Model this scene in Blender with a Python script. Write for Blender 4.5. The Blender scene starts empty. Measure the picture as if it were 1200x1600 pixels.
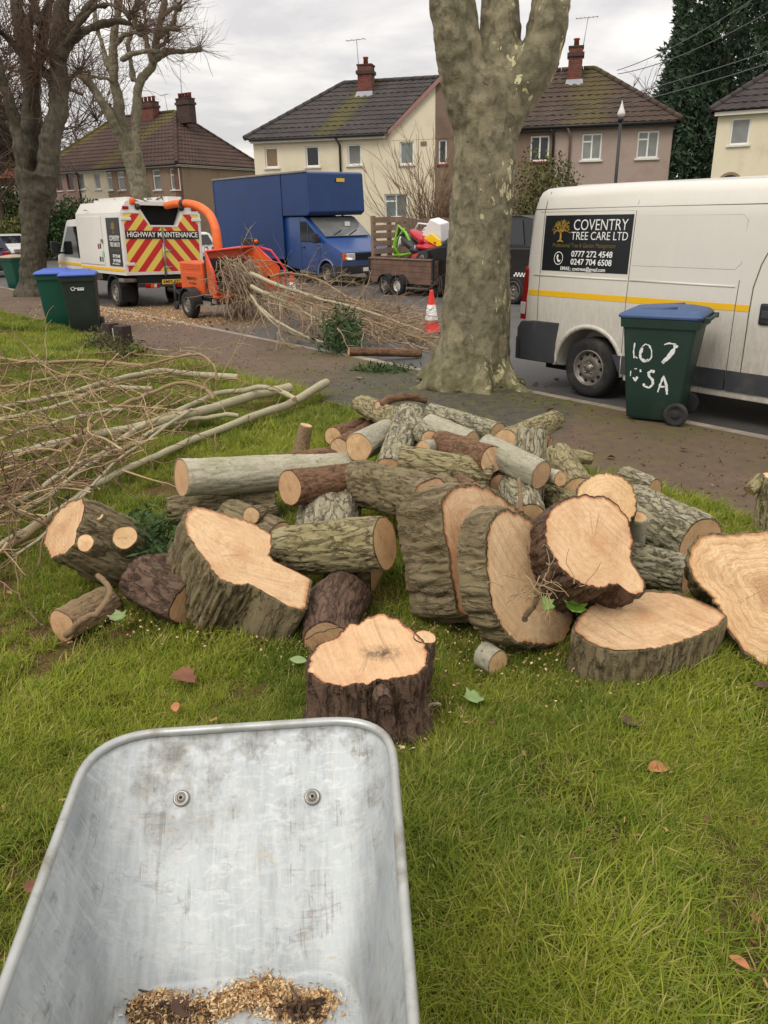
import bpy, bmesh, math, random
import numpy as np
from mathutils import Vector, Matrix, Euler
random.seed(7); rng = np.random.default_rng(7)
SC = bpy.context.scene
COL = SC.collection
R = math.radians

# ---------------------------------------------------------------- camera
F, PITCH, ROLL, CZ = 1200.0, R(21.1), R(1.2), 1.98
cf = np.array([0, math.cos(PITCH), -math.sin(PITCH)])
_r = np.array([1.0, 0, 0]); _u = np.array([0, math.sin(PITCH), math.cos(PITCH)])
cR = _r * math.cos(ROLL) - _u * math.sin(ROLL)
cU = _r * math.sin(ROLL) + _u * math.cos(ROLL)
cam = bpy.data.cameras.new('camera'); camo = bpy.data.objects.new('camera', cam); COL.objects.link(camo)
cam.sensor_fit = 'VERTICAL'; cam.sensor_height = 36; cam.lens = F / 1600 * 36
cam.clip_start = 0.05; cam.clip_end = 2000
camo.matrix_world = Matrix(((cR[0], cU[0], -cf[0], 0), (cR[1], cU[1], -cf[1], 0), (cR[2], cU[2], -cf[2], CZ), (0, 0, 0, 1)))
SC.camera = camo
SC.view_settings.view_transform = 'Standard'
try: SC.view_settings.look = 'None'
except Exception: pass
SC.view_settings.gamma = 1; SC.view_settings.use_curve_mapping = False
SC.view_settings.exposure = 0.12

def srgb(r, g, b):
    f = lambda c: (c / 255 / 12.92) if c / 255 <= .04045 else ((c / 255 + .055) / 1.055) ** 2.4
    return (f(r), f(g), f(b), 1.0)

# ---------------------------------------------------------------- node helper
class NT:
    def __init__(s, tree): s.t = tree
    def n(s, typ, ins=None, **props):
        nd = s.t.nodes.new('ShaderNode' + typ)
        for k, v in props.items(): setattr(nd, k, v)
        for k, v in (ins or {}).items(): s.set(nd.inputs[k], v)
        return nd
    def set(s, sock, v):
        if hasattr(v, 'is_linked') or isinstance(v, bpy.types.NodeSocket): s.t.links.new(v, sock)
        else: sock.default_value = v
    def math(s, op, a, b=0.0, c=None, clamp=False):
        nd = s.n('Math', operation=op, use_clamp=clamp)
        s.set(nd.inputs[0], a); s.set(nd.inputs[1], b)
        if c is not None: s.set(nd.inputs[2], c)
        return nd.outputs[0]
    def mix(s, fac, a, b, mode='MIX'):
        nd = s.n('Mix', data_type='RGBA', blend_type=mode)
        s.set(nd.inputs[0], fac); s.set(nd.inputs[6], a); s.set(nd.inputs[7], b)
        return nd.outputs[2]
    def rng(s, v, a, b, c=0.0, d=1.0):
        nd = s.n('MapRange', {0: v, 1: a, 2: b, 3: c, 4: d}); nd.clamp = True
        return nd.outputs[0]
    def noise(s, scale=5, detail=4, rough=.55, vec=None, dist=0.0):
        nd = s.n('TexNoise', {'Scale': scale, 'Detail': detail, 'Roughness': rough, 'Distortion': dist})
        if vec is not None: s.set(nd.inputs['Vector'], vec)
        return nd.outputs[0]
    def coord(s, which='Object', scale=None, loc=None):
        o = s.n('TexCoord').outputs[which]
        if scale is not None or loc is not None:
            m = s.n('Mapping'); s.set(m.inputs['Vector'], o)
            if scale is not None: m.inputs['Scale'].default_value = scale
            if loc is not None: m.inputs['Location'].default_value = loc
            o = m.outputs[0]
        return o
    def pos(s): return s.n('NewGeometry').outputs['Position']
    def bump(s, h, strength=.5, dist=.02, normal=None):
        nd = s.n('Bump', {'Height': h, 'Strength': strength, 'Distance': dist})
        if normal is not None: s.set(nd.inputs['Normal'], normal)
        return nd.outputs[0]
    def ramp(s, v, stops):
        nd = s.n('ValToRGB'); s.set(nd.inputs[0], v); cr = nd.color_ramp
        while len(cr.elements) < len(stops): cr.elements.new(.5)
        for e, (p, c) in zip(cr.elements, stops): e.position = p; e.color = c
        return nd.outputs[0]

def newmat(name):
    m = bpy.data.materials.new(name); m.use_nodes = True
    t = m.node_tree; t.nodes.clear(); k = NT(t)
    out = k.n('OutputMaterial'); b = k.n('BsdfPrincipled'); t.links.new(b.outputs[0], out.inputs[0])
    return m, k, b

def pbr(name, col, rough=.5, metal=0.0, var=.12, vs=6.0, bump=0.0, bs=60.0, dirt=None, dirt_amt=.5, ds=3.0, spec=.5, coat=0.0, detail=5, space='Object'):
    m, k, b = newmat(name)
    co = k.coord(space) if space != 'World' else k.pos()
    nz = k.noise(vs, detail, .6, co)
    c0 = tuple(x * (1 - var) for x in col[:3]) + (1,); c1 = tuple(min(1, x * (1 + var)) for x in col[:3]) + (1,)
    c = k.mix(k.rng(nz, .3, .7), c0, c1)
    if dirt is not None:
        f = k.rng(k.noise(ds, 7, .65, co), .62 - .25 * dirt_amt, .8, 0, .9)
        c = k.mix(f, c, dirt)
        rr = k.mix(f, (rough,) * 3 + (1,), (.85,) * 3 + (1,)); k.set(b.inputs['Roughness'], rr)
    else:
        k.set(b.inputs['Roughness'], k.rng(nz, .2, .8, max(0, rough - .06), min(1, rough + .06)))
    k.set(b.inputs['Base Color'], c); b.inputs['Metallic'].default_value = metal
    b.inputs['Specular IOR Level'].default_value = spec; b.inputs['Coat Weight'].default_value = coat
    if bump > 0: k.set(b.inputs['Normal'], k.bump(k.noise(bs, 4, .6, co), bump, .01))
    return m

# ---------------------------------------------------------------- world: overcast sky over a Nishita base
SUN_EL, SUN_AZ = R(52), R(218)       # azimuth clockwise from +Y : behind the camera, to the left
world = bpy.data.worlds.new('World'); SC.world = world; world.use_nodes = True
wt = world.node_tree; wt.nodes.clear(); k = NT(wt)
sky = k.n('TexSky', sky_type='NISHITA', sun_disc=False); sky.sun_elevation = SUN_EL; sky.sun_rotation = SUN_AZ
sky.air_density = 1.0; sky.dust_density = 2.0
d = k.n('TexCoord').outputs['Generated']
sx = k.n('SeparateXYZ'); k.set(sx.inputs[0], d)
zc = k.math('MAXIMUM', sx.outputs[2], 0.0)
den = k.math('ADD', zc, .16)
cv = k.n('CombineXYZ', {0: k.math('DIVIDE', sx.outputs[0], den), 1: k.math('DIVIDE', sx.outputs[1], den), 2: 0.3})
cl1 = k.noise(1.15, 7, .56, cv.outputs[0], .35); cl2 = k.noise(3.4, 6, .55, cv.outputs[0], .2)
cl = k.math('ADD', k.math('MULTIPLY', cl1, .72), k.math('MULTIPLY', cl2, .28))
f = k.rng(cl, .42, .60)
ccol = k.mix(f, (6.9, 6.65, 6.6, 1), (10.0, 9.55, 9.0, 1))          # grey bases / warm thin cloud, in the Nishita sky's units
grad = k.math('ADD', .94, k.math('MULTIPLY', zc, .75))            # an overcast sky brightens towards the zenith
ccol2 = k.n('VectorMath', operation='SCALE'); k.set(ccol2.inputs[0], ccol); k.set(ccol2.inputs[3], grad)
fin = k.mix(.9, sky.outputs[0], ccol2.outputs[0])
bg = k.n('Background', {0: fin, 1: .1}); wo = k.n('OutputWorld'); wt.links.new(bg.outputs[0], wo.inputs[0])
sun = bpy.data.lights.new('sun', 'SUN'); sun.energy = 1.4; sun.angle = R(24); sun.color = (1, .95, .87)
suno = bpy.data.objects.new('sun', sun); COL.objects.link(suno)
sd = Vector((math.sin(SUN_AZ) * math.cos(SUN_EL), math.cos(SUN_AZ) * math.cos(SUN_EL), math.sin(SUN_EL)))
suno.rotation_euler = sd.to_track_quat('Z', 'Y').to_euler(); suno.location = (0, 0, 30)

# ---------------------------------------------------------------- place frame: s along the road (towards the right), t across it
K0 = np.array([0, 10.762]); _e = np.array([.631, -.776]); _e /= np.linalg.norm(_e); _n = np.array([-_e[1], _e[0]])
YAW = math.atan2(_e[1], _e[0])
def W(s, t, z=0.0):
    q = K0 + s * _e + t * _n; return (q[0], q[1], z)
def ST(x, y):
    q = np.stack([np.asarray(x) - K0[0], np.asarray(y) - K0[1]], -1); return q @ _e, q @ _n
PATH_T = -2.15
def ground(x, y):
    s, t = ST(x, y)
    z = np.where(t > 0, 0.0, np.where(t > PATH_T, .1 + .05 * (-t / -PATH_T), .15 + .05 * np.clip(PATH_T - t, 0, 5)))
    return np.where(t > 9.2, .1, z)
def ray(px, py):
    v = cf * F + cR * (px - 600) + cU * (800 - py); return v / np.linalg.norm(v)
def G(px, py, h=0.0):
    """world point seen at photo position (px,py), h metres above the local ground"""
    v = ray(px, py); z = h + .2
    for _ in range(30):
        p = np.array([0, 0, CZ]) + v * ((z - CZ) / v[2]); z = .5 * z + .5 * (float(ground(p[0], p[1])) + h)
    return Vector(p)
def onplane(px, py, c, nrm):
    v = ray(px, py); o = np.array([0, 0, CZ]); nrm = np.array(nrm); c = np.array(c)
    return o + v * (((c - o) @ nrm) / (v @ nrm))

# ---------------------------------------------------------------- numpy noise
_perm = rng.random((64, 64, 64)).astype(np.float32)
def vnoise(p):
    p = np.asarray(p, dtype=np.float64); i = np.floor(p).astype(int); f_ = p - i; f_ = f_ * f_ * (3 - 2 * f_)
    i0 = i & 63; i1 = (i + 1) & 63
    x0, y0, z0 = i0[..., 0], i0[..., 1], i0[..., 2]; x1, y1, z1 = i1[..., 0], i1[..., 1], i1[..., 2]
    fx, fy, fz = f_[..., 0], f_[..., 1], f_[..., 2]
    l = lambda a, b, t: a + (b - a) * t
    return 2 * l(l(l(_perm[x0, y0, z0], _perm[x1, y0, z0], fx), l(_perm[x0, y1, z0], _perm[x1, y1, z0], fx), fy),
                 l(l(_perm[x0, y0, z1], _perm[x1, y0, z1], fx), l(_perm[x0, y1, z1], _perm[x1, y1, z1], fx), fy), fz) - 1
def fbm(p, o=4, g=.5):
    p = np.asarray(p, dtype=np.float64); a = 1.0; r = 0
    for i in range(o): r = r + a * vnoise(p + 17.3 * i); a *= g; p = p * 2.03
    return r

# ---------------------------------------------------------------- geometry accumulator
class Geo:
    def __init__(s): s.v = []; s.f = []; s.mi = []; s.sm = []
    def add(s, vs, fs, mi=0, smooth=False):
        o = len(s.v); s.v.extend([tuple(map(float, q)) for q in vs])
        for q in fs: s.f.append(tuple(i + o for i in q)); s.mi.append(mi); s.sm.append(smooth)
        return s
    def box(s, x0, x1, y0, y1, z0, z1, mi=0, bev=0.0, M=None):
        if bev > 0:
            bm = bmesh.new(); bmesh.ops.create_cube(bm, size=1)
            for v in bm.verts: v.co = Vector(((x0 + x1) / 2 + v.co.x * (x1 - x0), (y0 + y1) / 2 + v.co.y * (y1 - y0), (z0 + z1) / 2 + v.co.z * (z1 - z0)))
            bmesh.ops.bevel(bm, geom=bm.edges[:], offset=bev, segments=2, affect='EDGES', profile=.6)
            bm.verts.index_update(); vs = [v.co.copy() for v in bm.verts]; fs = [[v.index for v in q.verts] for q in bm.faces]; bm.free()
        else:
            vs = [Vector(q) for q in ((x0, y0, z0), (x1, y0, z0), (x1, y1, z0), (x0, y1, z0), (x0, y0, z1), (x1, y0, z1), (x1, y1, z1), (x0, y1, z1))]
            fs = [(0, 3, 2, 1), (4, 5, 6, 7), (0, 1, 5, 4), (1, 2, 6, 5), (2, 3, 7, 6), (3, 0, 4, 7)]
        if M is not None: vs = [M @ q for q in vs]
        return s.add(vs, fs, mi)
    def tube(s, pts, rad, seg=8, mi=0, cap=True, smooth=True, squash=None):
        P = [Vector(p) for p in pts]; n_ = len(P); rad = [rad] * n_ if np.isscalar(rad) else list(rad)
        vs = []; up = None
        for i, p in enumerate(P):
            t = (P[min(i + 1, n_ - 1)] - P[max(i - 1, 0)])
            if t.length < 1e-9: t = Vector((0, 0, 1))
            t.normalize()
            if up is None: up = Vector((0, 0, 1)) if abs(t.z) < .9 else Vector((1, 0, 0))
            a = t.cross(up);
            if a.length < 1e-6: a = t.orthogonal()
            a.normalize(); b_ = t.cross(a) * -1; up = b_
            for j in range(seg):
                th = 2 * math.pi * j / seg; vs.append(p + (a * math.cos(th) + b_ * math.sin(th)) * rad[i])
        fs = [(i * seg + j, i * seg + (j + 1) % seg, (i + 1) * seg + (j + 1) % seg, (i + 1) * seg + j) for i in range(n_ - 1) for j in range(seg)]
        s.add(vs, fs, mi, smooth)
        if cap:
            o = len(s.v) - len(vs)
            s.f.append(tuple(o + j for j in range(seg))[::-1]); s.mi.append(mi); s.sm.append(False)
            s.f.append(tuple(o + (n_ - 1) * seg + j for j in range(seg))); s.mi.append(mi); s.sm.append(False)
        return s
    def cyl(s, p0, p1, r0, r1=None, seg=16, mi=0, smooth=True): return s.tube([p0, p1], [r0, r0 if r1 is None else r1], seg, mi, True, smooth)
    def lathe(s, prof, seg=24, mi=0, M=None, smooth=True, close=False):
        """prof: list of (r, h); axis z"""
        vs = []; n_ = len(prof)
        for r_, h in prof:
            for j in range(seg):
                th = 2 * math.pi * j / seg; q = Vector((r_ * math.cos(th), r_ * math.sin(th), h)); vs.append(M @ q if M is not None else q)
        fs = [(i * seg + j, i * seg + (j + 1) % seg, (i + 1) * seg + (j + 1) % seg, (i + 1) * seg + j) for i in range(n_ - 1) for j in range(seg)]
        if close: fs += [((n_ - 1) * seg + j, (n_ - 1) * seg + (j + 1) % seg, (j + 1) % seg, j) for j in range(seg)]
        return s.add(vs, fs, mi, smooth)
    def prism(s, poly, a, b, axis='y', mi=0, M=None, bev=0.0):
        """polygon of 2-D points extruded along axis from a to b (poly in the two other axes, in xyz order)"""
        n_ = len(poly)
        def P(q, h): return Vector({'x': (h, q[0], q[1]), 'y': (q[0], h, q[1]), 'z': (q[0], q[1], h)}[axis])
        vs = [P(q, a) for q in poly] + [P(q, b) for q in poly]
        fs = [tuple(range(n_)), tuple(range(2 * n_ - 1, n_ - 1, -1))] + [(i, n_ + i, n_ + (i + 1) % n_, (i + 1) % n_) for i in range(n_)]
        if bev > 0:
            bm = bmesh.new(); bv = [bm.verts.new(q) for q in vs]
            for q in fs: bm.faces.new([bv[i] for i in q])
            bmesh.ops.recalc_face_normals(bm, faces=bm.faces[:])
            bmesh.ops.bevel(bm, geom=[e_ for e_ in bm.edges if e_.calc_face_angle(0) > .45], offset=bev, segments=2, affect='EDGES', profile=.6)
            bm.verts.index_update(); vs = [v.co.copy() for v in bm.verts]; fs = [[v.index for v in q.verts] for q in bm.faces]; bm.free()
        if M is not None: vs = [M @ q for q in vs]
        return s.add(vs, fs, mi)
    def obj(s, name, mats, parent=None, loc=None, recalc=True):
        me = bpy.data.meshes.new(name); me.from_pydata(s.v, [], s.f)
        for m in (mats if isinstance(mats, (list, tuple)) else [mats]): me.materials.append(m)
        me.polygons.foreach_set('material_index', s.mi); me.polygons.foreach_set('use_smooth', s.sm)
        if recalc:
            bm = bmesh.new(); bm.from_mesh(me); bmesh.ops.recalc_face_normals(bm, faces=bm.faces[:]); bm.to_mesh(me); bm.free()
        me.update()
        return link(name, me, parent, loc)

def link(name, me, parent=None, loc=None):
    o = bpy.data.objects.new(name, me); COL.objects.link(o)
    if parent is not None: o.parent = parent
    if loc is not None: o.location = loc
    return o
def npmesh(name, V, Fq, mats, parent=None, smooth=True, uv=None):
    """fast mesh from arrays: V (n,3), Fq (m,4) or (m,3)"""
    V = np.asarray(V, dtype=np.float32); Fq = np.asarray(Fq, dtype=np.int32); m, kk = Fq.shape
    me = bpy.data.meshes.new(name); me.vertices.add(len(V)); me.vertices.foreach_set('co', V.ravel())
    me.loops.add(m * kk); me.loops.foreach_set('vertex_index', Fq.ravel())
    me.polygons.add(m); me.polygons.foreach_set('loop_start', np.arange(m, dtype=np.int32) * kk)
    try: me.polygons.foreach_set('loop_total', np.full(m, kk, dtype=np.int32))
    except Exception: pass
    me.polygons.foreach_set('use_smooth', np.full(m, smooth, dtype=bool))
    for q in (mats if isinstance(mats, (list, tuple)) else [mats]): me.materials.append(q)
    me.update(calc_edges=True)
    return link(name, me, parent)
def tag(o, label=None, cat=None, group=None, kind=None):
    if label: o['label'] = label
    if cat: o['category'] = cat
    if group: o['group'] = group
    if kind: o['kind'] = kind
    return o
def thing(name, label, cat, loc=(0, 0, 0), rotz=0.0, group=None):
    o = bpy.data.objects.new(name, None); COL.objects.link(o); o.empty_display_size = .2
    o.location = loc; o.rotation_euler = (0, 0, rotz)
    return tag(o, label, cat, group)
def copy_tree(o, parent=None):
    c = o.copy(); COL.objects.link(c); c.parent = parent
    if parent is not None: c.matrix_parent_inverse = o.matrix_parent_inverse.copy()
    for ch in list(o.children): copy_tree(ch, c)
    return c
def boolean(o, cutters, op='DIFFERENCE'):
    """apply boolean cuts to o's mesh, then throw the cutters away"""
    for c in cutters:
        md = o.modifiers.new('b', 'BOOLEAN'); md.operation = op; md.object = c; md.solver = 'EXACT'
    dg = bpy.context.evaluated_depsgraph_get(); dg.update()
    me = bpy.data.meshes.new_from_object(o.evaluated_get(dg)); o.modifiers.clear(); o.data = me
    for c in cutters: bpy.data.objects.remove(c, do_unlink=True)
    return o
def remesh(o, vox):
    md = o.modifiers.new('r', 'REMESH'); md.mode = 'VOXEL'; md.voxel_size = vox; md.use_smooth_shade = True
    dg = bpy.context.evaluated_depsgraph_get(); dg.update()
    me = bpy.data.meshes.new_from_object(o.evaluated_get(dg)); o.modifiers.clear(); o.data = me
    return o
def autosmooth(o, ang=35):
    me = o.data; bm = bmesh.new(); bm.from_mesh(me)
    for e_ in bm.edges: e_.smooth = e_.calc_face_angle(3) < R(ang)
    for q in bm.faces: q.smooth = True
    bm.to_mesh(me); bm.free(); return o
def text(s, size, m, parent, M, name='lettering', sx=1.0, bold=0.0, align='CENTER', depth=.0012):
    """flat lettering as mesh; M places the text's local xy plane"""
    cu = bpy.data.curves.new('txt', 'FONT'); cu.body = s; cu.size = size; cu.align_x = align; cu.align_y = 'CENTER'
    cu.extrude = depth; cu.offset = bold; cu.resolution_u = 3
    o = bpy.data.objects.new('txt', cu); COL.objects.link(o)
    dg = bpy.context.evaluated_depsgraph_get(); dg.update()
    me = bpy.data.meshes.new_from_object(o.evaluated_get(dg)); bpy.data.objects.remove(o, do_unlink=True)
    me.transform(M @ Matrix.Diagonal((sx, 1, 1, 1))); me.materials.clear(); me.materials.append(m)
    return link(name, me, parent)
def MXZ(x, y, z):  # text facing -y, reading along +x
    return Matrix.Translation((x, y, z)) @ Matrix.Rotation(R(90), 4, 'X')
def MYZ(x, y, z):  # text facing +x, reading along +y
    return Matrix.Translation((x, y, z)) @ Matrix.Rotation(R(90), 4, 'Z') @ Matrix.Rotation(R(90), 4, 'X')
# ================================================================= materials of the setting
def strands(P, Rd, seg=3):
    """tubes for many polylines at once: P (N,m,3), Rd (N,m) -> V, F"""
    P = np.asarray(P, float); N, m, _ = P.shape
    T = np.gradient(P, axis=1); T /= np.linalg.norm(T, axis=2, keepdims=True) + 1e-9
    ref = np.where(np.abs(T[..., 2:3]) < .9, np.array([0, 0, 1.0]), np.array([1.0, 0, 0]))
    A = np.cross(T, ref); A /= np.linalg.norm(A, axis=2, keepdims=True) + 1e-9; B = np.cross(T, A)
    th = np.arange(seg) * 2 * np.pi / seg
    V = P[:, :, None, :] + Rd[:, :, None, None] * (A[:, :, None, :] * np.cos(th)[None, None, :, None] + B[:, :, None, :] * np.sin(th)[None, None, :, None])
    idx = np.arange(N * m * seg).reshape(N, m, seg)
    a = idx[:, :-1, :]; b = np.roll(a, -1, 2); c = idx[:, 1:, :]; d_ = np.roll(c, -1, 2)
    return V.reshape(-1, 3), np.stack([a, b, d_, c], -1).reshape(-1, 4)
def wander(starts, dirs, length, m=6, jit=.25, droop=0.0, rg=rng):
    """N wandering polylines"""
    N = len(starts); P = np.zeros((N, m, 3)); P[:, 0] = starts; D = np.array(dirs, float); D /= np.linalg.norm(D, axis=1, keepdims=True) + 1e-9
    length = np.broadcast_to(length, (N,))
    for i in range(1, m):
        D = D + rg.normal(0, jit, (N, 3)); D[:, 2] += droop; D /= np.linalg.norm(D, axis=1, keepdims=True) + 1e-9
        P[:, i] = P[:, i - 1] + D * (length / (m - 1))[:, None]
    return P
def cat_mesh(parts):
    V, Fq, o = [], [], 0
    for v, f_ in parts: V.append(v); Fq.append(f_ + o); o += len(v)
    return np.concatenate(V), np.concatenate(Fq)

def mat_lawn():
    m, k, b = newmat('lawn_soil'); p = k.pos()
    n1 = k.noise(3.2, 6, .6, p); n2 = k.noise(30, 5, .7, p)
    c = k.mix(k.rng(n1, .35, .65), srgb(80, 66, 42), srgb(104, 84, 54)); c = k.mix(k.rng(n2, .42, .65, 0, .9), c, srgb(70, 52, 34)); c = k.mix(k.rng(k.noise(90, 4, .7, p), .5, .66, 0, .7), c, srgb(136, 118, 74)); c = k.mix(k.rng(k.noise(14, 5, .7, p), .55, .7, 0, .7), c, srgb(74, 84, 34))
    k.set(b.inputs['Base Color'], c); b.inputs['Roughness'].default_value = .95; b.inputs['Specular IOR Level'].default_value = .1
    k.set(b.inputs['Normal'], k.bump(n2, .8, .03)); return m
def mat_path():
    m, k, b = newmat('path_tarmac'); p = k.pos()
    st = k.n('VectorMath', operation='DOT_PRODUCT'); k.set(st.inputs[0], p); st.inputs[1].default_value = (_e[0], _e[1], 0)
    s_ = k.math('SUBTRACT', st.outputs['Value'], float(K0 @ _e))
    tt = k.n('VectorMath', operation='DOT_PRODUCT'); k.set(tt.inputs[0], p); tt.inputs[1].default_value = (_n[0], _n[1], 0)
    t_ = k.math('SUBTRACT', tt.outputs['Value'], float(K0 @ _n))
    n1 = k.noise(1.1, 6, .62, p); n2 = k.noise(9, 6, .65, p); grit = k.noise(110, 3, .7, p)
    c = k.mix(k.rng(n2, .3, .7), srgb(88, 71, 58), srgb(114, 94, 78)); c = k.mix(k.rng(n1, .42, .7, 0, .6), c, srgb(86, 75, 64))
    # old grey patch beside the tree
    sj = k.math('ADD', s_, k.math('MULTIPLY', k.math('SUBTRACT', n1, .5), .8)); sj = k.math('ADD', sj, k.math('MULTIPLY', t_, .45))
    patch = k.math('MULTIPLY', k.rng(sj, -.6, .6), k.rng(sj, 3.55, 3.4))
    c = k.mix(k.math('MULTIPLY', patch, .85), c, k.mix(k.rng(n2, .3, .7), srgb(58, 57, 52), srgb(84, 82, 74)))
    mossf = k.math('MULTIPLY', k.math('MULTIPLY', k.rng(s_, -3.2, -.2), k.rng(s_, 7.5, 4.0)), k.rng(k.math('ADD', n2, k.math('MULTIPLY', n1, .7)),   .78, .98))
    edge = k.math('ADD', k.rng(t_, -.75, -.1, 0, .6), k.rng(t_, -1.6, -2.1, .25, .7))
    c = k.mix(k.math('MULTIPLY', mossf, k.math('ADD', edge, .25), clamp=True), c, k.mix(n2, srgb(66, 72, 22), srgb(104, 100, 38)))
    # sawdust trodden over the path by the machine
    sd = k.math('MULTIPLY', k.math('MULTIPLY', k.rng(s_, -13.5, -9.5), k.rng(s_, -5.0, -8.0)), k.rng(k.math('ADD', n2, k.math('MULTIPLY', t_, .12)), .34, .62))
    c = k.mix(k.math('MULTIPLY', sd, .75), c, srgb(176, 143, 96))
    c = k.mix(k.rng(grit, .55, .8, 0, .35), c, srgb(160, 146, 128))
    k.set(b.inputs['Base Color'], c); k.set(b.inputs['Roughness'], k.rng(n1, .3, .7, .62, .92)); b.inputs['Specular IOR Level'].default_value = .3
    k.set(b.inputs['Normal'], k.bump(grit, .6, .008, k.bump(n2, .4, .03))); return m
def mat_road():
    m, k, b = newmat('road_asphalt'); p = k.pos()
    st = k.n('VectorMath', operation='DOT_PRODUCT'); k.set(st.inputs[0], p); st.inputs[1].default_value = (_e[0], _e[1], 0)
    s_ = k.math('SUBTRACT', st.outputs['Value'], float(K0 @ _e))
    tt = k.n('VectorMath', operation='DOT_PRODUCT'); k.set(tt.inputs[0], p); tt.inputs[1].default_value = (_n[0], _n[1], 0)
    t_ = k.math('SUBTRACT', tt.outputs['Value'], float(K0 @ _n))
    n1 = k.noise(.8, 6, .62, p); n2 = k.noise(14, 6, .65, p); grit = k.noise(140, 3, .7, p)
    c = k.mix(k.rng(n1, .3, .7), srgb(70, 68, 67), srgb(94, 91, 88)); c = k.mix(k.rng(grit, .5, .8, 0, .5), c, srgb(124, 120, 115))
    sd = k.math('MULTIPLY', k.math('MULTIPLY', k.rng(s_, -12.5, -9.5), k.rng(s_, -4.6, -6.5)), k.math('MULTIPLY', k.rng(t_, 3.2, 1.2), k.rng(n2, .3, .55)))
    c = k.mix(k.math('MULTIPLY', sd, .8), c, srgb(158, 126, 84))
    lit = k.math('MULTIPLY', k.rng(t_, .5, .05), k.rng(n2, .45, .6)); c = k.mix(k.math('MULTIPLY', lit, .7), c, srgb(66, 48, 34))
    k.set(b.inputs['Base Color'], c); k.set(b.inputs['Roughness'], k.rng(n1, .3, .7, .5, .8)); b.inputs['Specular IOR Level'].default_value = .35
    k.set(b.inputs['Normal'], k.bump(grit, .6, .008)); return m
M_lawn, M_path, M_road = mat_lawn(), mat_path(), mat_road()
M_kerb = pbr('kerb_concrete', srgb(150, 138, 124), .85, var=.25, vs=5, bump=.5, bs=80, dirt=srgb(92, 82, 62), dirt_amt=.9, ds=2.2, space='World')
M_pave = pbr('far_pavement', srgb(120, 114, 108), .9, var=.2, vs=3, bump=.3, space='World')
M_far = pbr('far_ground', srgb(92, 96, 62), .95, var=.3, vs=.4, space='World')

def strip(name, ts, s0, s1, ns, m, z=None, amp=0.0):
    S = np.linspace(s0, s1, ns); T = np.array(ts); SS, TT = np.meshgrid(S, T, indexing='ij')
    X = K0[0] + SS * _e[0] + TT * _n[0]; Y = K0[1] + SS * _e[1] + TT * _n[1]
    Z = ground(X, Y) if z is None else np.full_like(X, z)
    if amp: Z = Z + amp * fbm(np.stack([X * 1.6, Y * 1.6, X * 0], -1), 3) * np.clip((PATH_T - TT) * 4, 0, 1)
    i = np.arange(ns * len(T)).reshape(ns, len(T))
    Fq = np.stack([i[:-1, :-1], i[1:, :-1], i[1:, 1:], i[:-1, 1:]], -1).reshape(-1, 4)
    return tag(npmesh(name, np.stack([X, Y, Z], -1).reshape(-1, 3), Fq, m), kind='structure')
e_ = 1e-4
strip('lawn', list(np.linspace(-26, PATH_T - e_, 160)), -40, 24, 320, M_lawn, amp=.012)
strip('footpath', list(np.linspace(PATH_T + .002, -.15, 12)), -70, 40, 120, M_path, amp=0)
strip('road', list(np.linspace(-.02, 9.2, 10)), -120, 60, 60, M_road, z=0.0)
strip('far_pavement', [9.36, 11.3], -120, 60, 20, M_pave, z=.1)
strip('far_ground', [11.3, 14, 20, 400], -400, 300, 20, M_far, z=.096)
strip('near_ground', [-300, -26.0], -400, 300, 20, M_far, z=.38)
kb = tag(bpy.data.objects.new('kerb', None), kind='structure'); COL.objects.link(kb)
kme = None
for i in range(-30, 12):
    s0 = i * .915
    if kme is None:
        g = Geo(); g.box(.003, .912, -.15, 0, -.1, .1, bev=.012); o = g.obj('kerb_stone', M_kerb, kb); kme = o.data
    else: o = link('kerb_stone', kme, kb)
    o.location = W(s0, 0, random.uniform(-.006, .006)); o.rotation_euler = (random.uniform(-.01, .01), 0, YAW + random.uniform(-.004, .004))
g = Geo(); g.box(-120, 60, 9.2, 9.36, -.1, .12); o = g.obj('far_kerb', M_kerb); o.location = W(0, 0, 0); o.rotation_euler = (0, 0, YAW); tag(o, kind='structure')

# ================================================================= houses
M_cream = pbr('cream_render', srgb(222, 211, 184), .85, var=.05, vs=1.2, bump=.25, bs=40, dirt=srgb(190, 176, 145), dirt_amt=.25, ds=.7)
M_pink = pbr('pink_pebbledash', srgb(166, 148, 138), .9, var=.14, vs=22, bump=.8, bs=45, dirt=srgb(138, 118, 108), dirt_amt=.4, ds=.8)
M_brown = pbr('brown_pebbledash', srgb(126, 106, 90), .9, var=.18, vs=20, bump=.8, bs=45, dirt=srgb(92, 72, 60), dirt_amt=.5, ds=.7)
M_tan = pbr('tan_pebbledash', srgb(146, 124, 104), .9, var=.14, vs=20, bump=.8, bs=45, dirt=srgb(120, 98, 82), dirt_amt=.4, ds=.7)
M_dull = pbr('dull_pink_render', srgb(150, 124, 112), .9, var=.1, vs=10, bump=.4)
M_upvc = pbr('white_window_frame', srgb(232, 232, 228), .35, var=.03)
M_pipe = pbr('black_plastic_pipe', srgb(38, 36, 36), .5, var=.1)
M_fasc = pbr('white_fascia', srgb(214, 210, 200), .6, var=.06)
M_verge = pbr('mauve_bargeboard', srgb(150, 112, 106), .7, var=.1)
M_lead = pbr('lead_flashing', srgb(150, 152, 156), .6, var=.15, vs=8)
M_pot = pbr('clay_pot', srgb(140, 74, 56), .85, var=.2)
M_aer = pbr('aerial_metal', srgb(150, 150, 150), .45, .6)
M_redbr = pbr('red_brick_sill', srgb(140, 66, 50), .85, var=.2, vs=15)
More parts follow.
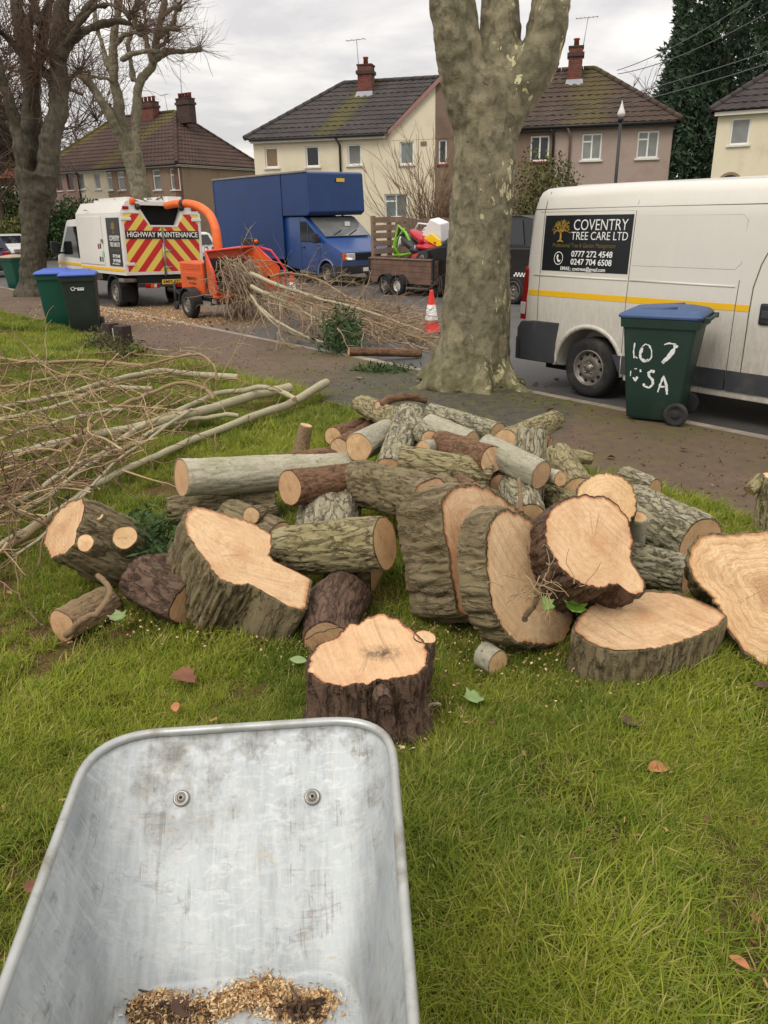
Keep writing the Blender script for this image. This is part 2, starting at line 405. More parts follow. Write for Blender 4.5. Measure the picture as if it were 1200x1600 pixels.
def glass_mat(name, col, stripes=0):
    m, k, b = newmat(name); co = k.coord('Object')
    n1 = k.noise(2.5, 4, .6, co)
    c = k.mix(k.rng(n1, .35, .7), tuple(x * .7 for x in col[:3]) + (1,), col)
    if stripes:
        wv = k.n('TexWave', {'Scale': stripes, 'Distortion': .6, 'Detail': 2}, wave_type='BANDS', bands_direction='X'); k.set(wv.inputs['Vector'], co)
        c = k.mix(k.math('MULTIPLY', wv.outputs[1], .45), c, tuple(x * .35 for x in col[:3]) + (1,))
    k.set(b.inputs['Base Color'], c); b.inputs['Roughness'].default_value = .06; b.inputs['Specular IOR Level'].default_value = .6
    return m
M_gl_dark = glass_mat('window_glass_dark', srgb(42, 44, 46)); M_gl_net = glass_mat('window_glass_net_curtain', srgb(150, 152, 148), 9); M_gl_blind = glass_mat('window_glass_blind', srgb(128, 138, 136))
M_gl_tan = glass_mat('window_glass_tan_curtain', srgb(150, 122, 86), 7)
def brick_mat(name, c1, c2, mortar, sc=1.0):
    m, k, b = newmat(name); co = k.coord('Object', (1, 1, 1))
    sp = k.n('SeparateXYZ'); k.set(sp.inputs[0], co)
    cb = k.n('CombineXYZ', {0: k.math('ADD', sp.outputs[0], sp.outputs[1]), 1: sp.outputs[2], 2: 0.0})
    br = k.n('TexBrick', {'Color1': c1, 'Color2': c2, 'Mortar': mortar, 'Scale': 4.4 * sc, 'Mortar Size': .02, 'Brick Width': .99, 'Row Height': .33}); k.set(br.inputs['Vector'], cb.outputs[0])
    n1 = k.noise(3, 5, .6, co); c = k.mix(k.rng(n1, .5, .75, 0, .7), br.outputs[0], srgb(52, 46, 42))
    k.set(b.inputs['Base Color'], c); b.inputs['Roughness'].default_value = .9; k.set(b.inputs['Normal'], k.bump(br.outputs[1], .5, -.01)); return m
M_brick = brick_mat('chimney_brick', srgb(122, 62, 48), srgb(96, 52, 42), srgb(120, 108, 98)); M_wallbrick = brick_mat('wall_brick', srgb(128, 84, 66), srgb(110, 70, 56), srgb(140, 126, 112))
M_sootbrick = brick_mat('sooty_brick', srgb(80, 58, 50), srgb(64, 50, 46), srgb(90, 84, 78))
def roof_mat(name, c0, c1, moss=(), mosscol=srgb(84, 80, 34), lichen=.35, split=None):
    """moss: list of (x, halfwidth, strength, slant, zlow) in the house frame - growth that runs down the slope below a chimney"""
    m, k, b = newmat(name); co = k.coord('Object'); sp = k.n('SeparateXYZ'); k.set(sp.inputs[0], co)
    n1 = k.noise(.9, 6, .6, co); n2 = k.noise(8, 6, .7, co); n3 = k.noise(26, 4, .7, co)
    c = k.mix(k.rng(n1, .3, .7), c0, c1)
    if split: c = k.mix(k.math('GREATER_THAN', sp.outputs[0], split[0]), c, k.mix(k.rng(n1, .3, .7), split[1], split[2]))
    c = k.mix(k.rng(n2, .35, .7, 0, .5), c, tuple(x * .6 for x in c0[:3]) + (1,))
    c = k.mix(k.rng(n3, .64 - .05 * lichen, .76, 0, lichen), c, srgb(150, 146, 130))
    for (x, hw, stg, slant, zt) in moss:
        xx = k.math('ADD', k.math('SUBTRACT', sp.outputs[0], x), k.math('MULTIPLY', k.math('SUBTRACT', sp.outputs[2], zt), slant))
        f_ = k.math('MULTIPLY', k.rng(k.math('ABSOLUTE', xx), hw, hw * .35), k.rng(k.math('ADD', n2, k.math('MULTIPLY', n1, .4)), .5, .78))
        c = k.mix(k.math('MULTIPLY', f_, stg), c, k.mix(n3, mosscol, srgb(108, 102, 46)))
    k.set(b.inputs['Base Color'], c); b.inputs['Roughness'].default_value = .9; b.inputs['Specular IOR Level'].default_value = .25
    k.set(b.inputs['Normal'], k.bump(n3, .5, .02)); return m

def slope(roof, m, eL, eR, rL, rR, n=13, tile=.3):
    """a roof slope as overlapping tile rows, each row a piece; eL,eR eave ends, rL,rR ridge ends (house frame)"""
    eL, eR, rL, rR = map(lambda q: np.array(q, float), (eL, eR, rL, rR))
    nrm = np.cross(eR - eL, (rL + rR) / 2 - eL); nrm /= np.linalg.norm(nrm)
    if nrm[2] < 0: nrm = -nrm
    for i in range(n):
        a, b_ = i / n, min(1.0, (i + 1.12) / n)
        a0, a1 = eL + (rL - eL) * a, eR + (rR - eR) * a; b0, b1 = eL + (rL - eL) * b_, eR + (rR - eR) * b_
        Lx = np.linalg.norm(a1 - a0); nc = max(2, int(Lx / tile) * 4)
        u = np.linspace(0, 1, nc + 1); ph = (np.arange(nc + 1) % 4); wav = np.choose(ph, [.0, .022, .022, .0])
        wav = wav + rng.normal(0, .003, nc + 1)
        lo = a0 + np.outer(u, a1 - a0) + np.outer(.045 + wav, nrm); hi = b0 + np.outer(u, b1 - b0) + np.outer(.012 + wav, nrm)
        bt = a0 + np.outer(u, a1 - a0) + np.outer(.005 + wav * 0, nrm)
        V = np.concatenate([bt, lo, hi]); j = np.arange(nc); k_ = nc + 1
        Fq = np.concatenate([np.stack([j, j + 1, j + 1 + k_, j + k_], -1), np.stack([j + k_, j + 1 + k_, j + 1 + 2 * k_, j + 2 * k_], -1)])
        npmesh('tile_row', V, Fq, m, roof, smooth=False)
def ridge_line(roof, m, a, b_):
    a, b_ = Vector(a), Vector(b_); L = (b_ - a).length; n = max(2, int(L / .45)); me = None
    d_ = (b_ - a) / n
    g = Geo()
    for i in range(n): g.tube([a + d_ * i, a + d_ * (i + .97)], [.11, .1], 8, 0, True, True)
    g.obj('ridge_tiles', m, roof)

class House:
    def __init__(s, name, label, ox, oy, yaw, zg=.1):
        s.o = thing(name, label, 'house', (ox, oy, zg), yaw); s.zg = zg
        s.M = Matrix.Translation((ox, oy, zg)) @ Matrix.Rotation(yaw, 4, 'Z'); s.Mi = s.M.inverted(); s.cuts = {}
    def loc(s, px, py, face='front', off=0.0):
        """local position of a photo point on a wall plane: front is y=off, right is x=off"""
        nv = s.M.to_3x3() @ (Vector((0, -1, 0)) if face == 'front' else Vector((1, 0, 0)))
        c = s.M @ (Vector((0, off, 0)) if face == 'front' else Vector((off, 0, 0)))
        return s.Mi @ Vector(onplane(px, py, c, nv))
    def wall(s, x0, x1, d, h, m, wins=(), y0=0.0, name='wall', gable=None, panes=M_gl_net, sill=M_fasc, frame=M_upvc):
        g = Geo()
        if gable: g.prism([(x0, 0), (x1, 0)] + gable, y0, y0 + .3, 'y')
        else: g.box(x0, x1, y0, y0 + d, 0, h)
        w = g.obj(name, m, s.o)
        for (a, z0, b_, z1, style, pm) in wins: pass
        cs = []
        for (a, z0, b_, z1, style, pm) in wins:
            c = Geo(); c.box(a, b_, y0 - .3, y0 + .13, z0, z1); cs.append(c.obj('c', m, s.o))
        if cs: boolean(w, cs)
        for q in wins: s.window(*q, y0=y0, sill=sill, fm=frame)
        return w
    def window(s, a, z0, b_, z1, style, pm, y0=0.0, sill=M_fasc, fm=M_upvc, T=None):
        t = .06; g = Geo(); y = y0 + .06
        g.box(a, b_, y, y + .06, z0, z0 + t); g.box(a, b_, y, y + .06, z1 - t, z1); g.box(a, a + t, y, y + .06, z0 + t, z1 - t); g.box(b_ - t, b_, y, y + .06, z0 + t, z1 - t)
        xm, zm = (a + b_) / 2, z0 + (z1 - z0) * .7
        if style in ('double', 'cas'): g.box(xm - t / 2, xm + t / 2, y + .003, y + .057, z0 + t, z1 - t)
        if style == 'cas': g.box(a + t, xm - t / 2, y + .003, y + .057, zm - t / 2, zm + t / 2)
        if style == 'top': g.box(a + t, b_ - t, y + .003, y + .057, zm - t / 2, zm + t / 2)
        w = g.obj('window', fm, s.o)
        xs = [(a + t, xm - t / 2), (xm + t / 2, b_ - t)] if style in ('double', 'cas') else [(a + t, b_ - t)]
        for i, (p, q) in enumerate(xs):
            zs = [(z0 + t, zm - t / 2), (zm + t / 2, z1 - t)] if (style == 'top' or (style == 'cas' and i == 0)) else [(z0 + t, z1 - t)]
            for (u, v) in zs:
                g = Geo(); g.box(p - .004, q + .004, y + .025, y + .04, u - .004, v + .004); g.obj('pane', pm, w)
        g = Geo(); g.box(a - .07, b_ + .07, y0 - .07, y0 + .06, z0 - .07, z0 - .002, bev=.01); g.obj('sill', sill, w)
        if T is not None:
            for o in [w]: o.matrix_local = T
        return w
    def pxwin(s, x0, y0, x1, y1, style, pm, off=0.0):
        p, q = s.loc(x0, y0, 'front', off), s.loc(x1, y1, 'front', off)
        r = s.loc(x0, y1, 'front', off); t_ = s.loc(x1, y0, 'front', off)
        return ((p.x + r.x) / 2, (q.z + r.z) / 2, (q.x + t_.x) / 2, (p.z + t_.z) / 2, style, pm)
def chimney(roof, x, y, z0, z1, w, d_, m, pots=2, corbel=True):
    g = Geo(); g.box(x - w / 2, x + w / 2, y - d_ / 2, y + d_ / 2, z0, z1)
    c = g.obj('chimney', m, roof)
    g = Geo(); g.box(x - w / 2 - .06, x + w / 2 + .06, y - d_ / 2 - .06, y + d_ / 2 + .06, z1 - .32, z1 - .18); g.box(x - w / 2 - .03, x + w / 2 + .03, y - d_ / 2 - .03, y + d_ / 2 + .03, z1 + .002, z1 + .06)
    tag(g.obj('chimney_corbel', M_sootbrick, roof))
    for i in range(pots):
        px_ = x + (i - (pots - 1) / 2) * (w * .8 / max(1, pots - 1) if pots > 1 else 0)
        g = Geo(); g.lathe([(.0, z1 + .06), (.11, z1 + .06), (.1, z1 + .3), (.125, z1 + .31), (.125, z1 + .36), (.08, z1 + .36), (.07, z1 + .2)], 12, 0, Matrix.Translation((px_, y, 0))); g.obj('chimney_pot', M_pot, roof)
    g = Geo(); g.box(x - w / 2 - .012, x + w / 2 + .012, y - d_ / 2 - .3, y - d_ / 2 - .002, z0 + .02, z0 + .1, M=None); return c
def flashing(roof, a, b_, c, d_):
    g = Geo(); g.add([a, b_, c, d_], [(0, 1, 2, 3)]); g.obj('flashing', M_lead, roof)
def aerial(house, base, h, lean, els=5, boomdir=(1, 0, 0), boom=1.0):
    p = Vector(base); top = p + Vector((lean[0], lean[1], h)); g = Geo(); g.tube([p, p.lerp(top, .5), top], .018, 6)
    b_ = Vector(boomdir).normalized(); up = Vector((0, 0, 1)); g.tube([top - b_ * boom * .45, top + b_ * boom * .55], .012, 5)
    cr = b_.cross(up).normalized()
    for i in range(els):
        q = top + b_ * boom * (-.4 + .9 * i / (els - 1)); g.tube([q - cr * .18, q + cr * .18], .008, 4)
    g.obj('aerial', M_aer, house)

# ---- the long block behind the tree: cream, brown and pink homes under one hipped roof
A = onplane(395, 218.7, (0, 0, 5.1), (0, 0, 1)); D = onplane(1053, 189.6, (0, 0, 5.1), (0, 0, 1))
yaw = math.atan2(D[1] - A[1], D[0] - A[0]); LEN = math.hypot(D[0] - A[0], D[1] - A[1]); DEP = 7.0; EV = 5.0
H = House('terraced_house', 'long hipped house with cream, brown and pink walls, behind the speckled tree trunk', A[0], A[1], yaw)
x1 = H.loc(680, 250).x; x2 = H.loc(866, 240).x; xg0 = H.loc(607, 208).x; apx = H.loc(694, 119); xg1 = 2 * apx.x - xg0; RZ = 7.35
w1 = [H.pxwin(414, 230, 434.5, 262, 'single', M_gl_tan), H.pxwin(477.5, 228, 498.5, 260.5, 'single', M_gl_dark), H.pxwin(543, 225, 564.5, 258, 'single', M_gl_net), H.pxwin(624.5, 221, 646.5, 257, 'single', M_gl_blind), H.pxwin(601, 303, 637, 340, 'cas', M_gl_blind)]
H.wall(0, x1 - .003, DEP, EV, M_cream, w1)
w2 = [H.pxwin(685, 218, 698, 256, 'single', M_gl_dark), H.pxwin(828.5, 212, 858, 252, 'double', M_gl_dark)]
H.wall(x1, x2 - .003, DEP, EV, M_brown, w2, sill=M_redbr)
w3 = [H.pxwin(909, 208.5, 940, 250, 'cas', M_gl_net), H.pxwin(995.5, 204.5, 1029, 247, 'cas', M_gl_net), H.pxwin(1000, 300, 1034, 345, 'cas', M_gl_net)]
H.wall(x2, LEN, DEP, EV, M_pink, w3)
# central gable: half cream, half brown
zq = EV + (apx.z - EV) * (x1 - xg0) / (apx.x - xg0)
H.wall(xg0, x1 - .003, .3, EV, M_cream, (), y0=-.012, gable=[(x1 - .003, zq), (xg0, EV + .02)])
H.wall(x1, xg1, .3, EV, M_brown, (), y0=-.012, gable=[(xg1, EV + .02), (apx.x, apx.z), (x1, zq)])
for o in [c for c in H.o.children if c.name.startswith('wall')][-2:]:
    # keep only the triangle above the eaves
    for v in o.data.vertices:
        if v.co.z < .01: v.co.z = EV - .25
xcl = H.loc(572, 120, 'front', DEP / 2 - .55).x; xcr = H.loc(899, 100, 'front', DEP / 2 - .55).x
M_roof1 = roof_mat('grey_roof_tiles', srgb(66, 62, 62), srgb(88, 82, 80), [(xcl - .1, .7, .75, -.5, 7.0), (xcr + .7, 1.1, .5, -.1, 6.5)], lichen=.5, split=(apx.x + .3, srgb(72, 58, 50), srgb(92, 76, 66)))
rf = Geo(); ov = .28; rx0 = H.loc(537, 126, 'front', DEP / 2).x; rx1 = LEN - 3.0
rf.add([(-ov + .05, .03, EV - .06), (LEN + ov - .05, .03, EV - .06), (LEN + ov - .05, DEP + ov, EV - .1), (-ov + .05, DEP + ov, EV - .1), (rx0, DEP / 2, RZ), (rx1, DEP / 2, RZ)], [(0, 1, 5, 4), (1, 2, 5), (2, 3, 4, 5), (3, 0, 4), (0, 3, 2, 1)])
roof = rf.obj('roof', M_roof1, H.o)
eL, eR, bL, bR = (-ov, -ov, EV), (LEN + ov, -ov, EV), (-ov, DEP + ov, EV), (LEN + ov, DEP + ov, EV)
r0, r1 = (rx0, DEP / 2, RZ + .05), (rx1, DEP / 2, RZ + .05)
rm_ = (apx.x, DEP / 2, RZ + .05); slope(roof, M_roof1, eL, (xg0 - .06, -ov, EV), r0, rm_, 12); slope(roof, M_roof1, (xg1 + .06, -ov, EV), eR, rm_, r1, 12); slope(roof, M_roof1, bR, bL, r1, r0, 12); slope(roof, M_roof1, bL, eL, r0, r0, 12); slope(roof, M_roof1, eR, bR, r1, r1, 12)
for a, b_ in ((r0, r1), (eL, r0), (eR, r1)): ridge_line(roof, M_roof1, Vector(a) + Vector((0, 0, .05)), Vector(b_) + Vector((0, 0, .05)))
ga, gb, gp = (xg0 - .1, -.13, EV + .02), (xg1 + .1, -.13, EV + .02), (apx.x, -.13, apx.z + .12)
yb = DEP / 2 * (apx.z + .12 - EV) / (RZ - EV)
slope(roof, M_roof1, (xg0 - .1, .1, EV + .02), ga, (apx.x, yb, apx.z + .12), gp, 10); slope(roof, M_roof1, gb, (xg1 + .1, .1, EV + .02), gp, (apx.x, yb, apx.z + .12), 10)
g = Geo()
for a, b_ in ((ga, gp), (gb, gp)):
    a, b_ = Vector(a), Vector(b_); dd = Vector((0, 0, -.16)); g.add([a + Vector((0, -.03, 0)), b_ + Vector((0, -.03, 0)), b_ + Vector((0, -.03, -.2)), a + Vector((0, -.03, -.16)), a, b_, b_ + Vector((0, 0, -.2)), a + dd], [(0, 1, 2, 3), (4, 5, 6, 7), (0, 1, 5, 4), (3, 2, 6, 7), (0, 3, 7, 4)])
g.obj('bargeboard', M_verge, roof)
for a, b_ in ((-.05, xg0 - .1), (xg1 + .1, LEN + .05)):
    g = Geo(); g.box(a, b_, -.21, -.16, EV - .16, EV - .02); g.obj('fascia', M_fasc if b_ < x2 else M_pipe, roof)
    g = Geo(); g.tube([(a, -.29, EV - .03), (b_, -.29, EV - .03)], .055, 8); g.obj('gutter', M_pipe, roof)
for x, m in ((H.loc(531, 215).x, M_pipe), (H.loc(866, 202).x, M_pipe), (H.loc(892, 202).x, M_brown)):
    g = Geo(); g.tube([(x - .12, -.27, EV - .08), (x, -.07, EV - .35), (x, -.07, .1)], .045, 8); g.obj('downpipe', m, H.o)
for xc, zt, w_ in ((xcl, H.loc(572, 104, 'front', DEP / 2 - .55).z, .62), (xcr, H.loc(899, 76, 'front', DEP / 2 - .55).z, .56)):
    yc = DEP / 2 - .55; zb = EV + (RZ - EV) * (yc - .35) / (DEP / 2)
    chimney(roof, xc, yc, zb - .1, zt, w_, .62, M_brick, 1 if xc < 6 else 1)
    flashing(roof, (xc - w_ / 2 - .1, yc - .62, zb - .07), (xc + w_ / 2 + .1, yc - .62, zb - .07), (xc + w_ / 2 + .04, yc - .32, zb + .22), (xc - w_ / 2 - .04, yc - .32, zb + .22))
pA = H.loc(557, 62, 'front', DEP / 2 - .5); pB = H.loc(923, 27, 'front', DEP / 2 - .5)
aerial(H.o, (xcl - .3, DEP / 2 - .5, 7.4), pA.z - 7.4, (pA.x - xcl + .3, 0), 4, (-1, .2, 0), .9)
aerial(H.o, (xcr + .2, DEP / 2 - .5, 7.6), pB.z - 7.6, (pB.x - xcr - .3, 0), 6, (-1, .1, 0), .9)
g = Geo(); q = H.loc(662, 224); g.box(q.x - .12, q.x + .12, -.04, -.015, q.z - .07, q.z + .07); g.obj('vent_brick', M_brown, H.o)

# ---- terrace of pale homes on the left
A = onplane(97, 265.5, (0, 0, 5.1), (0, 0, 1)); Cn = onplane(275.5, 256, (0, 0, 5.1), (0, 0, 1))
yaw = -R(30); L2 = 11.5; D2 = 8.0
ox, oy = Cn[0] - L2 * math.cos(yaw), Cn[1] - L2 * math.sin(yaw)
H2 = House('terraced_house', 'brown and cream terrace with tall chimney stacks, behind the white tipper truck', ox, oy, yaw)
xa, xb = H2.loc(124, 290).x, H2.loc(168, 290).x
ww = lambda *q: H2.pxwin(*q)
H2.wall(-1, xa - .003, D2, EV, M_dull, [ww(88, 272, 97, 298, 'single', M_gl_dark), ww(104.5, 270, 114, 297, 'single', M_gl_dark)], frame=M_redbr)
H2.wall(xa, xb - .003, D2, EV, M_cream, [ww(122, 270, 131.5, 296, 'single', M_gl_net), ww(147, 269.5, 156.5, 296, 'single', M_gl_net)])
H2.wall(xb, L2, D2, EV, M_tan, [ww(167, 269, 175, 297, 'top', M_gl_net), ww(184, 268, 195, 297, 'top', M_gl_net), ww(216, 267, 226, 297, 'top', M_gl_net), ww(239, 265, 251, 297, 'top', M_gl_net), ww(266, 263, 279, 296.5, 'top', M_gl_net)])
g = Geo(); g.box(L2 - .28, L2 + .02, -.02, .35, 0, EV - .02); g.obj('corner_brickwork', M_wallbrick, H2.o)
wn = H2.window(1.1, 3.3, 1.75, 4.25, 'single', M_gl_net); q = H2.loc(383, 272, 'right', L2)
wn.matrix_local = Matrix.Translation((L2 + .07, q.y, 0)) @ Matrix.Rotation(R(90), 4, 'Z') @ Matrix.Translation((-1.4, 0, 0)); 
xm2 = H2.loc(205, 200, 'front', D2 / 2).x
M_roof2 = roof_mat('brown_roof_tiles', srgb(74, 60, 54), srgb(96, 76, 68), [(L2 - 4.6, .9, .8, -.9, 7.0), (1.2, .7, .95, -1.1, 7.0)], lichen=.2)
RZ2 = 8.3; rx1 = L2 - 3.4
rf = Geo(); rf.add([(-1.2, -ov + .1, EV - .1), (L2 + ov - .05, -ov + .1, EV - .1), (L2 + ov - .05, D2 + ov, EV - .1), (-1.2, D2 + ov, EV - .1), (2.6, D2 / 2, RZ2), (rx1, D2 / 2, RZ2)], [(0, 1, 5, 4), (1, 2, 5), (2, 3, 4, 5), (3, 0, 4), (0, 3, 2, 1)])
roof = rf.obj('roof', M_roof2, H2.o)
eL, eR, bL, bR, r0, r1 = (-1.3, -ov, EV), (L2 + ov, -ov, EV), (-1.3, D2 + ov, EV), (L2 + ov, D2 + ov, EV), (2.6, D2 / 2, RZ2 + .05), (rx1, D2 / 2, RZ2 + .05)
slope(roof, M_roof2, eL, eR, r0, r1, 14); slope(roof, M_roof2, bR, bL, r1, r0, 14); slope(roof, M_roof2, bL, eL, r0, r0, 14); slope(roof, M_roof2, eR, bR, r1, r1, 14)
for a, b_ in ((r0, r1), (eL, r0), (eR, r1), (bR, r1)): ridge_line(roof, M_roof2, Vector(a) + Vector((0, 0, .05)), Vector(b_) + Vector((0, 0, .05)))
g = Geo(); g.box(-1.1, L2 + .2, -.2, -.15, EV - .14, EV - .02); g.box(L2 + .15, L2 + .2, -.14, D2 + .1, EV - .14, EV - .02); g.obj('fascia', M_fasc, roof)
g = Geo(); g.tube([(-1.1, -.29, EV - .02), (L2 + .25, -.29, EV - .02)], .06, 8); g.obj('gutter', M_pipe, roof)
for px in (124, 228):
    x = H2.loc(px, 285).x; g = Geo(); g.tube([(x, -.2, EV - .1), (x, -.06, EV - .3), (x, -.06, .1)], .045, 8); g.obj('downpipe', M_pipe, H2.o)
chimney(roof, H2.loc(297, 165, 'front', D2 / 2).x - .1, D2 / 2 - .3, RZ2 - .7, 8.95, 1.05, .6, M_sootbrick, 4)
chimney(roof, H2.loc(238, 175, 'front', D2 / 2).x, D2 / 2 - .3, RZ2 - .9, 9.0, 1.3, .6, M_brick, 4)
chimney(roof, H2.loc(187, 190, 'front', D2 / 2).x, D2 / 2 - .3, RZ2 - .9, 8.85, 1.0, .6, M_brick, 2)
for px, py, ax in ((281, 95, 284), (257, 148, 262), (195, 155, 198)):
    p = H2.loc(px, py, 'front', D2 / 2); aerial(H2.o, (H2.loc(ax, 170, 'front', D2 / 2).x, D2 / 2, 8.2), p.z - 8.2, (p.x - H2.loc(ax, 170, 'front', D2 / 2).x, 0), 4, (-1, .3, 0), 1.0)

# ---- cream house at the right edge
A = onplane(1123, 175, (0, 0, 5.1), (0, 0, 1)); yaw = -R(28); L3 = 7.5
H3 = House('detached_house', 'cream house with grey hipped roof at the right edge, above the van roof', A[0], A[1], yaw)
H3.wall(0, L3, 7, EV, M_cream, [H3.pxwin(1141, 184, 1172, 226, 'single', M_gl_net), H3.pxwin(1215, 172, 1250, 225, 'single', M_gl_net)])
q = H3.loc(1140, 284); g = Geo()
pts = [(q.x + .42 * math.cos(a_), q.z - .1 + .42 * math.sin(a_)) for a_ in np.linspace(math.pi, 0, 14)]; pts2 = [(q.x + .33 * math.cos(a_), q.z - .1 + .33 * math.sin(a_)) for a_ in np.linspace(0, math.pi, 14)]
pts = [(q.x - .42, .05)] + pts + [(q.x + .42, .05), (q.x + .33, .05)] + pts2 + [(q.x - .33, .05)]
g.prism(pts, -.03, .0, 'y'); dr = g.obj('arched_door_surround', M_tan, H3.o)
g = Geo(); g.prism([(q.x - .33, .05), (q.x + .33, .05)] + [(q.x + .33 * math.cos(a_), q.z - .1 + .33 * math.sin(a_)) for a_ in np.linspace(0, math.pi, 14)], -.018, -.002, 'y'); g.obj('front_door', M_gl_dark, H3.o)
M_roof3 = roof_mat('dark_roof_tiles', srgb(64, 58, 58), srgb(86, 78, 76), [], lichen=.3); RZ3 = 7.6
rf = Geo(); rf.add([(-ov, -ov + .1, EV - .1), (L3 + ov, -ov + .1, EV - .1), (L3 + ov, 7 + ov, EV - .1), (-ov, 7 + ov, EV - .1), (3.2, 3.5, RZ3), (L3 - 2, 3.5, RZ3)], [(0, 1, 5, 4), (1, 2, 5), (2, 3, 4, 5), (3, 0, 4), (0, 3, 2, 1)])
roof = rf.obj('roof', M_roof3, H3.o)
eL, eR, bL, bR, r0, r1 = (-ov, -ov, EV), (L3 + ov, -ov, EV), (-ov, 7 + ov, EV), (L3 + ov, 7 + ov, EV), (3.2, 3.5, RZ3 + .05), (L3 - 2, 3.5, RZ3 + .05)
slope(roof, M_roof3, eL, eR, r0, r1, 12); slope(roof, M_roof3, bL, eL, r0, r0, 12)
ridge_line(roof, M_roof3, Vector(eL) + Vector((0, 0, .05)), Vector(r0) + Vector((0, 0, .05)))
g = Geo(); g.box(-.1, L3, -.2, -.15, EV - .14, EV - .02); g.obj('fascia', M_fasc, roof)

# ---- small brick house far down the street
A = onplane(-45, 281, (0, 0, 5.1), (0, 0, 1)); sc_ = 1.0
H4 = House('brick_house', 'red brick house far down the street at the left edge, behind parked cars', A[0] * 1.0, A[1] * 1.0, -R(8))
x9 = H4.loc(33, 290).x
H4.wall(0, x9, 7, EV, M_wallbrick, [H4.pxwin(4, 294, 11, 312, 'single', M_gl_net), H4.pxwin(22, 294, 29, 312, 'single', M_gl_net), H4.pxwin(4, 321, 22, 336, 'double', M_gl_net)])
M_roof4 = roof_mat('red_roof_tiles', srgb(120, 72, 58), srgb(142, 88, 70), [], lichen=.1)
rf = Geo(); rf.add([(-.3, -.3, EV - .05), (x9 + .3, -.3, EV - .05), (x9 + .3, 7.3, EV - .05), (-.3, 7.3, EV - .05), (2, 3.5, 7.5), (x9 - 2.2, 3.5, 7.5)], [(0, 1, 5, 4), (1, 2, 5), (2, 3, 4, 5), (3, 0, 4), (0, 3, 2, 1)])
roof = rf.obj('roof', M_roof4, H4.o); slope(roof, M_roof4, (-.3, -.3, EV), (x9 + .3, -.3, EV), (2, 3.5, 7.5), (x9 - 2.2, 3.5, 7.5), 9)
for (x0_, x1_, y0_) in ((3, 13, 291), (21, 31, 291)):
    p, q = H4.loc(x0_, y0_), H4.loc(x1_, y0_ + 2.5); g = Geo(); g.box(p.x, q.x, -.05, -.003, q.z, p.z); g.obj('lintel', M_fasc, H4.o)
# ================================================================= trees
def bark_plane():
    m, k, b = newmat('plane_tree_bark'); co = k.coord('Object')
    sp = k.n('SeparateXYZ'); k.set(sp.inputs[0], co)
    big = k.noise(2.2, 5, .6, co); mid = k.noise(9, 5, .6, co, .4); fine = k.noise(60, 4, .7, co)
    c = k.mix(k.rng(big, .3, .7), srgb(112, 106, 84), srgb(150, 141, 116))
    c = k.mix(k.rng(mid, .48, .66, 0, .75), c, srgb(78, 74, 56)); c = k.mix(k.rng(mid, .42, .3, 0, .5), c, srgb(158, 147, 120))
    v2 = k.n('TexVoronoi', {'Scale': 7.5, 'Randomness': 1.0}, feature='F1'); m2 = k.n('Mapping'); k.set(m2.inputs['Vector'], co); m2.inputs['Scale'].default_value = (1.3, 1.3, .75); k.set(v2.inputs['Vector'], k.mix(.35, m2.outputs[0], k.n('TexNoise', {'Scale': 7.0, 'Detail': 5.0}).outputs[1]))
    sv = k.n('SeparateXYZ'); k.set(sv.inputs[0], v2.outputs['Color']); pl = sv.outputs[0]
    c = k.mix(k.rng(pl, .70, .80, 0, .36), c, srgb(162, 152, 122)); c = k.mix(k.rng(pl, .32, .22, 0, .32), c, srgb(92, 89, 66)); c = k.mix(k.math('MULTIPLY', k.rng(v2.outputs['Distance'], .52, .70), .35), c, srgb(74, 68, 50))
    c = k.mix(k.rng(fine, .55, .75, 0, .5), c, srgb(66, 62, 46))
    # pale flakes where bark has shed, mostly down one flank
    vo = k.n('TexVoronoi', {'Scale': 11.0, 'Randomness': 1.0}, feature='F1'); mp = k.n('Mapping'); k.set(mp.inputs['Vector'], co); mp.inputs['Scale'].default_value = (1.25, 1.25, .6)
    k.set(vo.inputs['Vector'], k.mix(.42, mp.outputs[0], k.n('TexNoise', {'Scale': 14.0, 'Detail': 5.0}).outputs[1]))
    pick = k.noise(2.6, 3, .6, co); side = k.rng(k.math('SUBTRACT', sp.outputs[0], k.math('MULTIPLY', sp.outputs[1], .4)), -.1, .42)
    fl = k.math('MULTIPLY', k.math('LESS_THAN', vo.outputs[0], k.rng(side, 0, 1, .04, .34)), k.math('GREATER_THAN', pick, k.rng(side, 0, 1, .66, .50)))
    c = k.mix(fl, c, k.mix(mid, srgb(176, 166, 124), srgb(206, 198, 160)))
    dk = k.math('MULTIPLY', k.rng(k.noise(16, 4, .6, co, 1.2), .62, .68), k.rng(big, .4, .55)); c = k.mix(k.math('MULTIPLY', dk, .7), c, srgb(58, 52, 38))
    gr = k.math('MULTIPLY', k.rng(sp.outputs[2], .7, -.05), k.rng(mid, .35, .6)); c = k.mix(k.math('MULTIPLY', gr, .55), c, srgb(92, 92, 40))
    k.set(b.inputs['Base Color'], c); b.inputs['Roughness'].default_value = .85; b.inputs['Specular IOR Level'].default_value = .25
    h = k.math('ADD', k.math('ADD', k.math('MULTIPLY', mid, .6), k.math('MULTIPLY', fine, .25)), k.math('ADD', k.math('MULTIPLY', fl, -.12), k.math('MULTIPLY', pl, .18)))
    k.set(b.inputs['Normal'], k.bump(h, .8, .035)); return m
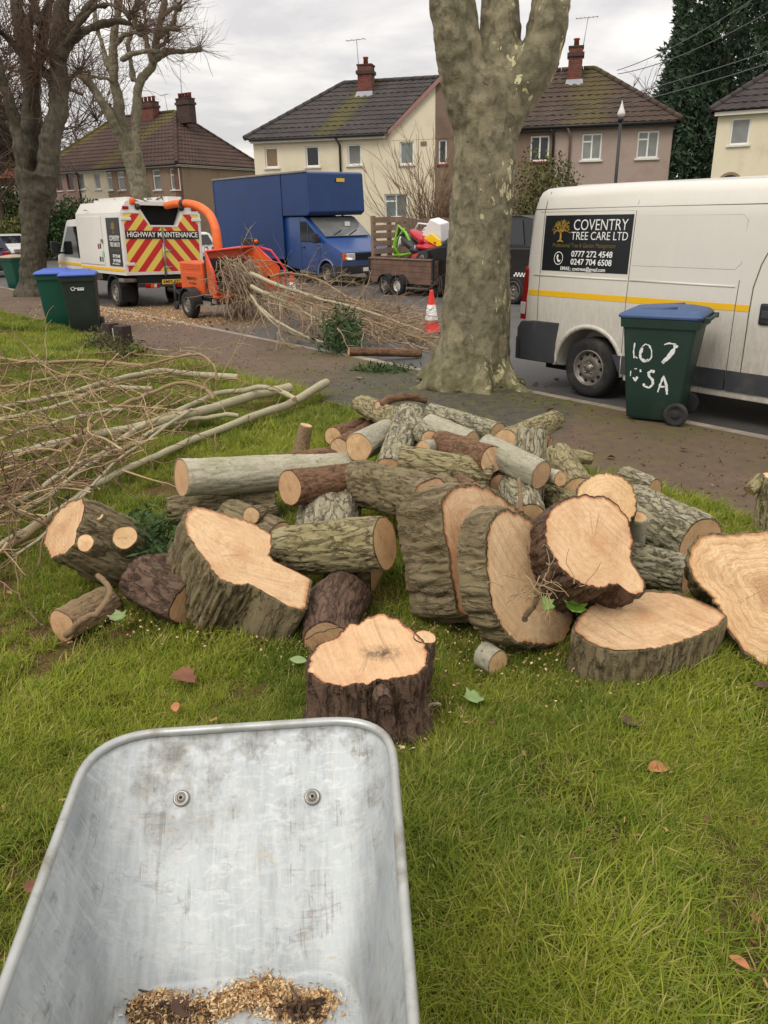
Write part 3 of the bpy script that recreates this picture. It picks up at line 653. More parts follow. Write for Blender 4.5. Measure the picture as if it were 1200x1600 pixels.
def bark_street(name, c0, c1, moss=.35):
    m, k, b = newmat(name); co = k.coord('Object')
    big = k.noise(1.5, 5, .6, co); mid = k.noise(7, 6, .65, co); v = k.noise(5, 5, .7, k.coord('Object', (3, 3, .7)))
    c = k.mix(k.rng(big, .3, .7), c0, c1); c = k.mix(k.rng(v, .45, .65, 0, .6), c, tuple(x * .5 for x in c0[:3]) + (1,))
    c = k.mix(k.math('MULTIPLY', k.rng(mid, .5, .7), moss), c, srgb(98, 96, 44))
    k.set(b.inputs['Base Color'], c); b.inputs['Roughness'].default_value = .9; b.inputs['Specular IOR Level'].default_value = .2
    k.set(b.inputs['Normal'], k.bump(k.math('ADD', v, k.math('MULTIPLY', mid, .5)), .9, .06)); return m
M_plane = bark_plane(); M_pol1 = bark_street('pollard_bark', srgb(72, 67, 58), srgb(108, 102, 90)); M_pol2 = bark_street('pale_pollard_bark', srgb(112, 106, 88), srgb(150, 142, 120), .3)
M_twig = pbr('bare_twig', srgb(104, 82, 68), .9, var=.25, vs=3); M_twig2 = pbr('dark_twig', srgb(86, 70, 62), .9, var=.25, vs=3)

# ---- the speckled plane tree beside the kerb: trunk measured in slices, then limbs
base = G(735, 600, 0.0); by = base.y
tree = thing('plane_tree', 'large plane tree with mottled flaking bark growing between the path and the kerb', 'tree', (base.x, base.y, base.z))
def atY(px, py, y): v = ray(px, py); return Vector(np.array([0, 0, CZ]) + v * (y / v[1]))
sl = [(602, 652, 806), (588, 664, 803), (570, 675, 800), (545, 682, 798.5), (515, 688, 798), (470, 693, 797.5), (420, 700, 797.5), (360, 704, 798), (300, 707, 800), (250, 710, 803), (200, 711, 808), (165, 709, 812), (130, 712, 806), (108, 722, 795)]
g = Geo(); P, Rr = [], []
for (y, a, b_) in sl:
    p, q = atY(a, y, by), atY(b_, y, by); P.append((p + q) / 2 - base); Rr.append((q - p).length / 2)
P[0].z = -.05
g.tube(P, Rr, 40)
def limb(pts, y0=by, rs=None, dy=None):
    pp, rr = [], []
    for i, (a, b_, y) in enumerate(pts):
        yy = y0 + (dy[i] if dy else 0); p, q = atY(a, y, yy), atY(b_, y, yy); pp.append((p + q) / 2 - base); rr.append((q - p).length / 2)
    return pp, rr
L = limb([(712, 800, 200), (696, 778, 150), (688, 757, 100), (680, 748, 60), (673, 739, 10), (670, 733, -50), (672, 728, -110)], dy=[0, -.03, -.06, -.08, -.1, -.12, -.1]); g.tube(*L, 24)
L = limb([(722, 810, 160), (738, 815, 110), (748, 812, 60), (751, 809, 0), (754, 806, -60), (752, 802, -120)], dy=[.05, .1, .16, .2, .25, .3]); g.tube(*L, 24)
L = limb([(730, 806, 210), (752, 826, 168), (778, 852, 128), (802, 872, 96), (820, 882, 62), (833, 890, 0), (842, 896, -50), (850, 902, -110)], dy=[0, -.02, -.03, -.02, 0, .02, .05, .1]); g.tube(*L, 24)
for ang, ln, r0 in ((200, .62, .2), (235, .36, .2), (285, .34, .2), (320, .45, .22), (20, .34, .2), (100, .4, .2), (160, .45, .2), (262, .3, .16)):
    a_ = R(ang); dx, dy_ = math.cos(a_), math.sin(a_)
    g.tube([(dx * .1, dy_ * .1, .62), (dx * .22, dy_ * .22, .3), (dx * (.3 + ln * .25), dy_ * (.3 + ln * .25), .1), (dx * (.3 + ln * .6), dy_ * (.3 + ln * .6), -.02), (dx * (.32 + ln), dy_ * (.32 + ln), -.1)], [.16, r0, r0 * .72, r0 * .45, .06], 14)
tr = g.obj('trunk', M_plane, tree); remesh(tr, .022)
me = tr.data; n_ = len(me.vertices); V = np.zeros(n_ * 3); me.vertices.foreach_get('co', V); V = V.reshape(-1, 3)
nr = np.zeros(n_ * 3); me.vertices.foreach_get('normal', nr); nr = nr.reshape(-1, 3)
d_ = .028 * fbm(V * np.array([2.6, 2.6, 1.3]), 3) + .010 * fbm(V * 11 + 5, 3) + .012 * np.maximum(0, fbm(V * np.array([5, 5, 14]) + 9, 2) - .35)
low = np.clip(1 - V[:, 2] / .6, 0, 1); th = np.arctan2(V[:, 1], V[:, 0]); d_ += low * .05 * np.sin(th * 7 + 2 * fbm(V * 2, 2))
V2 = V + nr * d_[:, None]; me.vertices.foreach_set('co', V2.ravel().astype(np.float32)); me.polygons.foreach_set('use_smooth', [True] * len(me.polygons)); me.materials.clear(); me.materials.append(M_plane); me.update()

# ---- pollarded street trees on the left
def pollard(name, label, bpx, y, mat_, trunk, stems, twigseed, shoots, kn=True, ntw=26, tw_len=1.2, vox=.05, zb=None, twm=None, slim=.85):
    b0 = atY(bpx[0], bpx[1], y); b0.z = float(ground(b0.x, b0.y)) if zb is None else zb
    t = thing(name, label, 'tree', b0, 0, None)
    g = Geo(); pp, rr = [], []
    for (a, b_, py) in trunk:
        p, q = atY(a, py, y), atY(b_, py, y); pp.append((p + q) / 2 - b0); rr.append((q - p).length / 2)
    pp[0].z = min(pp[0].z, -.05) if pp[0].z < .4 else pp[0].z
    g.tube(pp, rr, 20); starts, dirs = [], []
    rg = np.random.default_rng(twigseed)
    for st_ in stems:
        pts, w0, w1, dy0, dy1, knob = st_
        m_ = len(pts); sp_, sr = [], []
        for i, (px, py) in enumerate(pts):
            u = i / (m_ - 1); yy = y + dy0 + (dy1 - dy0) * u; p = atY(px, py, yy); w = (w0 + (w1 - w0) * u) / 2 * yy / F * slim
            p = p - b0 + Vector(rg.normal(0, w * .2, 3)); sp_.append(p); sr.append(w)
        # refine by midpoint smoothing
        g.tube(sp_, sr, 10)
        tip = sp_[-1]
        if knob:
            bm = bmesh.new(); bmesh.ops.create_icosphere(bm, subdivisions=2, radius=sr[-1] * knob)
            vs = [v.co + tip for v in bm.verts]; g.add(vs, [[v.index for v in q.verts] for q in bm.faces], 0, True); bm.free()
            dr = (sp_[-1] - sp_[-2]).normalized()
            for _ in range(ntw): starts.append(tip); dirs.append(np.array(dr) * .5 + rg.normal(0, .55, 3) + np.array([0, 0, .35]))
        for i in range(shoots):
            u = rg.random() * (m_ - 1); i0 = int(u); p = sp_[i0].lerp(sp_[min(i0 + 1, m_ - 1)], u - i0); starts.append(p); dirs.append(rg.normal(0, .8, 3) + np.array([0, 0, .7]))
    tr = g.obj('trunk', mat_, t); remesh(tr, vox)
    me = tr.data; n_ = len(me.vertices); V = np.zeros(n_ * 3); me.vertices.foreach_get('co', V); V = V.reshape(-1, 3); nr = np.zeros(n_ * 3); me.vertices.foreach_get('normal', nr); nr = nr.reshape(-1, 3)
    V = V + nr * (.04 * fbm(V * 2.4, 3) + .02 * fbm(V * 9, 2))[:, None]; me.vertices.foreach_set('co', V.ravel().astype(np.float32)); me.materials.clear(); me.materials.append(mat_); me.update()
    if len(starts):
        starts = np.array([list(q) for q in starts]); N = len(starts); ln = rg.uniform(.45, 1.25, N) * tw_len
        P1 = wander(starts, np.array(dirs), ln, 6, .13, .02, rg); r1 = np.linspace(.011, .004, 6)[None] * rg.uniform(.7, 1.3, (N, 1))
        idx = rg.integers(0, N, N); j = rg.integers(2, 5, N); P2 = wander(P1[idx, j], (P1[idx, j] - P1[idx, j - 1]) + rg.normal(0, .12, (N, 3)), ln[idx] * .5, 4, .15, .02, rg); r2 = np.broadcast_to(np.linspace(.006, .003, 4)[None], (N, 4))
        V, Fq = cat_mesh([strands(P1, r1), strands(P2, r2)])
        o = npmesh('twigs', V, Fq, twm or M_twig, t); tag(o, kind='stuff')
    return t
y1 = 22.0
pollard('pollard_tree', 'dark trunked pollarded tree with many stems at the left edge, beside a green bin', (52, 460), y1, M_pol1,
    [(22, 82, 462), (30, 76, 445), (33, 72, 420), (34, 70, 390), (35, 72, 360), (33, 76, 330), (30, 84, 300), (26, 90, 270)],
    [([(66, 300), (74, 262), (80, 220), (86, 170), (91, 120), (95, 70), (98, 20), (100, -40)], 44, 24, -.1, .2, 0),
     ([(50, 300), (48, 250), (44, 200), (42, 150), (37, 100), (31, 50), (25, 0), (20, -50)], 30, 19, .2, .5, 0),
     ([(55, 280), (56, 220), (57, 160), (60, 100), (68, 55), (76, 20), (84, -40)], 24, 14, .3, .9, 0),
     ([(40, 290), (32, 240), (22, 190), (12, 150), (4, 115), (-8, 85), (-25, 40)], 24, 14, -.2, -.7, 0),
     ([(50, 120), (50, 80), (44, 40), (52, 10), (60, -30)], 14, 9, .3, .4, 1.4),
     ([(94, 90), (108, 66), (128, 48), (158, 39), (186, 33), (202, 38), (218, 46)], 20, 9, 0, -.4, 1.7),
     ([(96, 82), (112, 52), (128, 22), (146, 2), (160, -20)], 16, 9, .1, .5, 1.6),
     ([(100, 70), (124, 40), (146, 14), (170, 8), (190, 16), (204, 22)], 13, 8, -.3, -.9, 1.9),
     ([(28, 78), (18, 66), (8, 56), (-4, 48)], 12, 8, 0, -.5, 1.6), ([(72, 118), (64, 96), (74, 88)], 9, 7, 0, -.3, 1.5), ([(78, 130), (66, 116), (58, 112)], 9, 6, 0, -.2, 1.5),
     ([(100, 165), (106, 130), (116, 116), (124, 112)], 9, 7, .1, .4, 1.4), ([(62, 40), (58, 20), (50, 4), (40, -14)], 12, 9, .1, .3, 1.5)],
    5, 34, ntw=34, tw_len=1.5, slim=.74, vox=.04)
y2 = 41.0
pollard('pollard_tree', 'pale pollarded tree with knuckled branch ends, behind the white tipper truck', (222, 395), y2, M_pol2,
    [(205, 250, 398), (208, 246, 360), (206, 240, 320), (203, 232, 290), (196, 226, 262), (190, 222, 240)],
    [([(203, 255), (190, 222), (176, 190), (160, 160), (146, 140), (130, 122), (114, 110)], 17, 11, 0, -1.5, 0),
     ([(205, 250), (196, 215), (188, 185), (182, 150), (178, 122), (176, 100), (180, 60), (184, 20), (188, -30)], 20, 11, .2, .6, 0),
     ([(210, 255), (212, 215), (211, 180), (213, 140), (222, 120), (236, 104), (240, 80), (248, 50), (255, 20), (262, -30)], 17, 10, 0, .4, 0),
     ([(238, 98), (252, 86), (272, 80), (292, 80), (312, 77)], 11, 6, 0, -.6, 1.7), ([(190, 92), (206, 84), (230, 80), (258, 80)], 9, 6, -.3, -.8, 1.5),
     ([(176, 118), (166, 96), (160, 70), (150, 40), (146, 10)], 10, 7, .4, 1, 1.5), ([(210, 130), (204, 100), (200, 70), (208, 40), (214, 10)], 10, 7, .3, .9, 1.6),
     ([(180, 70), (192, 56), (212, 50), (220, 52)], 9, 7, 0, -.6, 2.0), ([(148, 145), (162, 158), (174, 176)], 8, 8, -.6, 0, 0), ([(130, 148), (112, 142), (104, 140)], 6, 5, -.6, -1.2, 1.4),
     ([(238, 100), (230, 70), (228, 40), (226, 16)], 9, 6, .3, .8, 1.6), ([(246, 60), (260, 48), (272, 34), (276, 10)], 8, 6, 0, -.4, 1.9), ([(238, 80), (254, 68), (262, 64)], 8, 6, 0, -.5, 1.6),
     ([(256, 24), (268, 14), (280, 12)], 8, 6, 0, .3, 1.8), ([(180, 130), (168, 122), (142, 120)], 6, 5, -.5, -1, 1.4), ([(240, 46), (262, 44), (278, 46)], 7, 5, 0, -.7, 1.6)],
    9, 26, ntw=40, tw_len=1.5, vox=.06, zb=.1)
# thin bare tree far behind on the left
def bare_tree(name, label, px, py, y, h, spread, seed, n=260, rad=.16, zb=.1, up=.9):
    rg = np.random.default_rng(seed); b0 = atY(px, py, y); b0.z = zb
    t = thing(name, label, 'tree', b0)
    trunk = wander(np.zeros((1, 3)), np.array([[0, 0, 1.0]]), h * .55, 8, .06, .05, rg); parts = [strands(trunk, np.linspace(rad, rad * .6, 8)[None], 8)]
    g1 = rg.integers(2, 8, 16); P1 = wander(trunk[0, g1], np.concatenate([rg.normal(0, .7, (16, 2)), np.full((16, 1), up)], 1), h * .5 * rg.uniform(.7, 1.1, 16), 7, .14, .04, rg); parts.append(strands(P1, np.linspace(rad * .45, rad * .15, 7)[None].repeat(16, 0), 5))
    o = npmesh('trunk', *cat_mesh(parts), M_twig2, t)
    i = rg.integers(0, 16, n); j = rg.integers(2, 7, n); P2 = wander(P1[i, j], rg.normal(0, .6, (n, 3)) + np.array([0, 0, .6]), h * .2 * spread * rg.uniform(.5, 1.2, n), 5, .18, .03, rg)
    i = rg.integers(0, n, n * 3); j = rg.integers(1, 5, n * 3); P3 = wander(P2[i, j], (P2[i, j] - P2[i, j - 1]) * 3 + rg.normal(0, .2, (n * 3, 3)), h * .09 * spread * rg.uniform(.5, 1.2, n * 3), 4, .2, .03, rg)
    o = npmesh('twigs', *cat_mesh([strands(P2, np.linspace(.03, .014, 5)[None].repeat(n, 0)), strands(P3, np.linspace(.014, .007, 4)[None].repeat(n * 3, 0))]), M_twig2, t); tag(o, kind='stuff'); return t
bare_tree('bare_tree', 'thin bare tree with a haze of twigs far behind the brown terrace', 128, 330, 62, 9, 1.5, 3, 420)
bare_tree('bare_tree', 'bushy bare tree at the far left, behind the dark pollarded trunk', 8, 350, 48, 13, 1.6, 4, 700)
bare_tree('bare_tree', 'small bare treetop showing between the pink roof and the tall conifers', 1040, 260, 55, 11, .9, 8, 200, .14)

# ---- tall conifers at the right, shrubs, hedges
def leaf_mat(name, c0, c1):
    m, k, b = newmat(name); co = k.coord('Object'); n1 = k.noise(1.3, 5, .6, co); n2 = k.noise(14, 3, .6, co)
    c = k.mix(k.rng(k.math('ADD', k.math('MULTIPLY', n1, .6), k.math('MULTIPLY', n2, .4)), .35, .65), c0, c1)
    k.set(b.inputs['Base Color'], c); b.inputs['Roughness'].default_value = .7; b.inputs['Specular IOR Level'].default_value = .25; return m
M_con = leaf_mat('conifer_foliage', srgb(42, 60, 48), srgb(84, 104, 78)); M_shrub = leaf_mat('shrub_leaves', srgb(62, 70, 34), srgb(112, 112, 62)); M_hedge = leaf_mat('hedge_leaves', srgb(44, 62, 28), srgb(84, 104, 48)); M_darkgr = leaf_mat('dark_green_leaves', srgb(30, 48, 24), srgb(62, 86, 40))
def leaf_cloud(C, S, rg, aspect=2.2, out=None, droop=0.0, curl=.0):
    """N leaf blades (diamond of two triangles) at C with size S, random attitude biased along out"""
    N = len(C); a = rg.normal(0, 1, (N, 3)); a = a + (0 if out is None else out * 1.4); a[:, 2] -= droop; a /= np.linalg.norm(a, axis=1, keepdims=True)
    b_ = np.cross(a, rg.normal(0, 1, (N, 3))); b_ /= np.linalg.norm(b_, axis=1, keepdims=True)
    S = np.broadcast_to(S, (N,))[:, None]
    p0 = C; p2 = C + a * S; m_ = C + a * S * .45; p1 = m_ + b_ * S / aspect * .5; p3 = m_ - b_ * S / aspect * .5
    V = np.stack([p0, p1, p2, p3], 1).reshape(-1, 3); return V, np.arange(N * 4).reshape(N, 4)
def conifer(label, px, y, h, rad, seed, n=52000):
    rg = np.random.default_rng(seed); b0 = atY(px, 330, y); b0.z = .1
    t = thing('conifer_tree', label, 'tree', b0, 0, 'tall dark conifers')
    g = Geo(); g.tube([(0, 0, 0), (0, 0, h * .9)], [.35, .05], 10); g.obj('trunk', M_pol1, t)
    u = rg.random(n) ** .8; th = rg.random(n) * 2 * np.pi; z = u * h
    prof = rad * np.clip((1 - u) * 2.6, 0, 1) ** .75 * (1 - .18 * u)
    lump = 1 + .32 * fbm(np.stack([np.cos(th) * 2.2, np.sin(th) * 2.2, z * .55], -1) + seed, 4)
    r = prof * lump * (1 - .22 * rg.random(n) ** 2)
    C = np.stack([r * np.cos(th), r * np.sin(th), z], -1); out = np.stack([np.cos(th), np.sin(th), np.full(n, .7)], -1)
    V, Fq = leaf_cloud(C, rg.uniform(.2, .5, n), rg, 3.0, out, .1); npmesh('crown', V, Fq, M_con, t, smooth=False)
conifer('tall dark conifer, the nearest of the row, rising behind the pink house end', 1108, 50, 24, 3.6, 1); conifer('tall dark conifer at the right edge, behind the cream house', 1190, 52, 27, 4.4, 2, 60000)
conifer('shorter dark conifer on the left flank of the conifer row', 1060, 52, 12.5, 2.4, 3, 24000); conifer('tall dark conifer beyond the right edge of the cream house', 1290, 54, 27, 5, 4, 30000)
def shrub(name, label, c, rx, ry, h, n, leaf, m, seed, lift=.0, stems=14):
    rg = np.random.default_rng(seed); t = thing(name, label, 'shrub', c)
    P = wander(np.zeros((stems, 3)), rg.normal(0, .5, (stems, 3)) * np.array([rx, ry, .2]) + np.array([0, 0, h]), h * .8, 5, .15, 0, rg); npmesh('stem', *strands(P, np.linspace(.02, .008, 5)[None].repeat(stems, 0), 4), M_twig2, t)
    q = rg.normal(0, 1, (n, 3)); q /= np.linalg.norm(q, axis=1, keepdims=True); rr = rg.random(n) ** .35 * (1 + .35 * fbm(q * 2 + seed, 3))
    C = q * rr[:, None] * np.array([rx, ry, h / 2]) + np.array([0, 0, h / 2 + lift]); C = C[C[:, 2] > .02]
    V, Fq = leaf_cloud(C, rg.uniform(.6, 1.3, len(C)) * leaf, rg, 2, q[:len(C)]); npmesh('foliage', V, Fq, m, t, smooth=False); return t
p = atY(850, 322, 29.5); p.z = .1; shrub('green_shrub', 'loose green shrub against the brown house wall, left of the van roof', p, 1.25, .8, 3.9, 5200, .13, M_shrub, 3)
p = atY(866, 322, 27.5); p.z = .1; shrub('red_leaf_shrub', 'low shrub with a few red leaves below the green shrub', p, .8, .5, 2.1, 1400, .1, leaf_mat('reddish_leaves', srgb(84, 60, 40), srgb(110, 60, 44)), 6)
def twig_bush(label, c, h, n, spread, seed, m):
    rg = np.random.default_rng(seed); t = thing('bare_shrub', label, 'shrub', c)
    P = wander(rg.normal(0, .15, (n, 3)) * np.array([1, 1, 0]), np.concatenate([rg.normal(0, spread, (n, 2)), np.ones((n, 1))], 1), h * rg.uniform(.5, 1, n), 8, .09, .0, rg)
    npmesh('stem', *strands(P[:60], np.linspace(.022, .008, 8)[None].repeat(min(60, n), 0), 4), m, t)
    i = rg.integers(0, n, n * 7); j = rg.integers(2, 8, n * 7); P2 = wander(P[i, j], (P[i, j] - P[i, j - 1]) * 3 + rg.normal(0, .25, (n * 7, 3)), h * .22 * rg.uniform(.5, 1.2, n * 7), 5, .14, .01, rg)
    tag(npmesh('twigs', *strands(P2, np.linspace(.010, .005, 5)[None].repeat(n * 7, 0)), m, t), kind='stuff')
p = atY(676, 345, 31.0); p.z = .1; twig_bush('bare twiggy shrub fanning up against the cream and brown wall', p, 4.5, 90, .28, 11, pbr('pale_bare_twig', srgb(140, 116, 92), .9, var=.25, vs=3))
p = atY(694, 345, 30.0); p.z = .1; twig_bush('dense brown bare shrub behind the board fence, beside the tree trunk', p, 2.6, 80, .3, 12, pbr('brown_twig', srgb(96, 70, 50), .9, var=.25, vs=3))
for q in (((112, 372), 46, 2.2, 1.2, 3.2, M_darkgr, 'dark rounded hedge shrub beside the white truck cab'), ((22, 360), 50, 1.6, 1.2, 4.2, M_hedge, 'light green clipped conifer in front of the far brick house'), ((70, 378), 47, 3.0, 1.2, 2.4, M_shrub, 'straggly olive hedge behind the dark pollarded trunk')):
    (px, py), y, rx, ry, h, m, lb = q; p = atY(px, py, y); p.z = .1; shrub('garden_shrub', lb, p, rx, ry, h, 5200, .2, m, int(px))
p = atY(4, 300, 66); p.z = .1; shrub('dark_evergreen', 'dark evergreen treetop above the far brick house roof', p, 5, 3, 11, 9000, .45, M_darkgr, 77)

# ---- garden wall and fence across the road
M_stone = pbr('garden_wall_stone', srgb(140, 122, 104), .9, var=.3, vs=3, bump=.6, bs=30)
gw = thing('garden_wall', 'low pale garden wall across the road, behind the white tipper truck', 'wall', W(-40, 11.6, .1), YAW)
for r_ in range(5):
    for c_ in range(16):
        g = Geo(); w_ = .62; x = c_ * .64 + (r_ % 2) * .32; g.box(x, x + w_, random.uniform(-.02, .02), .24, r_ * .2 + .004, r_ * .2 + .19, bev=.02); g.obj('stone', M_stone, gw)
M_board = pbr('weathered_fence_board', srgb(122, 104, 88), .9, var=.22, vs=2.5, bump=.6, bs=25, dirt=srgb(86, 74, 62), dirt_amt=.5, ds=2)
fn = thing('board_fence', 'weathered upright board fence behind the loaded trailer', 'fence', W(-12.6, 11.0, .1), YAW)
bme = []
for v_ in range(3):
    g = Geo(); g.box(0, .135, -.012, .012, 0, 1.78 + random.uniform(-.02, .02), bev=.003); o = g.obj('board', M_board, fn); o.location = (v_ * .15, 0, 0); bme.append(o.data)
for i in range(3, 46):
    o = link('board', random.choice(bme), fn); o.location = (i * .15, random.uniform(-.008, .008), random.uniform(-.03, .02)); o.rotation_euler = (0, random.uniform(-.012, .012), 0)
for z in (.4, 1.5):
    g = Geo(); g.box(0, 6.9, .02, .06, z, z + .08); g.obj('rail', M_board, fn)
for x in (0, 1.8, 3.6, 5.4, 6.9):
    g = Geo(); g.box(x, x + .1, .065, .16, 0, 1.75); g.obj('post', M_board, fn)

# ---- street lamp and cables
M_lamp = pbr('lamp_post_paint', srgb(52, 52, 54), .5, .3); M_lampgl = pbr('lamp_globe', srgb(214, 210, 204), .25)
lp = W(-3.23, 9.8, .1); v = ray(957, 158); hh = CZ + v[2] / math.hypot(v[0], v[1]) * math.hypot(lp[0], lp[1]) - .1
tp = np.array([0, 0, CZ]) + v * (math.hypot(lp[0], lp[1]) / math.hypot(v[0], v[1]))
lam = thing('street_lamp', 'slim dark street lamp with a small white lantern, in front of the pink house', 'street lamp', lp)
g = Geo(); g.tube([(0, 0, 0), (0, 0, .9)], .075, 14); g.tube([(0, 0, .9), (0, 0, .98)], [.075, .045], 14); g.tube([(0, 0, .98), (0, 0, hh - .4)], [.045, .035], 12); g.obj('post', M_lamp, lam)
g = Geo(); g.lathe([(.0, hh - .42), (.06, hh - .42), (.07, hh - .36), (.05, hh - .33)], 14); g.obj('collar', M_lamp, lam)
g = Geo(); g.lathe([(.045, hh - .33), (.085, hh - .29), (.088, hh - .25), (.05, hh - .16), (.02, hh - .06), (.008, hh)], 16); g.obj('lantern', M_lampgl, lam)
M_cable = pbr('phone_cable', srgb(90, 90, 92), .6)
def cable(a, b_, sag, label):
    a, b_ = Vector(a), Vector(b_); pts = [a.lerp(b_, u) - Vector((0, 0, sag * 4 * u * (1 - u))) for u in np.linspace(0, 1, 24)]
    g = Geo(); g.tube(pts, .014, 5); tag(g.obj('overhead_cable', M_cable), label, 'cable', 'overhead phone cables')
c1, c2 = atY(964, 110, 33.5), atY(1262, -60, 20)
cable(c1, c2, .25, 'upper of two thin overhead cables rising from the pink house roof to the right'); cable(c1 + Vector((.05, 0, -.12)), c2 + Vector((.4, 0, -.35)), .3, 'lower of two thin overhead cables rising from the pink house roof to the right')
cable(atY(806, 190, 31), atY(1260, 60, 22), .15, 'thin cable crossing the pink house roof towards the conifers, the upper of two'); cable(atY(806, 196, 31), atY(1265, 78, 22), .2, 'thin cable crossing the pink house roof towards the conifers, the lower of two')
# ================================================================= vehicles
def paint(name, col, rough=.32, dirt=None, da=.4, ds=1.6, var=.03):
    m, k, b = newmat(name); co = k.coord('Object'); sp = k.n('SeparateXYZ'); k.set(sp.inputs[0], co)
    n1 = k.noise(2.0, 5, .6, co); n2 = k.noise(9, 6, .7, k.coord('Object', (2.5, 2.5, .7)))
    c = k.mix(k.rng(n1, .3, .7), tuple(x * (1 - var) for x in col[:3]) + (1,), tuple(min(1, x * (1 + var)) for x in col[:3]) + (1,))
    if dirt is not None:
        low = k.rng(sp.outputs[2], 1.3, .3, .06, 1.0)
        f_ = k.math('MULTIPLY', k.math('MULTIPLY', k.rng(k.math('ADD', n2, k.math('MULTIPLY', n1, .5)), .5, .95), low), da, clamp=True)
        c = k.mix(f_, c, dirt); k.set(b.inputs['Roughness'], k.math('ADD', rough, k.math('MULTIPLY', f_, .5)))
    else: b.inputs['Roughness'].default_value = rough
    k.set(b.inputs['Base Color'], c); b.inputs['Coat Weight'].default_value = .25; b.inputs['Coat Roughness'].default_value = .15
    k.set(b.inputs['Normal'], k.bump(k.noise(1.6, 2, .5, co), .06, .05)); return m
M_white = paint('white_van_paint', srgb(216, 212, 202), .3, srgb(146, 132, 110), .9)
M_white2 = paint('white_truck_paint', srgb(224, 221, 214), .4, srgb(150, 136, 116), .6)
M_seam = pbr('panel_gap', srgb(92, 88, 80), .8); M_blk = pbr('black_plastic', srgb(40, 40, 42), .55, var=.2, vs=4, dirt=srgb(86, 78, 68), dirt_amt=.3)
M_greypl = pbr('grey_bumper_plastic', srgb(60, 62, 66), .6, var=.15, vs=4, dirt=srgb(104, 96, 84), dirt_amt=.25)
M_tyre = pbr('tyre_rubber', srgb(34, 33, 33), .8, var=.2, vs=8, bump=.4, bs=50, dirt=srgb(92, 84, 74), dirt_amt=.35)
M_steel = pbr('steel_rim', srgb(132, 126, 118), .45, .55, var=.25, vs=6, dirt=srgb(92, 74, 58), dirt_amt=.6, ds=9)
M_dark = pbr('dark_underside', srgb(20, 20, 20), .9); M_holeshade = pbr('painted_hole_shade', srgb(10, 10, 10), 1, var=.0)  # the second is plain black standing in for shade inside openings
M_red = pbr('red_lens', srgb(150, 20, 22), .15, var=.1); M_amber = pbr('amber_lens', srgb(220, 92, 20), .2, var=.1); M_clear = pbr('clear_lens', srgb(200, 198, 192), .12)
M_yel = pbr('yellow_tape', srgb(232, 182, 16), .5, var=.04); M_sign = pbr('black_sign', srgb(24, 28, 32), .35, var=.06, spec=.4); M_txt = pbr('white_lettering', srgb(238, 238, 234), .5, var=.02)
M_gold = pbr('gold_print', srgb(178, 144, 62), .5, var=.2, vs=20); M_gold2 = pbr('dull_gold_print', srgb(112, 98, 52), .5, var=.15); M_plateY = pbr('yellow_plate', srgb(226, 186, 40), .4, var=.04); M_plateW = pbr('white_plate', srgb(222, 220, 214), .4, var=.04)
M_carglass = glass_mat('vehicle_glass', srgb(30, 33, 36)); M_screen = glass_mat('windscreen_glass', srgb(118, 120, 118)); M_orange = paint('orange_machine_paint', srgb(226, 92, 28), .4, srgb(110, 70, 46), .5); M_orange2 = paint('faded_red_edge', srgb(214, 58, 44), .45)
M_hose = pbr('orange_chute', srgb(232, 108, 40), .5, var=.1, vs=4, dirt=srgb(150, 80, 44), dirt_amt=.3); M_chrome = pbr('bare_metal', srgb(150, 146, 140), .35, .8, var=.2, vs=6)
M_blue = paint('blue_lorry_paint', srgb(20, 64, 128), .38, srgb(70, 72, 84), .55, var=.1); M_bluebox = pbr('blue_box_panel', srgb(14, 52, 104), .42, var=.16, vs=1.3, dirt=srgb(58, 76, 116), dirt_amt=.25, ds=5)
M_plank = pbr('brown_trailer_plank', srgb(112, 86, 72), .85, var=.3, vs=3, bump=.5, bs=30, dirt=srgb(74, 56, 48), dirt_amt=.5, ds=4); M_pallet = pbr('grey_pallet_wood', srgb(134, 112, 94), .9, var=.2, vs=4, bump=.5, bs=30, dirt=srgb(92, 74, 60), dirt_amt=.5)

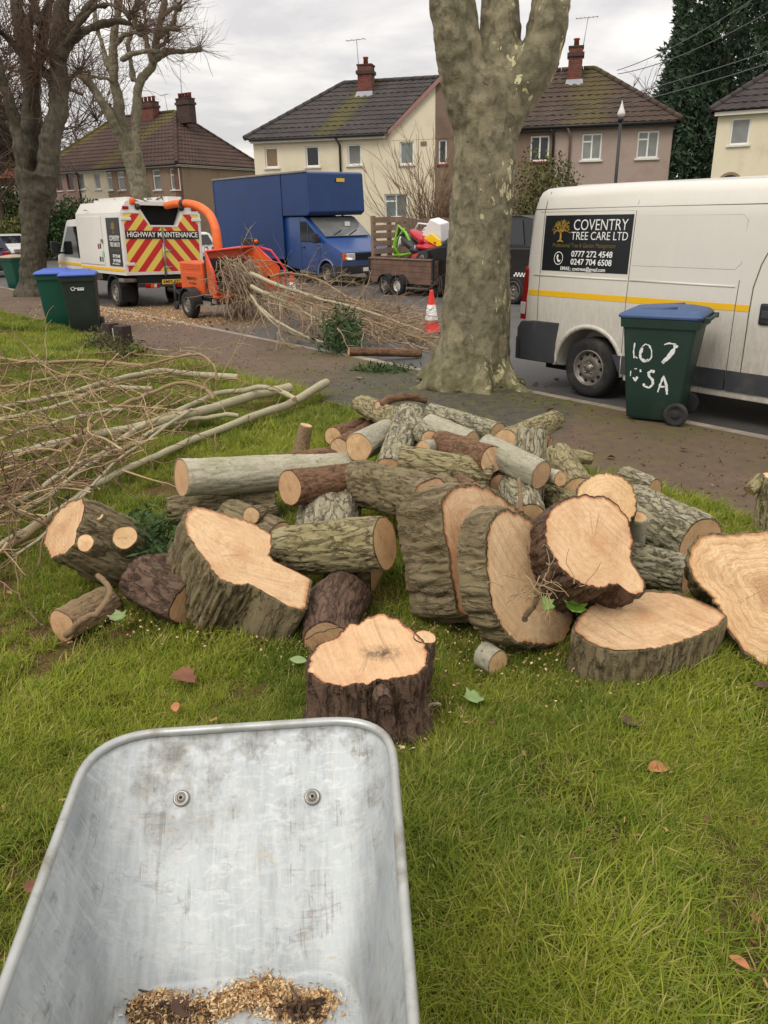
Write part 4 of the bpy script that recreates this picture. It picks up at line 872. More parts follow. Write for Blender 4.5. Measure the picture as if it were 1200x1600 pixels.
def wheel(par, x, y, z, r, w, face=-1, holes=8, rimr=.62, m_r=None, name='wheel', dish=.05):
    """axis along y; face=-1 shows its outside towards -y"""
    m_r = m_r or M_steel; T = Matrix.Translation((x, y, z)) @ Matrix.Rotation(R(90 if face < 0 else -90), 4, 'X'); g = Geo(); rr = r * rimr
    g.lathe([(rr, -w / 2), (r * .86, -w / 2 - .002), (r * .95, -w / 2 + .015), (r, -w * .32), (r, w * .32), (r * .95, w / 2 - .015), (r * .9, w / 2), (r * .84, w / 2 + .006), (r * .74, w / 2 + .004), (rr, w / 2 - .006)], 36, 0, T)
    tread = Geo()
    t_ = g.obj(name, M_tyre, par)
    g = Geo(); d0 = w / 2
    g.lathe([(rr + .004, d0 - .008), (rr * .96, d0 + .004), (rr * .9, d0 - .012), (rr * .84, d0 - dish), (rr * .62, d0 - dish * .55), (rr * .42, d0 - dish * .2), (rr * .36, d0 - dish * .5), (rr * .22, d0 - dish * .4), (rr * .18, d0 - .002), (0.001, d0 + .002)], 30, 0, T)
    g.obj('rim', m_r, t_)
    g = Geo()
    for i in range(holes):
        a_ = 2 * math.pi * i / holes; q = T @ Matrix.Translation((math.cos(a_) * rr * .74, math.sin(a_) * rr * .74, d0 - dish * .74)); g.lathe([(0.0005, .007), (rr * .085, .006), (rr * .1, -.01)], 10, 0, q)
    tag(g.obj('painted_rim_hole', M_holeshade, t_), kind='stuff')  # black discs on the rim, painted as the shade inside holes
    g = Geo()
    for i in range(5):
        a_ = 2 * math.pi * i / 5 + .3; q = T @ Matrix.Translation((math.cos(a_) * rr * .3, math.sin(a_) * rr * .3, d0 - dish * .35)); g.lathe([(0.0005, .016), (rr * .05, .016), (rr * .06, -.01)], 6, 0, q)
    tag(g.obj('wheel_bolt', M_chrome, t_), kind='stuff')
    return t_
def cutcyl(x, z, r, y0, y1, par):
    g = Geo(); g.tube([(x, y0, z), (x, y1, z)], r, 40, smooth=False); return g.obj('c', M_dark, par)
def loft(secs, closed=True, cap=True):
    """secs: list of rings of equal length"""
    n_ = len(secs[0]); g = Geo(); vs = [q for s_ in secs for q in s_]
    fs = [(i * n_ + j, i * n_ + (j + 1) % n_, (i + 1) * n_ + (j + 1) % n_, (i + 1) * n_ + j) for i in range(len(secs) - 1) for j in range(n_ if closed else n_ - 1)]
    if cap: fs += [tuple(range(n_))[::-1], tuple((len(secs) - 1) * n_ + j for j in range(n_))]
    return g.add(vs, fs, 0, True)

# ---------------------------------------------------------------- white panel van
van = thing('panel_van', 'white panel van with a yellow stripe and black company sign, parked at the kerb', 'van', W(2.16, .42), YAW)
WD = 2.04
def vsec(x, top, wsc=1.0, zb=.30):
    c = WD / 2; k_ = (top - 1.0) / 1.25
    half = [(c * .86, zb), (c * .985, zb + .03), (c, zb + .14), (c * 1.0, .82), (c * 1.004, 1.0)]
    for z, y in ((1.06, 1.004), (1.18, .998), (1.34, .99), (1.6, .98), (1.9, .962), (2.0, .952), (2.03, .938), (2.12, .915), (2.185, .86), (2.225, .76), (2.245, .55), (2.255, .25)):
        half.append((c * y, 1.0 + (z - 1.0) * k_))
    half = [(y * wsc, z) for y, z in half]
    return [Vector((x, c - y, z)) for y, z in half] + [Vector((x, c + y, z)) for y, z in reversed(half)]
S_ = [vsec(-.0, 2.17, .945), vsec(.012, 2.195, .968), vsec(.05, 2.225, .99), vsec(.11, 2.25, 1.0)] + [vsec(x, 2.25 + .012 * math.sin(x * 1.1)) for x in (.5, 1.0, 1.5, 2.0, 2.5, 3.0, 3.5)] + [vsec(3.8, 2.2), vsec(4.1, 2.0, .99), vsec(4.5, 1.62, .98), vsec(4.75, 1.38, .97), vsec(5.1, 1.24, .95), vsec(5.35, 1.12, .9), vsec(5.44, .95, .86)]
# lean the rear end forward towards the roof
for i in range(3):
    for q in S_[i]: q.x += .045 * max(0, q.z - 1.0)
vb = loft(S_).obj('body', M_white, van)
boolean(vb, [cutcyl(.97, .34, .43, -.2, .42, van), cutcyl(.97, .34, .43, WD - .42, WD + .2, van), cutcyl(4.25, .34, .43, -.2, .42, van), cutcyl(4.25, .34, .43, WD - .42, WD + .2, van)]); autosmooth(vb, 32)
def ysd(z): return WD / 2 - (WD / 2) * np.interp(z, [.44, .82, 1.0, 1.06, 1.18, 1.34, 1.6, 1.9, 2.0, 2.03, 2.12, 2.185], [1, 1, 1.004, 1.004, .998, .99, .98, .962, .952, .938, .915, .86])
def side_strip(pts, r, name, m, par=van, out=.001):
    g = Geo(); g.tube([(x, ysd(z) + out, z) for x, z in pts], r, 6); return g.obj(name, m, par)
side_strip([(.06, 2.008), (1.4, 2.012), (2.9, 2.012), (3.7, 2.0)], .006, 'roof_gutter', M_seam)
for x in (.235, 1.405): side_strip([(x, z) for z in np.linspace(.75 if x < 1 else .56, 2.19, 16)], .0042, 'panel_seam', M_seam)
side_strip([(2.72 - .0, z) for z in np.linspace(.4, 1.3, 8)] + [(2.76, 1.5), (2.86, 1.75), (2.93, 1.98)], .006, 'door_seam', M_seam)
side_strip([(2.58, z) for z in np.linspace(.36, 1.36, 8)], .0042, 'panel_seam', M_seam)
side_strip([(1.43, 1.93), (2.52, 1.925), (2.57, 1.88), (2.57, 1.50), (2.52, 1.45), (1.43, 1.45)], .004, 'pressed_panel_line', M_seam, out=.003)
side_strip([(.17, 1.98), (1.38, 1.978)], .0045, 'pressed_panel_line', M_seam, out=.003)
def band(x0, x1, z0, z1, out, th, m, name, par=van, n=10, tilt=0.0):
    g = Geo(); zs = np.linspace(z0, z1, n); vs = []; 
    for z in zs:
        y = ysd(z); vs += [(x0 + tilt * (z - z0), y - out, z), (x1 + tilt * (z - z0), y - out, z)]
    fs = [(2 * i, 2 * i + 1, 2 * i + 3, 2 * i + 2) for i in range(n - 1)]; m0 = len(vs)
    for z in zs:
        y = ysd(z); vs += [(x0 + tilt * (z - z0), y - out + th, z), (x1 + tilt * (z - z0), y - out + th, z)]
    fs += [(m0 + 2 * i, m0 + 2 * i + 2, m0 + 2 * i + 3, m0 + 2 * i + 1) for i in range(n - 1)]
    fs += [(0, m0, m0 + 1, 1), (2 * n - 2, 2 * n - 1, m0 + 2 * n - 1, m0 + 2 * n - 2)] + [(2 * i, 2 * i + 2, m0 + 2 * i + 2, m0 + 2 * i) for i in range(n - 1)] + [(2 * i + 1, m0 + 2 * i + 1, m0 + 2 * i + 3, 2 * i + 3) for i in range(n - 1)]
    g.add(vs, fs); return g.obj(name, m, par)
for a, b_ in ((.09, .228), (.242, 1.398), (1.412, 2.573), (2.587, 2.715)): band(a, b_, 1.085, 1.145, .003, .006, M_yel, 'yellow_stripe')
g = Geo(); g.tube([(.15, ysd(1.3) + .004, 1.31), (1.39, ysd(1.3) + .004, 1.305)], .012, 8); g.tube([(1.42, ysd(1.3) + .004, 1.305), (2.55, ysd(1.3) + .004, 1.30)], .012, 8); g.obj('pressed_rib', M_white, van)
# flared rear arch
g = Geo(); g.tube([(.97 + .455 * math.cos(a_), .016, .34 + .455 * math.sin(a_)) for a_ in np.linspace(R(-5), R(182), 26)], .03, 8, squash=None); g.obj('wheel_arch', M_white, van)
for x, y, f_ in ((.97, .14, -1), (.97, WD - .14, 1), (4.25, .14, -1), (4.25, WD - .14, 1)): wheel(van, x, y, .335, .335, .22, f_, holes=10, rimr=.6)
g = Geo(); g.box(.2, 5.2, .25, WD - .25, .22, .34); g.obj('floor_pan', M_dark, van)
g = Geo(); g.tube([(.97, .2, .33), (.97, WD - .2, .33)], .05, 8); g.tube([(.2, .6, .26), (1.6, .62, .24), (2.6, .7, .24)], .04, 8); g.obj('rear_axle', M_dark, van)
# bumper wrapping the rear corner
g = Geo(); pr = [(-.05, .33), (.5, .33), (.535, .36), (.52, .56), (.56, .80), (.20, .80), (.0, .78), (-.05, .70)]
g.prism(pr, -.018, .10, 'y', bev=.014); g.prism(pr, WD - .10, WD + .018, 'y', bev=.014); g.box(-.07, .03, -.018, WD + .018, .33, .60, bev=.02); bp = g.obj('rear_bumper', M_greypl, van)
boolean(bp, [cutcyl(.97, .34, .447, -.3, .3, van), cutcyl(.97, .34, .447, WD - .3, WD + .3, van)])
for a, b_ in ((1.42, 2.575), (2.59, 3.75)): band(a, b_, .34, .53, .016, .03, M_greypl, 'side_moulding')
g = Geo(); g.prism([(1.3, .53), (1.405, .53), (1.405, .34), (1.4, .34)], -.016, .02, 'y'); g.obj('side_moulding', M_greypl, van)
g = Geo(); g.box(1.45, 3.75, .0, .05, .27, .335, bev=.01); g.obj('sill', M_white, van)
# tail lamp on the corner
g = Geo(); g.prism([(-.035, .80), (.05, .80), (.075, 1.0), (.075, 1.18), (.055, 1.36), (.02, 1.40), (-.01, 1.1)], .004, .16, 'y', bev=.012); tl = g.obj('tail_lamp', M_red, van)
g = Geo(); g.prism([(-.038, .86), (.042, .86), (.052, 1.0), (-.03, 1.0)], .001, .12, 'y', bev=.008); g.obj('reversing_lens', M_clear, tl)
g = Geo(); g.prism([(-.035, .80), (.05, .80), (.075, 1.0), (.075, 1.18), (.055, 1.36), (.02, 1.40), (-.01, 1.1)], WD - .16, WD - .004, 'y', bev=.012); g.obj('tail_lamp', M_red, van)
for y0_, y1_ in ((.17, WD / 2 - .006), (WD / 2 + .006, WD - .17)):
    g = Geo(); g.prism([(0, .62), (0, 1.0), (.05, 2.0), (.075, 2.1), (.085, 2.1), (.04, .62)], y0_, y1_, 'y'); 
    o = g.obj('rear_door', M_white, van); o.location = (-.022, 0, 0)
# rear windows none (panel doors); driver's door parts
g = Geo(); g.box(2.82, 2.93, ysd(1.1) - .022, ysd(1.1) + .01, .98, 1.17, bev=.02); hd = g.obj('door_handle', M_blk, van)
g = Geo(); g.box(2.845, 2.91, ysd(1.1) - .03, ysd(1.1) - .02, 1.04, 1.11, bev=.006); g.obj('handle_grip', M_greypl, hd)
g = Geo(); g.prism([(2.98, 1.34), (3.98, 1.34), (3.62, 1.9), (3.05, 1.93)], -.004, .05, 'y'); o = g.obj('side_window', M_carglass, van)
g = Geo(); q = [S_[11], S_[14]]; g.add([(4.0, .25, 2.08), (4.78, .18, 1.38), (4.78, WD - .18, 1.38), (4.0, WD - .25, 2.08), (3.98, .25, 2.04), (4.76, .18, 1.34), (4.76, WD - .18, 1.34), (3.98, WD - .25, 2.04)], [(0, 1, 2, 3), (4, 7, 6, 5), (0, 4, 5, 1), (1, 5, 6, 2), (2, 6, 7, 3), (3, 7, 4, 0)]); g.obj('windscreen', M_carglass, van)
g = Geo(); g.box(5.3, 5.5, .06, WD - .06, .3, .6, bev=.04); g.obj('front_bumper', M_greypl, van)
for y in (.2, WD - .5): g = Geo(); g.box(5.25, 5.46, y, y + .3, .82, 1.0, bev=.03); g.obj('headlight', M_clear, van)
g = Geo(); g.box(3.72, 3.84, -.28, -.04, 1.3, 1.62, bev=.04); g.box(3.74, 3.8, -.06, .03, 1.36, 1.42); g.obj('door_mirror', M_blk, van)
# roof patina ribs
for y in (.45, .8, 1.15, 1.5): g = Geo(); g.box(.35, 3.4, y, y + .05, 2.246 if .7 < y < 1.3 else 2.238, 2.258, bev=.004); g.obj('roof_rib', M_white, van)
# company sign
sx0, sx1, sz0, sz1 = .255, 1.385, 1.365, 1.945
sg = band(sx0, sx1, sz0, sz1, .004, .003, M_sign, 'company_sign')
SW, SH = sx1 - sx0, sz1 - sz0; tl_ = math.atan2(ysd(sz1) - ysd(sz0), SH); ymid = ysd((sz0 + sz1) / 2)
def SP(u, v, off=.0075):  # u right, v up from the sign's centre
    return Matrix.Translation(((sx0 + sx1) / 2 + u, ymid - off + v * math.tan(tl_), (sz0 + sz1) / 2 + v)) @ Matrix.Rotation(R(90) - tl_, 4, 'X')
text('COVENTRY', .158, M_txt, sg, SP(.17, .185), 'lettering', .83, -.001); text('TREE CARE LTD', .118, M_txt, sg, SP(.17, .075), 'lettering', .86, -.0005)
text('Professional Tree & Garden Management', .063, M_gold2, sg, SP(-.02, -.02), 'lettering', .78)
text('0777 272 4548', .086, M_txt, sg, SP(.10, -.108), 'lettering', 1.02, .0012); text('0247 704 6508', .086, M_txt, sg, SP(.10, -.19), 'lettering', 1.02, .0012)
text('EMAIL: covtrees@gmail.com', .055, M_txt, sg, SP(.0, -.262), 'lettering', .92, .0006)
g = Geo(); rg_ = np.random.default_rng(4)
def ribbon(pts, w, tau):
    for i in range(len(pts) - 1):
        a, b_ = np.array(pts[i]), np.array(pts[i + 1]); d_ = b_ - a; L_ = np.linalg.norm(d_) + 1e-9; nn = np.array([-d_[1], d_[0]]) / L_; wa, wb = w * (1 - tau * i / len(pts)), w * (1 - tau * (i + 1) / len(pts))
        q = [a + nn * wa, a - nn * wa, b_ - nn * wb - 0, b_ + nn * wb]; g.add([SP(p[0], p[1]) @ Vector((0, 0, .0)) for p in q], [(0, 1, 2, 3)])
tx, ty = -.335, .0
ribbon([(tx, ty + .02), (tx + .004, ty + .07), (tx - .004, ty + .13)], .013, .3); ribbon([(tx - .035, ty + .018), (tx, ty + .04), (tx + .04, ty + .016)], .006, .1)
def twigrec(p, a_, L_, w, dep):
    if dep == 0: return
    q = (p[0] + math.cos(a_) * L_, p[1] + math.sin(a_) * L_); ribbon([p, ((p[0] + q[0]) / 2 + rg_.normal(0, .004), (p[1] + q[1]) / 2), q], w, .3)
    for _ in range(3): twigrec(q, a_ + rg_.normal(0, .55), L_ * rg_.uniform(.55, .85), w * .62, dep - 1)
for a_ in (50, 75, 100, 128, 150, 28): twigrec((tx, ty + .11), R(a_), .05, .006, 4)
g.obj('tree_emblem', M_gold, sg)
g = Geo(); cx, cy = -.335, -.155
for i in range(28):
    a0, a1 = 2 * math.pi * i / 28, 2 * math.pi * (i + 1) / 28
    g.add([SP(cx + r_ * .88 * math.cos(a_), cy + r_ * math.sin(a_)) @ Vector() for a_, r_ in ((a0, .062), (a1, .062), (a1, .070), (a0, .070))], [(0, 1, 2, 3)])
hs = [(-.022, .036), (-.010, .042), (.0, .022), (-.006, .012), (-.006, 0), (.008, -.018), (.018, -.022), (.032, -.012), (.030, -.030), (.014, -.042), (-.008, -.034), (-.026, -.006), (-.030, .018)]
g.add([SP(cx + x * .9, cy + y) @ Vector() for x, y in hs], [tuple(range(len(hs)))]); g.obj('phone_emblem', M_txt, sg)

# ---------------------------------------------------------------- white tipper truck with chevron doors
tk = thing('tipper_truck', 'white high-sided tipper truck with red and yellow chevron doors, parked left at the kerb', 'truck', W(-10.1, .5), YAW)
tk.rotation_euler = (R(-2.0), 0, YAW)
TW = 2.0
g = Geo(); pr = [(0, .78), (0, 2.17), (.17, 2.42), (TW - .17, 2.42), (TW, 2.17), (TW, .78)]
g.prism(pr, -2.93, 0, 'x'); bx = g.obj('tipper_body', M_white2, tk)
c = Geo(); c.prism([(.5, 2.34), (TW - .47, 2.34), (TW - .47, 2.25), (TW - .62, 1.90), (.72, 1.90), (.5, 2.25)], -2.8, .2, 'x'); boolean(bx, [c.obj('c', M_holeshade, tk)])
g = Geo(); g.box(-2.85, -.05, .45, TW - .45, 1.86, 1.90); g.box(-2.85, -2.78, .45, TW - .45, 1.9, 2.36); g.prism([(.51, 2.335), (TW - .48, 2.335), (TW - .48, 2.25), (TW - .625, 1.905), (.725, 1.905), (.51, 2.25)], -2.7, -.16, 'x'); g.obj('black_shade_fill', M_holeshade, tk)  # black lining and solid block put in as the shade inside the body
def chev():
    m, k, b = newmat('chevron_print'); co = k.coord('Object'); sp = k.n('SeparateXYZ'); k.set(sp.inputs[0], co)
    v_ = k.math('ADD', k.math('ABSOLUTE', k.math('SUBTRACT', sp.outputs[1], TW / 2)), k.math('MULTIPLY', sp.outputs[2], .86))
    fr = k.math('FRACT', k.math('DIVIDE', k.math('ADD', v_, .05), .375)); n1 = k.noise(5, 6, .7, co)
    c = k.mix(k.math('GREATER_THAN', fr, .5), srgb(228, 204, 92), srgb(196, 36, 40)); c = k.mix(k.rng(n1, .6, .85, 0, .4), c, srgb(150, 130, 96))
    k.set(b.inputs['Base Color'], c); b.inputs['Roughness'].default_value = .4; return m
M_chev = chev()
for y0_, y1_, q in ((.07, TW / 2 - .025, 0), (TW / 2 + .025, TW - .07, 1)):
    if q == 0: poly = [(y0_, .86), (y1_, .86), (y1_, 1.86), (.70, 1.86), (.47, 2.15), (y0_, 2.15)]
    else: poly = [(y0_, .86), (y1_, .86), (y1_, 2.15), (TW - .44, 2.15), (TW - .6, 1.86), (y0_, 1.86)]
    g = Geo(); g.prism(poly, .004, .03, 'x'); g.obj('rear_door', M_chev, tk)
def frame_bar(y0_, y1_, z0, z1, x=.034, nm='door_frame', m=M_white2, bev=.006): g = Geo(); g.box(.003, x, y0_, y1_, z0, z1, bev=bev); return g.obj(nm, m, tk)
frame_bar(0, .068, .78, 2.17); frame_bar(TW - .068, TW, .78, 2.17); frame_bar(.07, TW - .07, .785, .857); frame_bar(.07, .46, 2.153, 2.2); frame_bar(TW - .43, TW - .07, 2.153, 2.2); frame_bar(.71, TW - .61, 1.865, 1.905); frame_bar(TW / 2 - .022, TW / 2 + .022, .79, 1.86, .05, 'locking_bar', M_chrome)
g = Geo(); g.box(.032, .042, .075, TW - .075, 1.60, 1.78); sgn = g.obj('rear_sign', M_sign, tk)
text('HIGHWAY MAINTENANCE', .165, M_txt, sgn, MYZ(.0435, TW / 2, 1.69), 'lettering', .90, .002)
for z in (2.0, 1.0):
    for y0_, y1_ in ((-.005, .24), (TW - .24, TW + .005)): g = Geo(); g.box(.03, .055, y0_, y1_, z, z + .07, bev=.01); g.obj('hinge', M_white2, tk)
g = Geo(); g.tube([(.05, TW / 2 - .03, .74), (.06, TW / 2 - .03, 1.5)], .016, 8); g.tube([(.06, TW / 2 - .03, 1.32), (.07, TW / 2 + .2, 1.34)], .014, 8); g.tube([(.06, TW / 2 - .03, .95), (.07, TW / 2 + .16, .96)], .014, 8); g.obj('door_handle', M_chrome, tk)
for y, bc in ((.33, 1), (TW - .33, 1)):
    g = Geo(); g.lathe([(.0, 0), (.075, 0), (.075, .03), (.07, .09), (.05, .13), (.0, .145)], 14, 0, Matrix.Translation((-.03, y, 2.36 if bc else 2.3)) @ Matrix.Rotation(R(12), 4, 'Y')); g.obj('beacon', M_amber, tk)
for y in (.14, TW - .14):
    g = Geo(); g.box(.002, .03, y - .075, y + .075, 2.24, 2.31, bev=.012); g.obj('marker_lamp', M_red, tk)
for y in (.47 - .03, TW - .5 + .04):
    g = Geo(); g.lathe([(.0, .07), (.05, .06), (.07, .02), (.07, -.02)], 14, 0, Matrix.Translation((.0, y, 2.3)) @ Matrix.Rotation(R(90), 4, 'Y')); g.obj('work_lamp', M_blk, tk)
# near side: doors, sign, rails
def side_box(x0, x1, z0, z1, d_, m, nm, bev=.008, par=None): g = Geo(); g.box(x0, x1, -d_, -.001, z0, z1, bev=bev); return g.obj(nm, m, par or tk)
side_box(-2.9, -1.22, .98, 2.1, .018, M_white2, 'locker_door'); side_box(-1.18, -.06, .9, 2.12, .006, M_white2, 'side_panel', .002)
ss = side_box(-.86, -.08, .98, 2.06, .022, M_sign, 'company_sign', .002)
text('COVENTRY', .165, M_txt, ss, MXZ(-.42, -.0235, 1.60), 'lettering', .72, .001); text('TREE CARE LTD', .13, M_txt, ss, MXZ(-.42, -.0235, 1.46), 'lettering', .66, .001)
text('Professional Tree & Garden', .06, M_gold2, ss, MXZ(-.45, -.0235, 1.33), 'lettering', .8)
text('0777 272 4548', .1, M_txt, ss, MXZ(-.40, -.0235, 1.2), 'lettering', .72, .002); text('0247 704 6508', .1, M_txt, ss, MXZ(-.40, -.0235, 1.1), 'lettering', .72, .002); text('EMAIL: covtrees@gmail.com', .05, M_txt, ss, MXZ(-.45, -.0235, 1.03), 'lettering', .8)
g = Geo(); rg_ = np.random.default_rng(4)
SP = lambda u, v, off=0: Matrix.Translation((-.45 + (u + .335) * .9, -.0235, 1.70 + v)) @ Matrix.Rotation(R(90), 4, 'X')
ribbon([(tx, ty + .02), (tx + .004, ty + .07), (tx - .004, ty + .13)], .016, .3); ribbon([(tx - .035, ty + .018), (tx, ty + .04), (tx + .04, ty + .016)], .007, .1)
for a_ in (50, 75, 100, 128, 150, 28): twigrec((tx, ty + .11), R(a_), .06, .008, 4)
g.obj('tree_emblem', M_gold, ss)
for x, z, c_ in ((-1.55, 1.35, M_red), (-1.42, 1.36, M_greypl), (-1.5, 1.05, M_sign), (-1.35, 1.05, pbr('green_sticker', srgb(60, 120, 84), .5)), (-1.3, 1.18, pbr('pale_sticker', srgb(150, 190, 160), .5))): side_box(x, x + .1, z, z + .12, .021, c_, 'sticker', .002)
for a, b_ in ((-2.9, -.02),): side_box(a, b_, .86, .925, .012, M_yel, 'yellow_stripe', .002)
g = Geo(); g.tube([(-2.2, -.03, 2.25), (-1.98, -.03, 2.25)], .012, 6); g.obj('grab_handle', M_chrome, tk)
side_box(-1.26, -1.2, 1.5, 1.58, .05, M_chrome, 'latch')
g = Geo(); g.box(-2.9, -.9, .5, TW - .5, 2.425, 2.5, bev=.01); g.box(-2.0, -.3, .3, .42, 2.425, 2.52); g.box(-1.6, -.2, TW - .7, TW - .35, 2.43, 2.56); g.obj('roof_rack', M_white2, tk)
rgk = np.random.default_rng(9); P = wander(np.stack([rgk.uniform(-2.2, -.4, 30), rgk.uniform(.5, 1.5, 30), np.full(30, 2.5)], -1), rgk.normal(0, 1, (30, 3)) * np.array([1, 1, .35]), .45, 5, .25, 0, rgk); tag(npmesh('stray_twigs', *strands(P, np.linspace(.016, .006, 5)[None].repeat(30, 0)), M_twig, tk), kind='stuff')
# cab
cab = [(-2.98, .55), (-2.98, 2.0), (-3.2, 2.06), (-3.9, 2.04), (-4.0, 1.98), (-4.72, 1.25), (-5.02, 1.12), (-5.1, .55)]
g = Geo(); g.prism(cab, .08, TW - .08, 'y', bev=.05); cb_ = g.obj('cab', M_white2, tk); autosmooth(cb_)
boolean(cb_, [cutcyl(-4.3, .34, .43, -.2, .5, tk), cutcyl(-4.3, .34, .43, TW - .5, TW + .2, tk)])
g = Geo(); g.prism([(-3.14, 1.1), (-3.14, 1.88), (-3.86, 1.88), (-4.46, 1.28), (-4.42, 1.12)], .06, .1, 'y'); g.obj('side_window', M_carglass, tk)
g = Geo(); g.prism([(-3.9, 2.0), (-4.66, 1.26), (-4.72, 1.26), (-3.96, 2.0)], .25, TW - .25, 'y'); g.obj('windscreen', M_carglass, tk)
g = Geo(); g.box(-4.6, -4.45, -.22, -.02, 1.15, 1.5, bev=.03); g.tube([(-4.5, -.04, 1.2), (-4.4, .1, 1.2)], .03, 6); g.obj('door_mirror', M_blk, tk)
g = Geo(); g.box(-5.0, -2.99, .066, .079, .9, .96); g.obj('yellow_stripe', M_yel, tk)
g = Geo(); g.box(-3.1, -3.02, .05, .079, .95, 2.0); g.obj('cab_pillar_trim', M_white2, tk)
# chassis and running gear
g = Geo(); g.box(-4.9, -.05, .55, .68, .52, .72); g.box(-4.9, -.05, TW - .68, TW - .55, .52, .72); g.box(-.3, .0, .3, TW - .3, .6, .76); g.obj('chassis_rail', M_dark, tk)
for y, f_ in ((.16, -1), (TW - .16, 1)): wheel(tk, -.9, y, .33, .33, .22, f_, 6, .6); wheel(tk, -4.3, y, .33, .33, .21, f_, 6, .6)
for y in (.42, TW - .42): wheel(tk, -.9, y, .33, .33, .2, 1, 6, .6)
for y0_ in (.02, TW - .34):
    g = Geo(); a0 = [(-.9 + .44 * math.cos(a_), .33 + .44 * math.sin(a_)) for a_ in np.linspace(R(-10), R(190), 18)]; a1 = [(-.9 + .415 * math.cos(a_), .33 + .415 * math.sin(a_)) for a_ in np.linspace(R(190), R(-10), 18)]; g.prism(a0 + a1, y0_, y0_ + .32, 'y'); g.obj('mudguard', M_blk, tk)
    g = Geo(); g.box(-.44, -.42, y0_, y0_ + .34, .14, .5); g.obj('mud_flap', M_dark, tk)
g = Geo(); g.box(-.04, .06, .28, TW - .1, .50, .60, bev=.015); g.obj('rear_bar', M_blk, tk)
g = Geo(); g.box(-.45, -.1, -.02, .3, .62, .7, bev=.01); g.obj('step_plate', M_chrome, tk)
for y in (.42, TW - .78):
    g = Geo(); g.box(.06, .1, y, y + .36, .48, .59, bev=.015); tl = g.obj('tail_lamp', M_red, tk)
    g = Geo(); g.box(.098, .104, y + .13, y + .2, .495, .575, bev=.003); g.obj('amber_lens', M_amber, tl); g = Geo(); g.box(.098, .104, y + .215, y + .28, .495, .575, bev=.003); g.obj('clear_lens', M_clear, tl)
g = Geo(); g.box(.06, .072, .86, 1.38, .56, .67, bev=.003); pl = g.obj('number_plate', M_plateY, tk); text('KM59 XZC', .105, M_sign, pl, MYZ(.0735, 1.12, .615), 'lettering', .92, .002)
g = Geo(); g.box(-.05, .2, 1.05, 1.15, .38, .46); g.tube([(.2, 1.1, .42), (.22, 1.1, .52)], .03, 8); g.obj('tow_hitch', M_dark, tk)

# ---------------------------------------------------------------- wood chipper
ch = thing('wood_chipper', 'orange towed wood chipper with its feed tray open, at the kerb behind the truck', 'wood chipper', W(-7.0, .9), YAW)
g = Geo(); g.box(-1.08, -.02, .05, .95, .50, 1.14, bev=.03); en = g.obj('engine_cover', M_orange, ch)
for i in range(4): g = Geo(); g.box(-.95, -.12, .038, .052, .99 + i * .032, 1.006 + i * .032, bev=.003); g.obj('louvre', M_orange, en)
g = Geo(); g.box(-1.0, -.08, .043, .052, .56, .92, bev=.004); g.obj('access_panel', M_orange, en)
text('TIMBERWOLF', .09, M_sign, en, MXZ(-.54, .0415, .80), 'lettering', .9, .001); text('TW 150DHB', .07, M_sign, en, MXZ(-.5, .0415, .70), 'lettering', .9)
g = Geo(); g.tube([(-.22, .3, 1.1), (-.22, .3, 1.42)], .045, 10); g.tube([(-.22, .3, 1.42), (-.2, .28, 1.46)], .035, 10); g.obj('exhaust', M_chrome, ch)
g = Geo(); g.box(-.02, .16, .1, .96, .5, 1.22, bev=.03); g.obj('rotor_housing', M_blk, ch)
g = Geo(); g.box(-1.3, .3, .1, .18, .36, .46); g.box(-1.3, .3, .82, .9, .36, .46); g.box(-.1, .3, .1, .9, .37, .45); g.tube([(-1.3, .14, .41), (-2.4, .5, .42)], .04, 8); g.tube([(-1.3, .86, .41), (-2.4, .5, .42)], .04, 8); g.tube([(-2.3, .5, .42), (-2.75, .5, .43)], .045, 8); g.obj('chassis', M_dark, ch)
g = Geo(); g.tube([(-2.25, .42, .0), (-2.25, .42, .62)], .03, 8); g.tube([(-2.25, .39, .1), (-2.25, .45, .1)], .1, 14); g.obj('jockey_wheel', M_blk, ch)
wheel(ch, -.42, -.09, .28, .28, .19, -1, 8, .58); wheel(ch, -.42, 1.1, .28, .28, .19, 1, 8, .58)
for y0_ in (-.2, 1.0):
    g = Geo(); a0 = [(-.42 + .36 * math.cos(a_), .28 + .36 * math.sin(a_)) for a_ in np.linspace(R(0), R(180), 16)]; a1 = [(-.42 + .335 * math.cos(a_), .28 + .335 * math.sin(a_)) for a_ in np.linspace(R(180), R(0), 16)]; g.prism(a0 + a1, y0_, y0_ + .22, 'y'); g.obj('mudguard', M_blk, ch)
# feed hopper: floor, roof lip, two flared wings
def plate(pts, th, nm, m, par=ch, edge=None):
    p = [Vector(q) for q in pts]; nn = (p[1] - p[0]).cross(p[2] - p[0]).normalized() * th; n_ = len(p); g = Geo()
    g.add(p + [q + nn for q in p], [tuple(range(n_)), tuple(range(2 * n_ - 1, n_ - 1, -1))] + [(i, n_ + i, n_ + (i + 1) % n_, (i + 1) % n_) for i in range(n_)]); o = g.obj(nm, m, par)
    if edge: e2 = Geo(); e2.tube([p[i] for i in edge], .022, 8); e2.obj('edge_bar', M_orange2, o)
    return o
hop = plate([(.12, .12, .62), (.12, .95, .62), (.75, 1.25, .50), (.75, -.15, .50)], .02, 'hopper_floor', M_orange)
plate([(.12, .10, .60), (.42, -.02, .5), (.72, -.02, .56), (.56, -.0, 1.0), (.30, .0, 1.36), (.12, .12, 1.36)], .018, 'hopper_wing', M_orange, edge=(2, 3, 4))
plate([(.10, .96, .60), (.45, 1.15, .5), (.80, 1.42, .56), (.80, 1.42, 1.0), (.40, 1.15, 1.42), (.12, .97, 1.42)], .018, 'hopper_wing', M_orange, edge=(2, 3, 4))
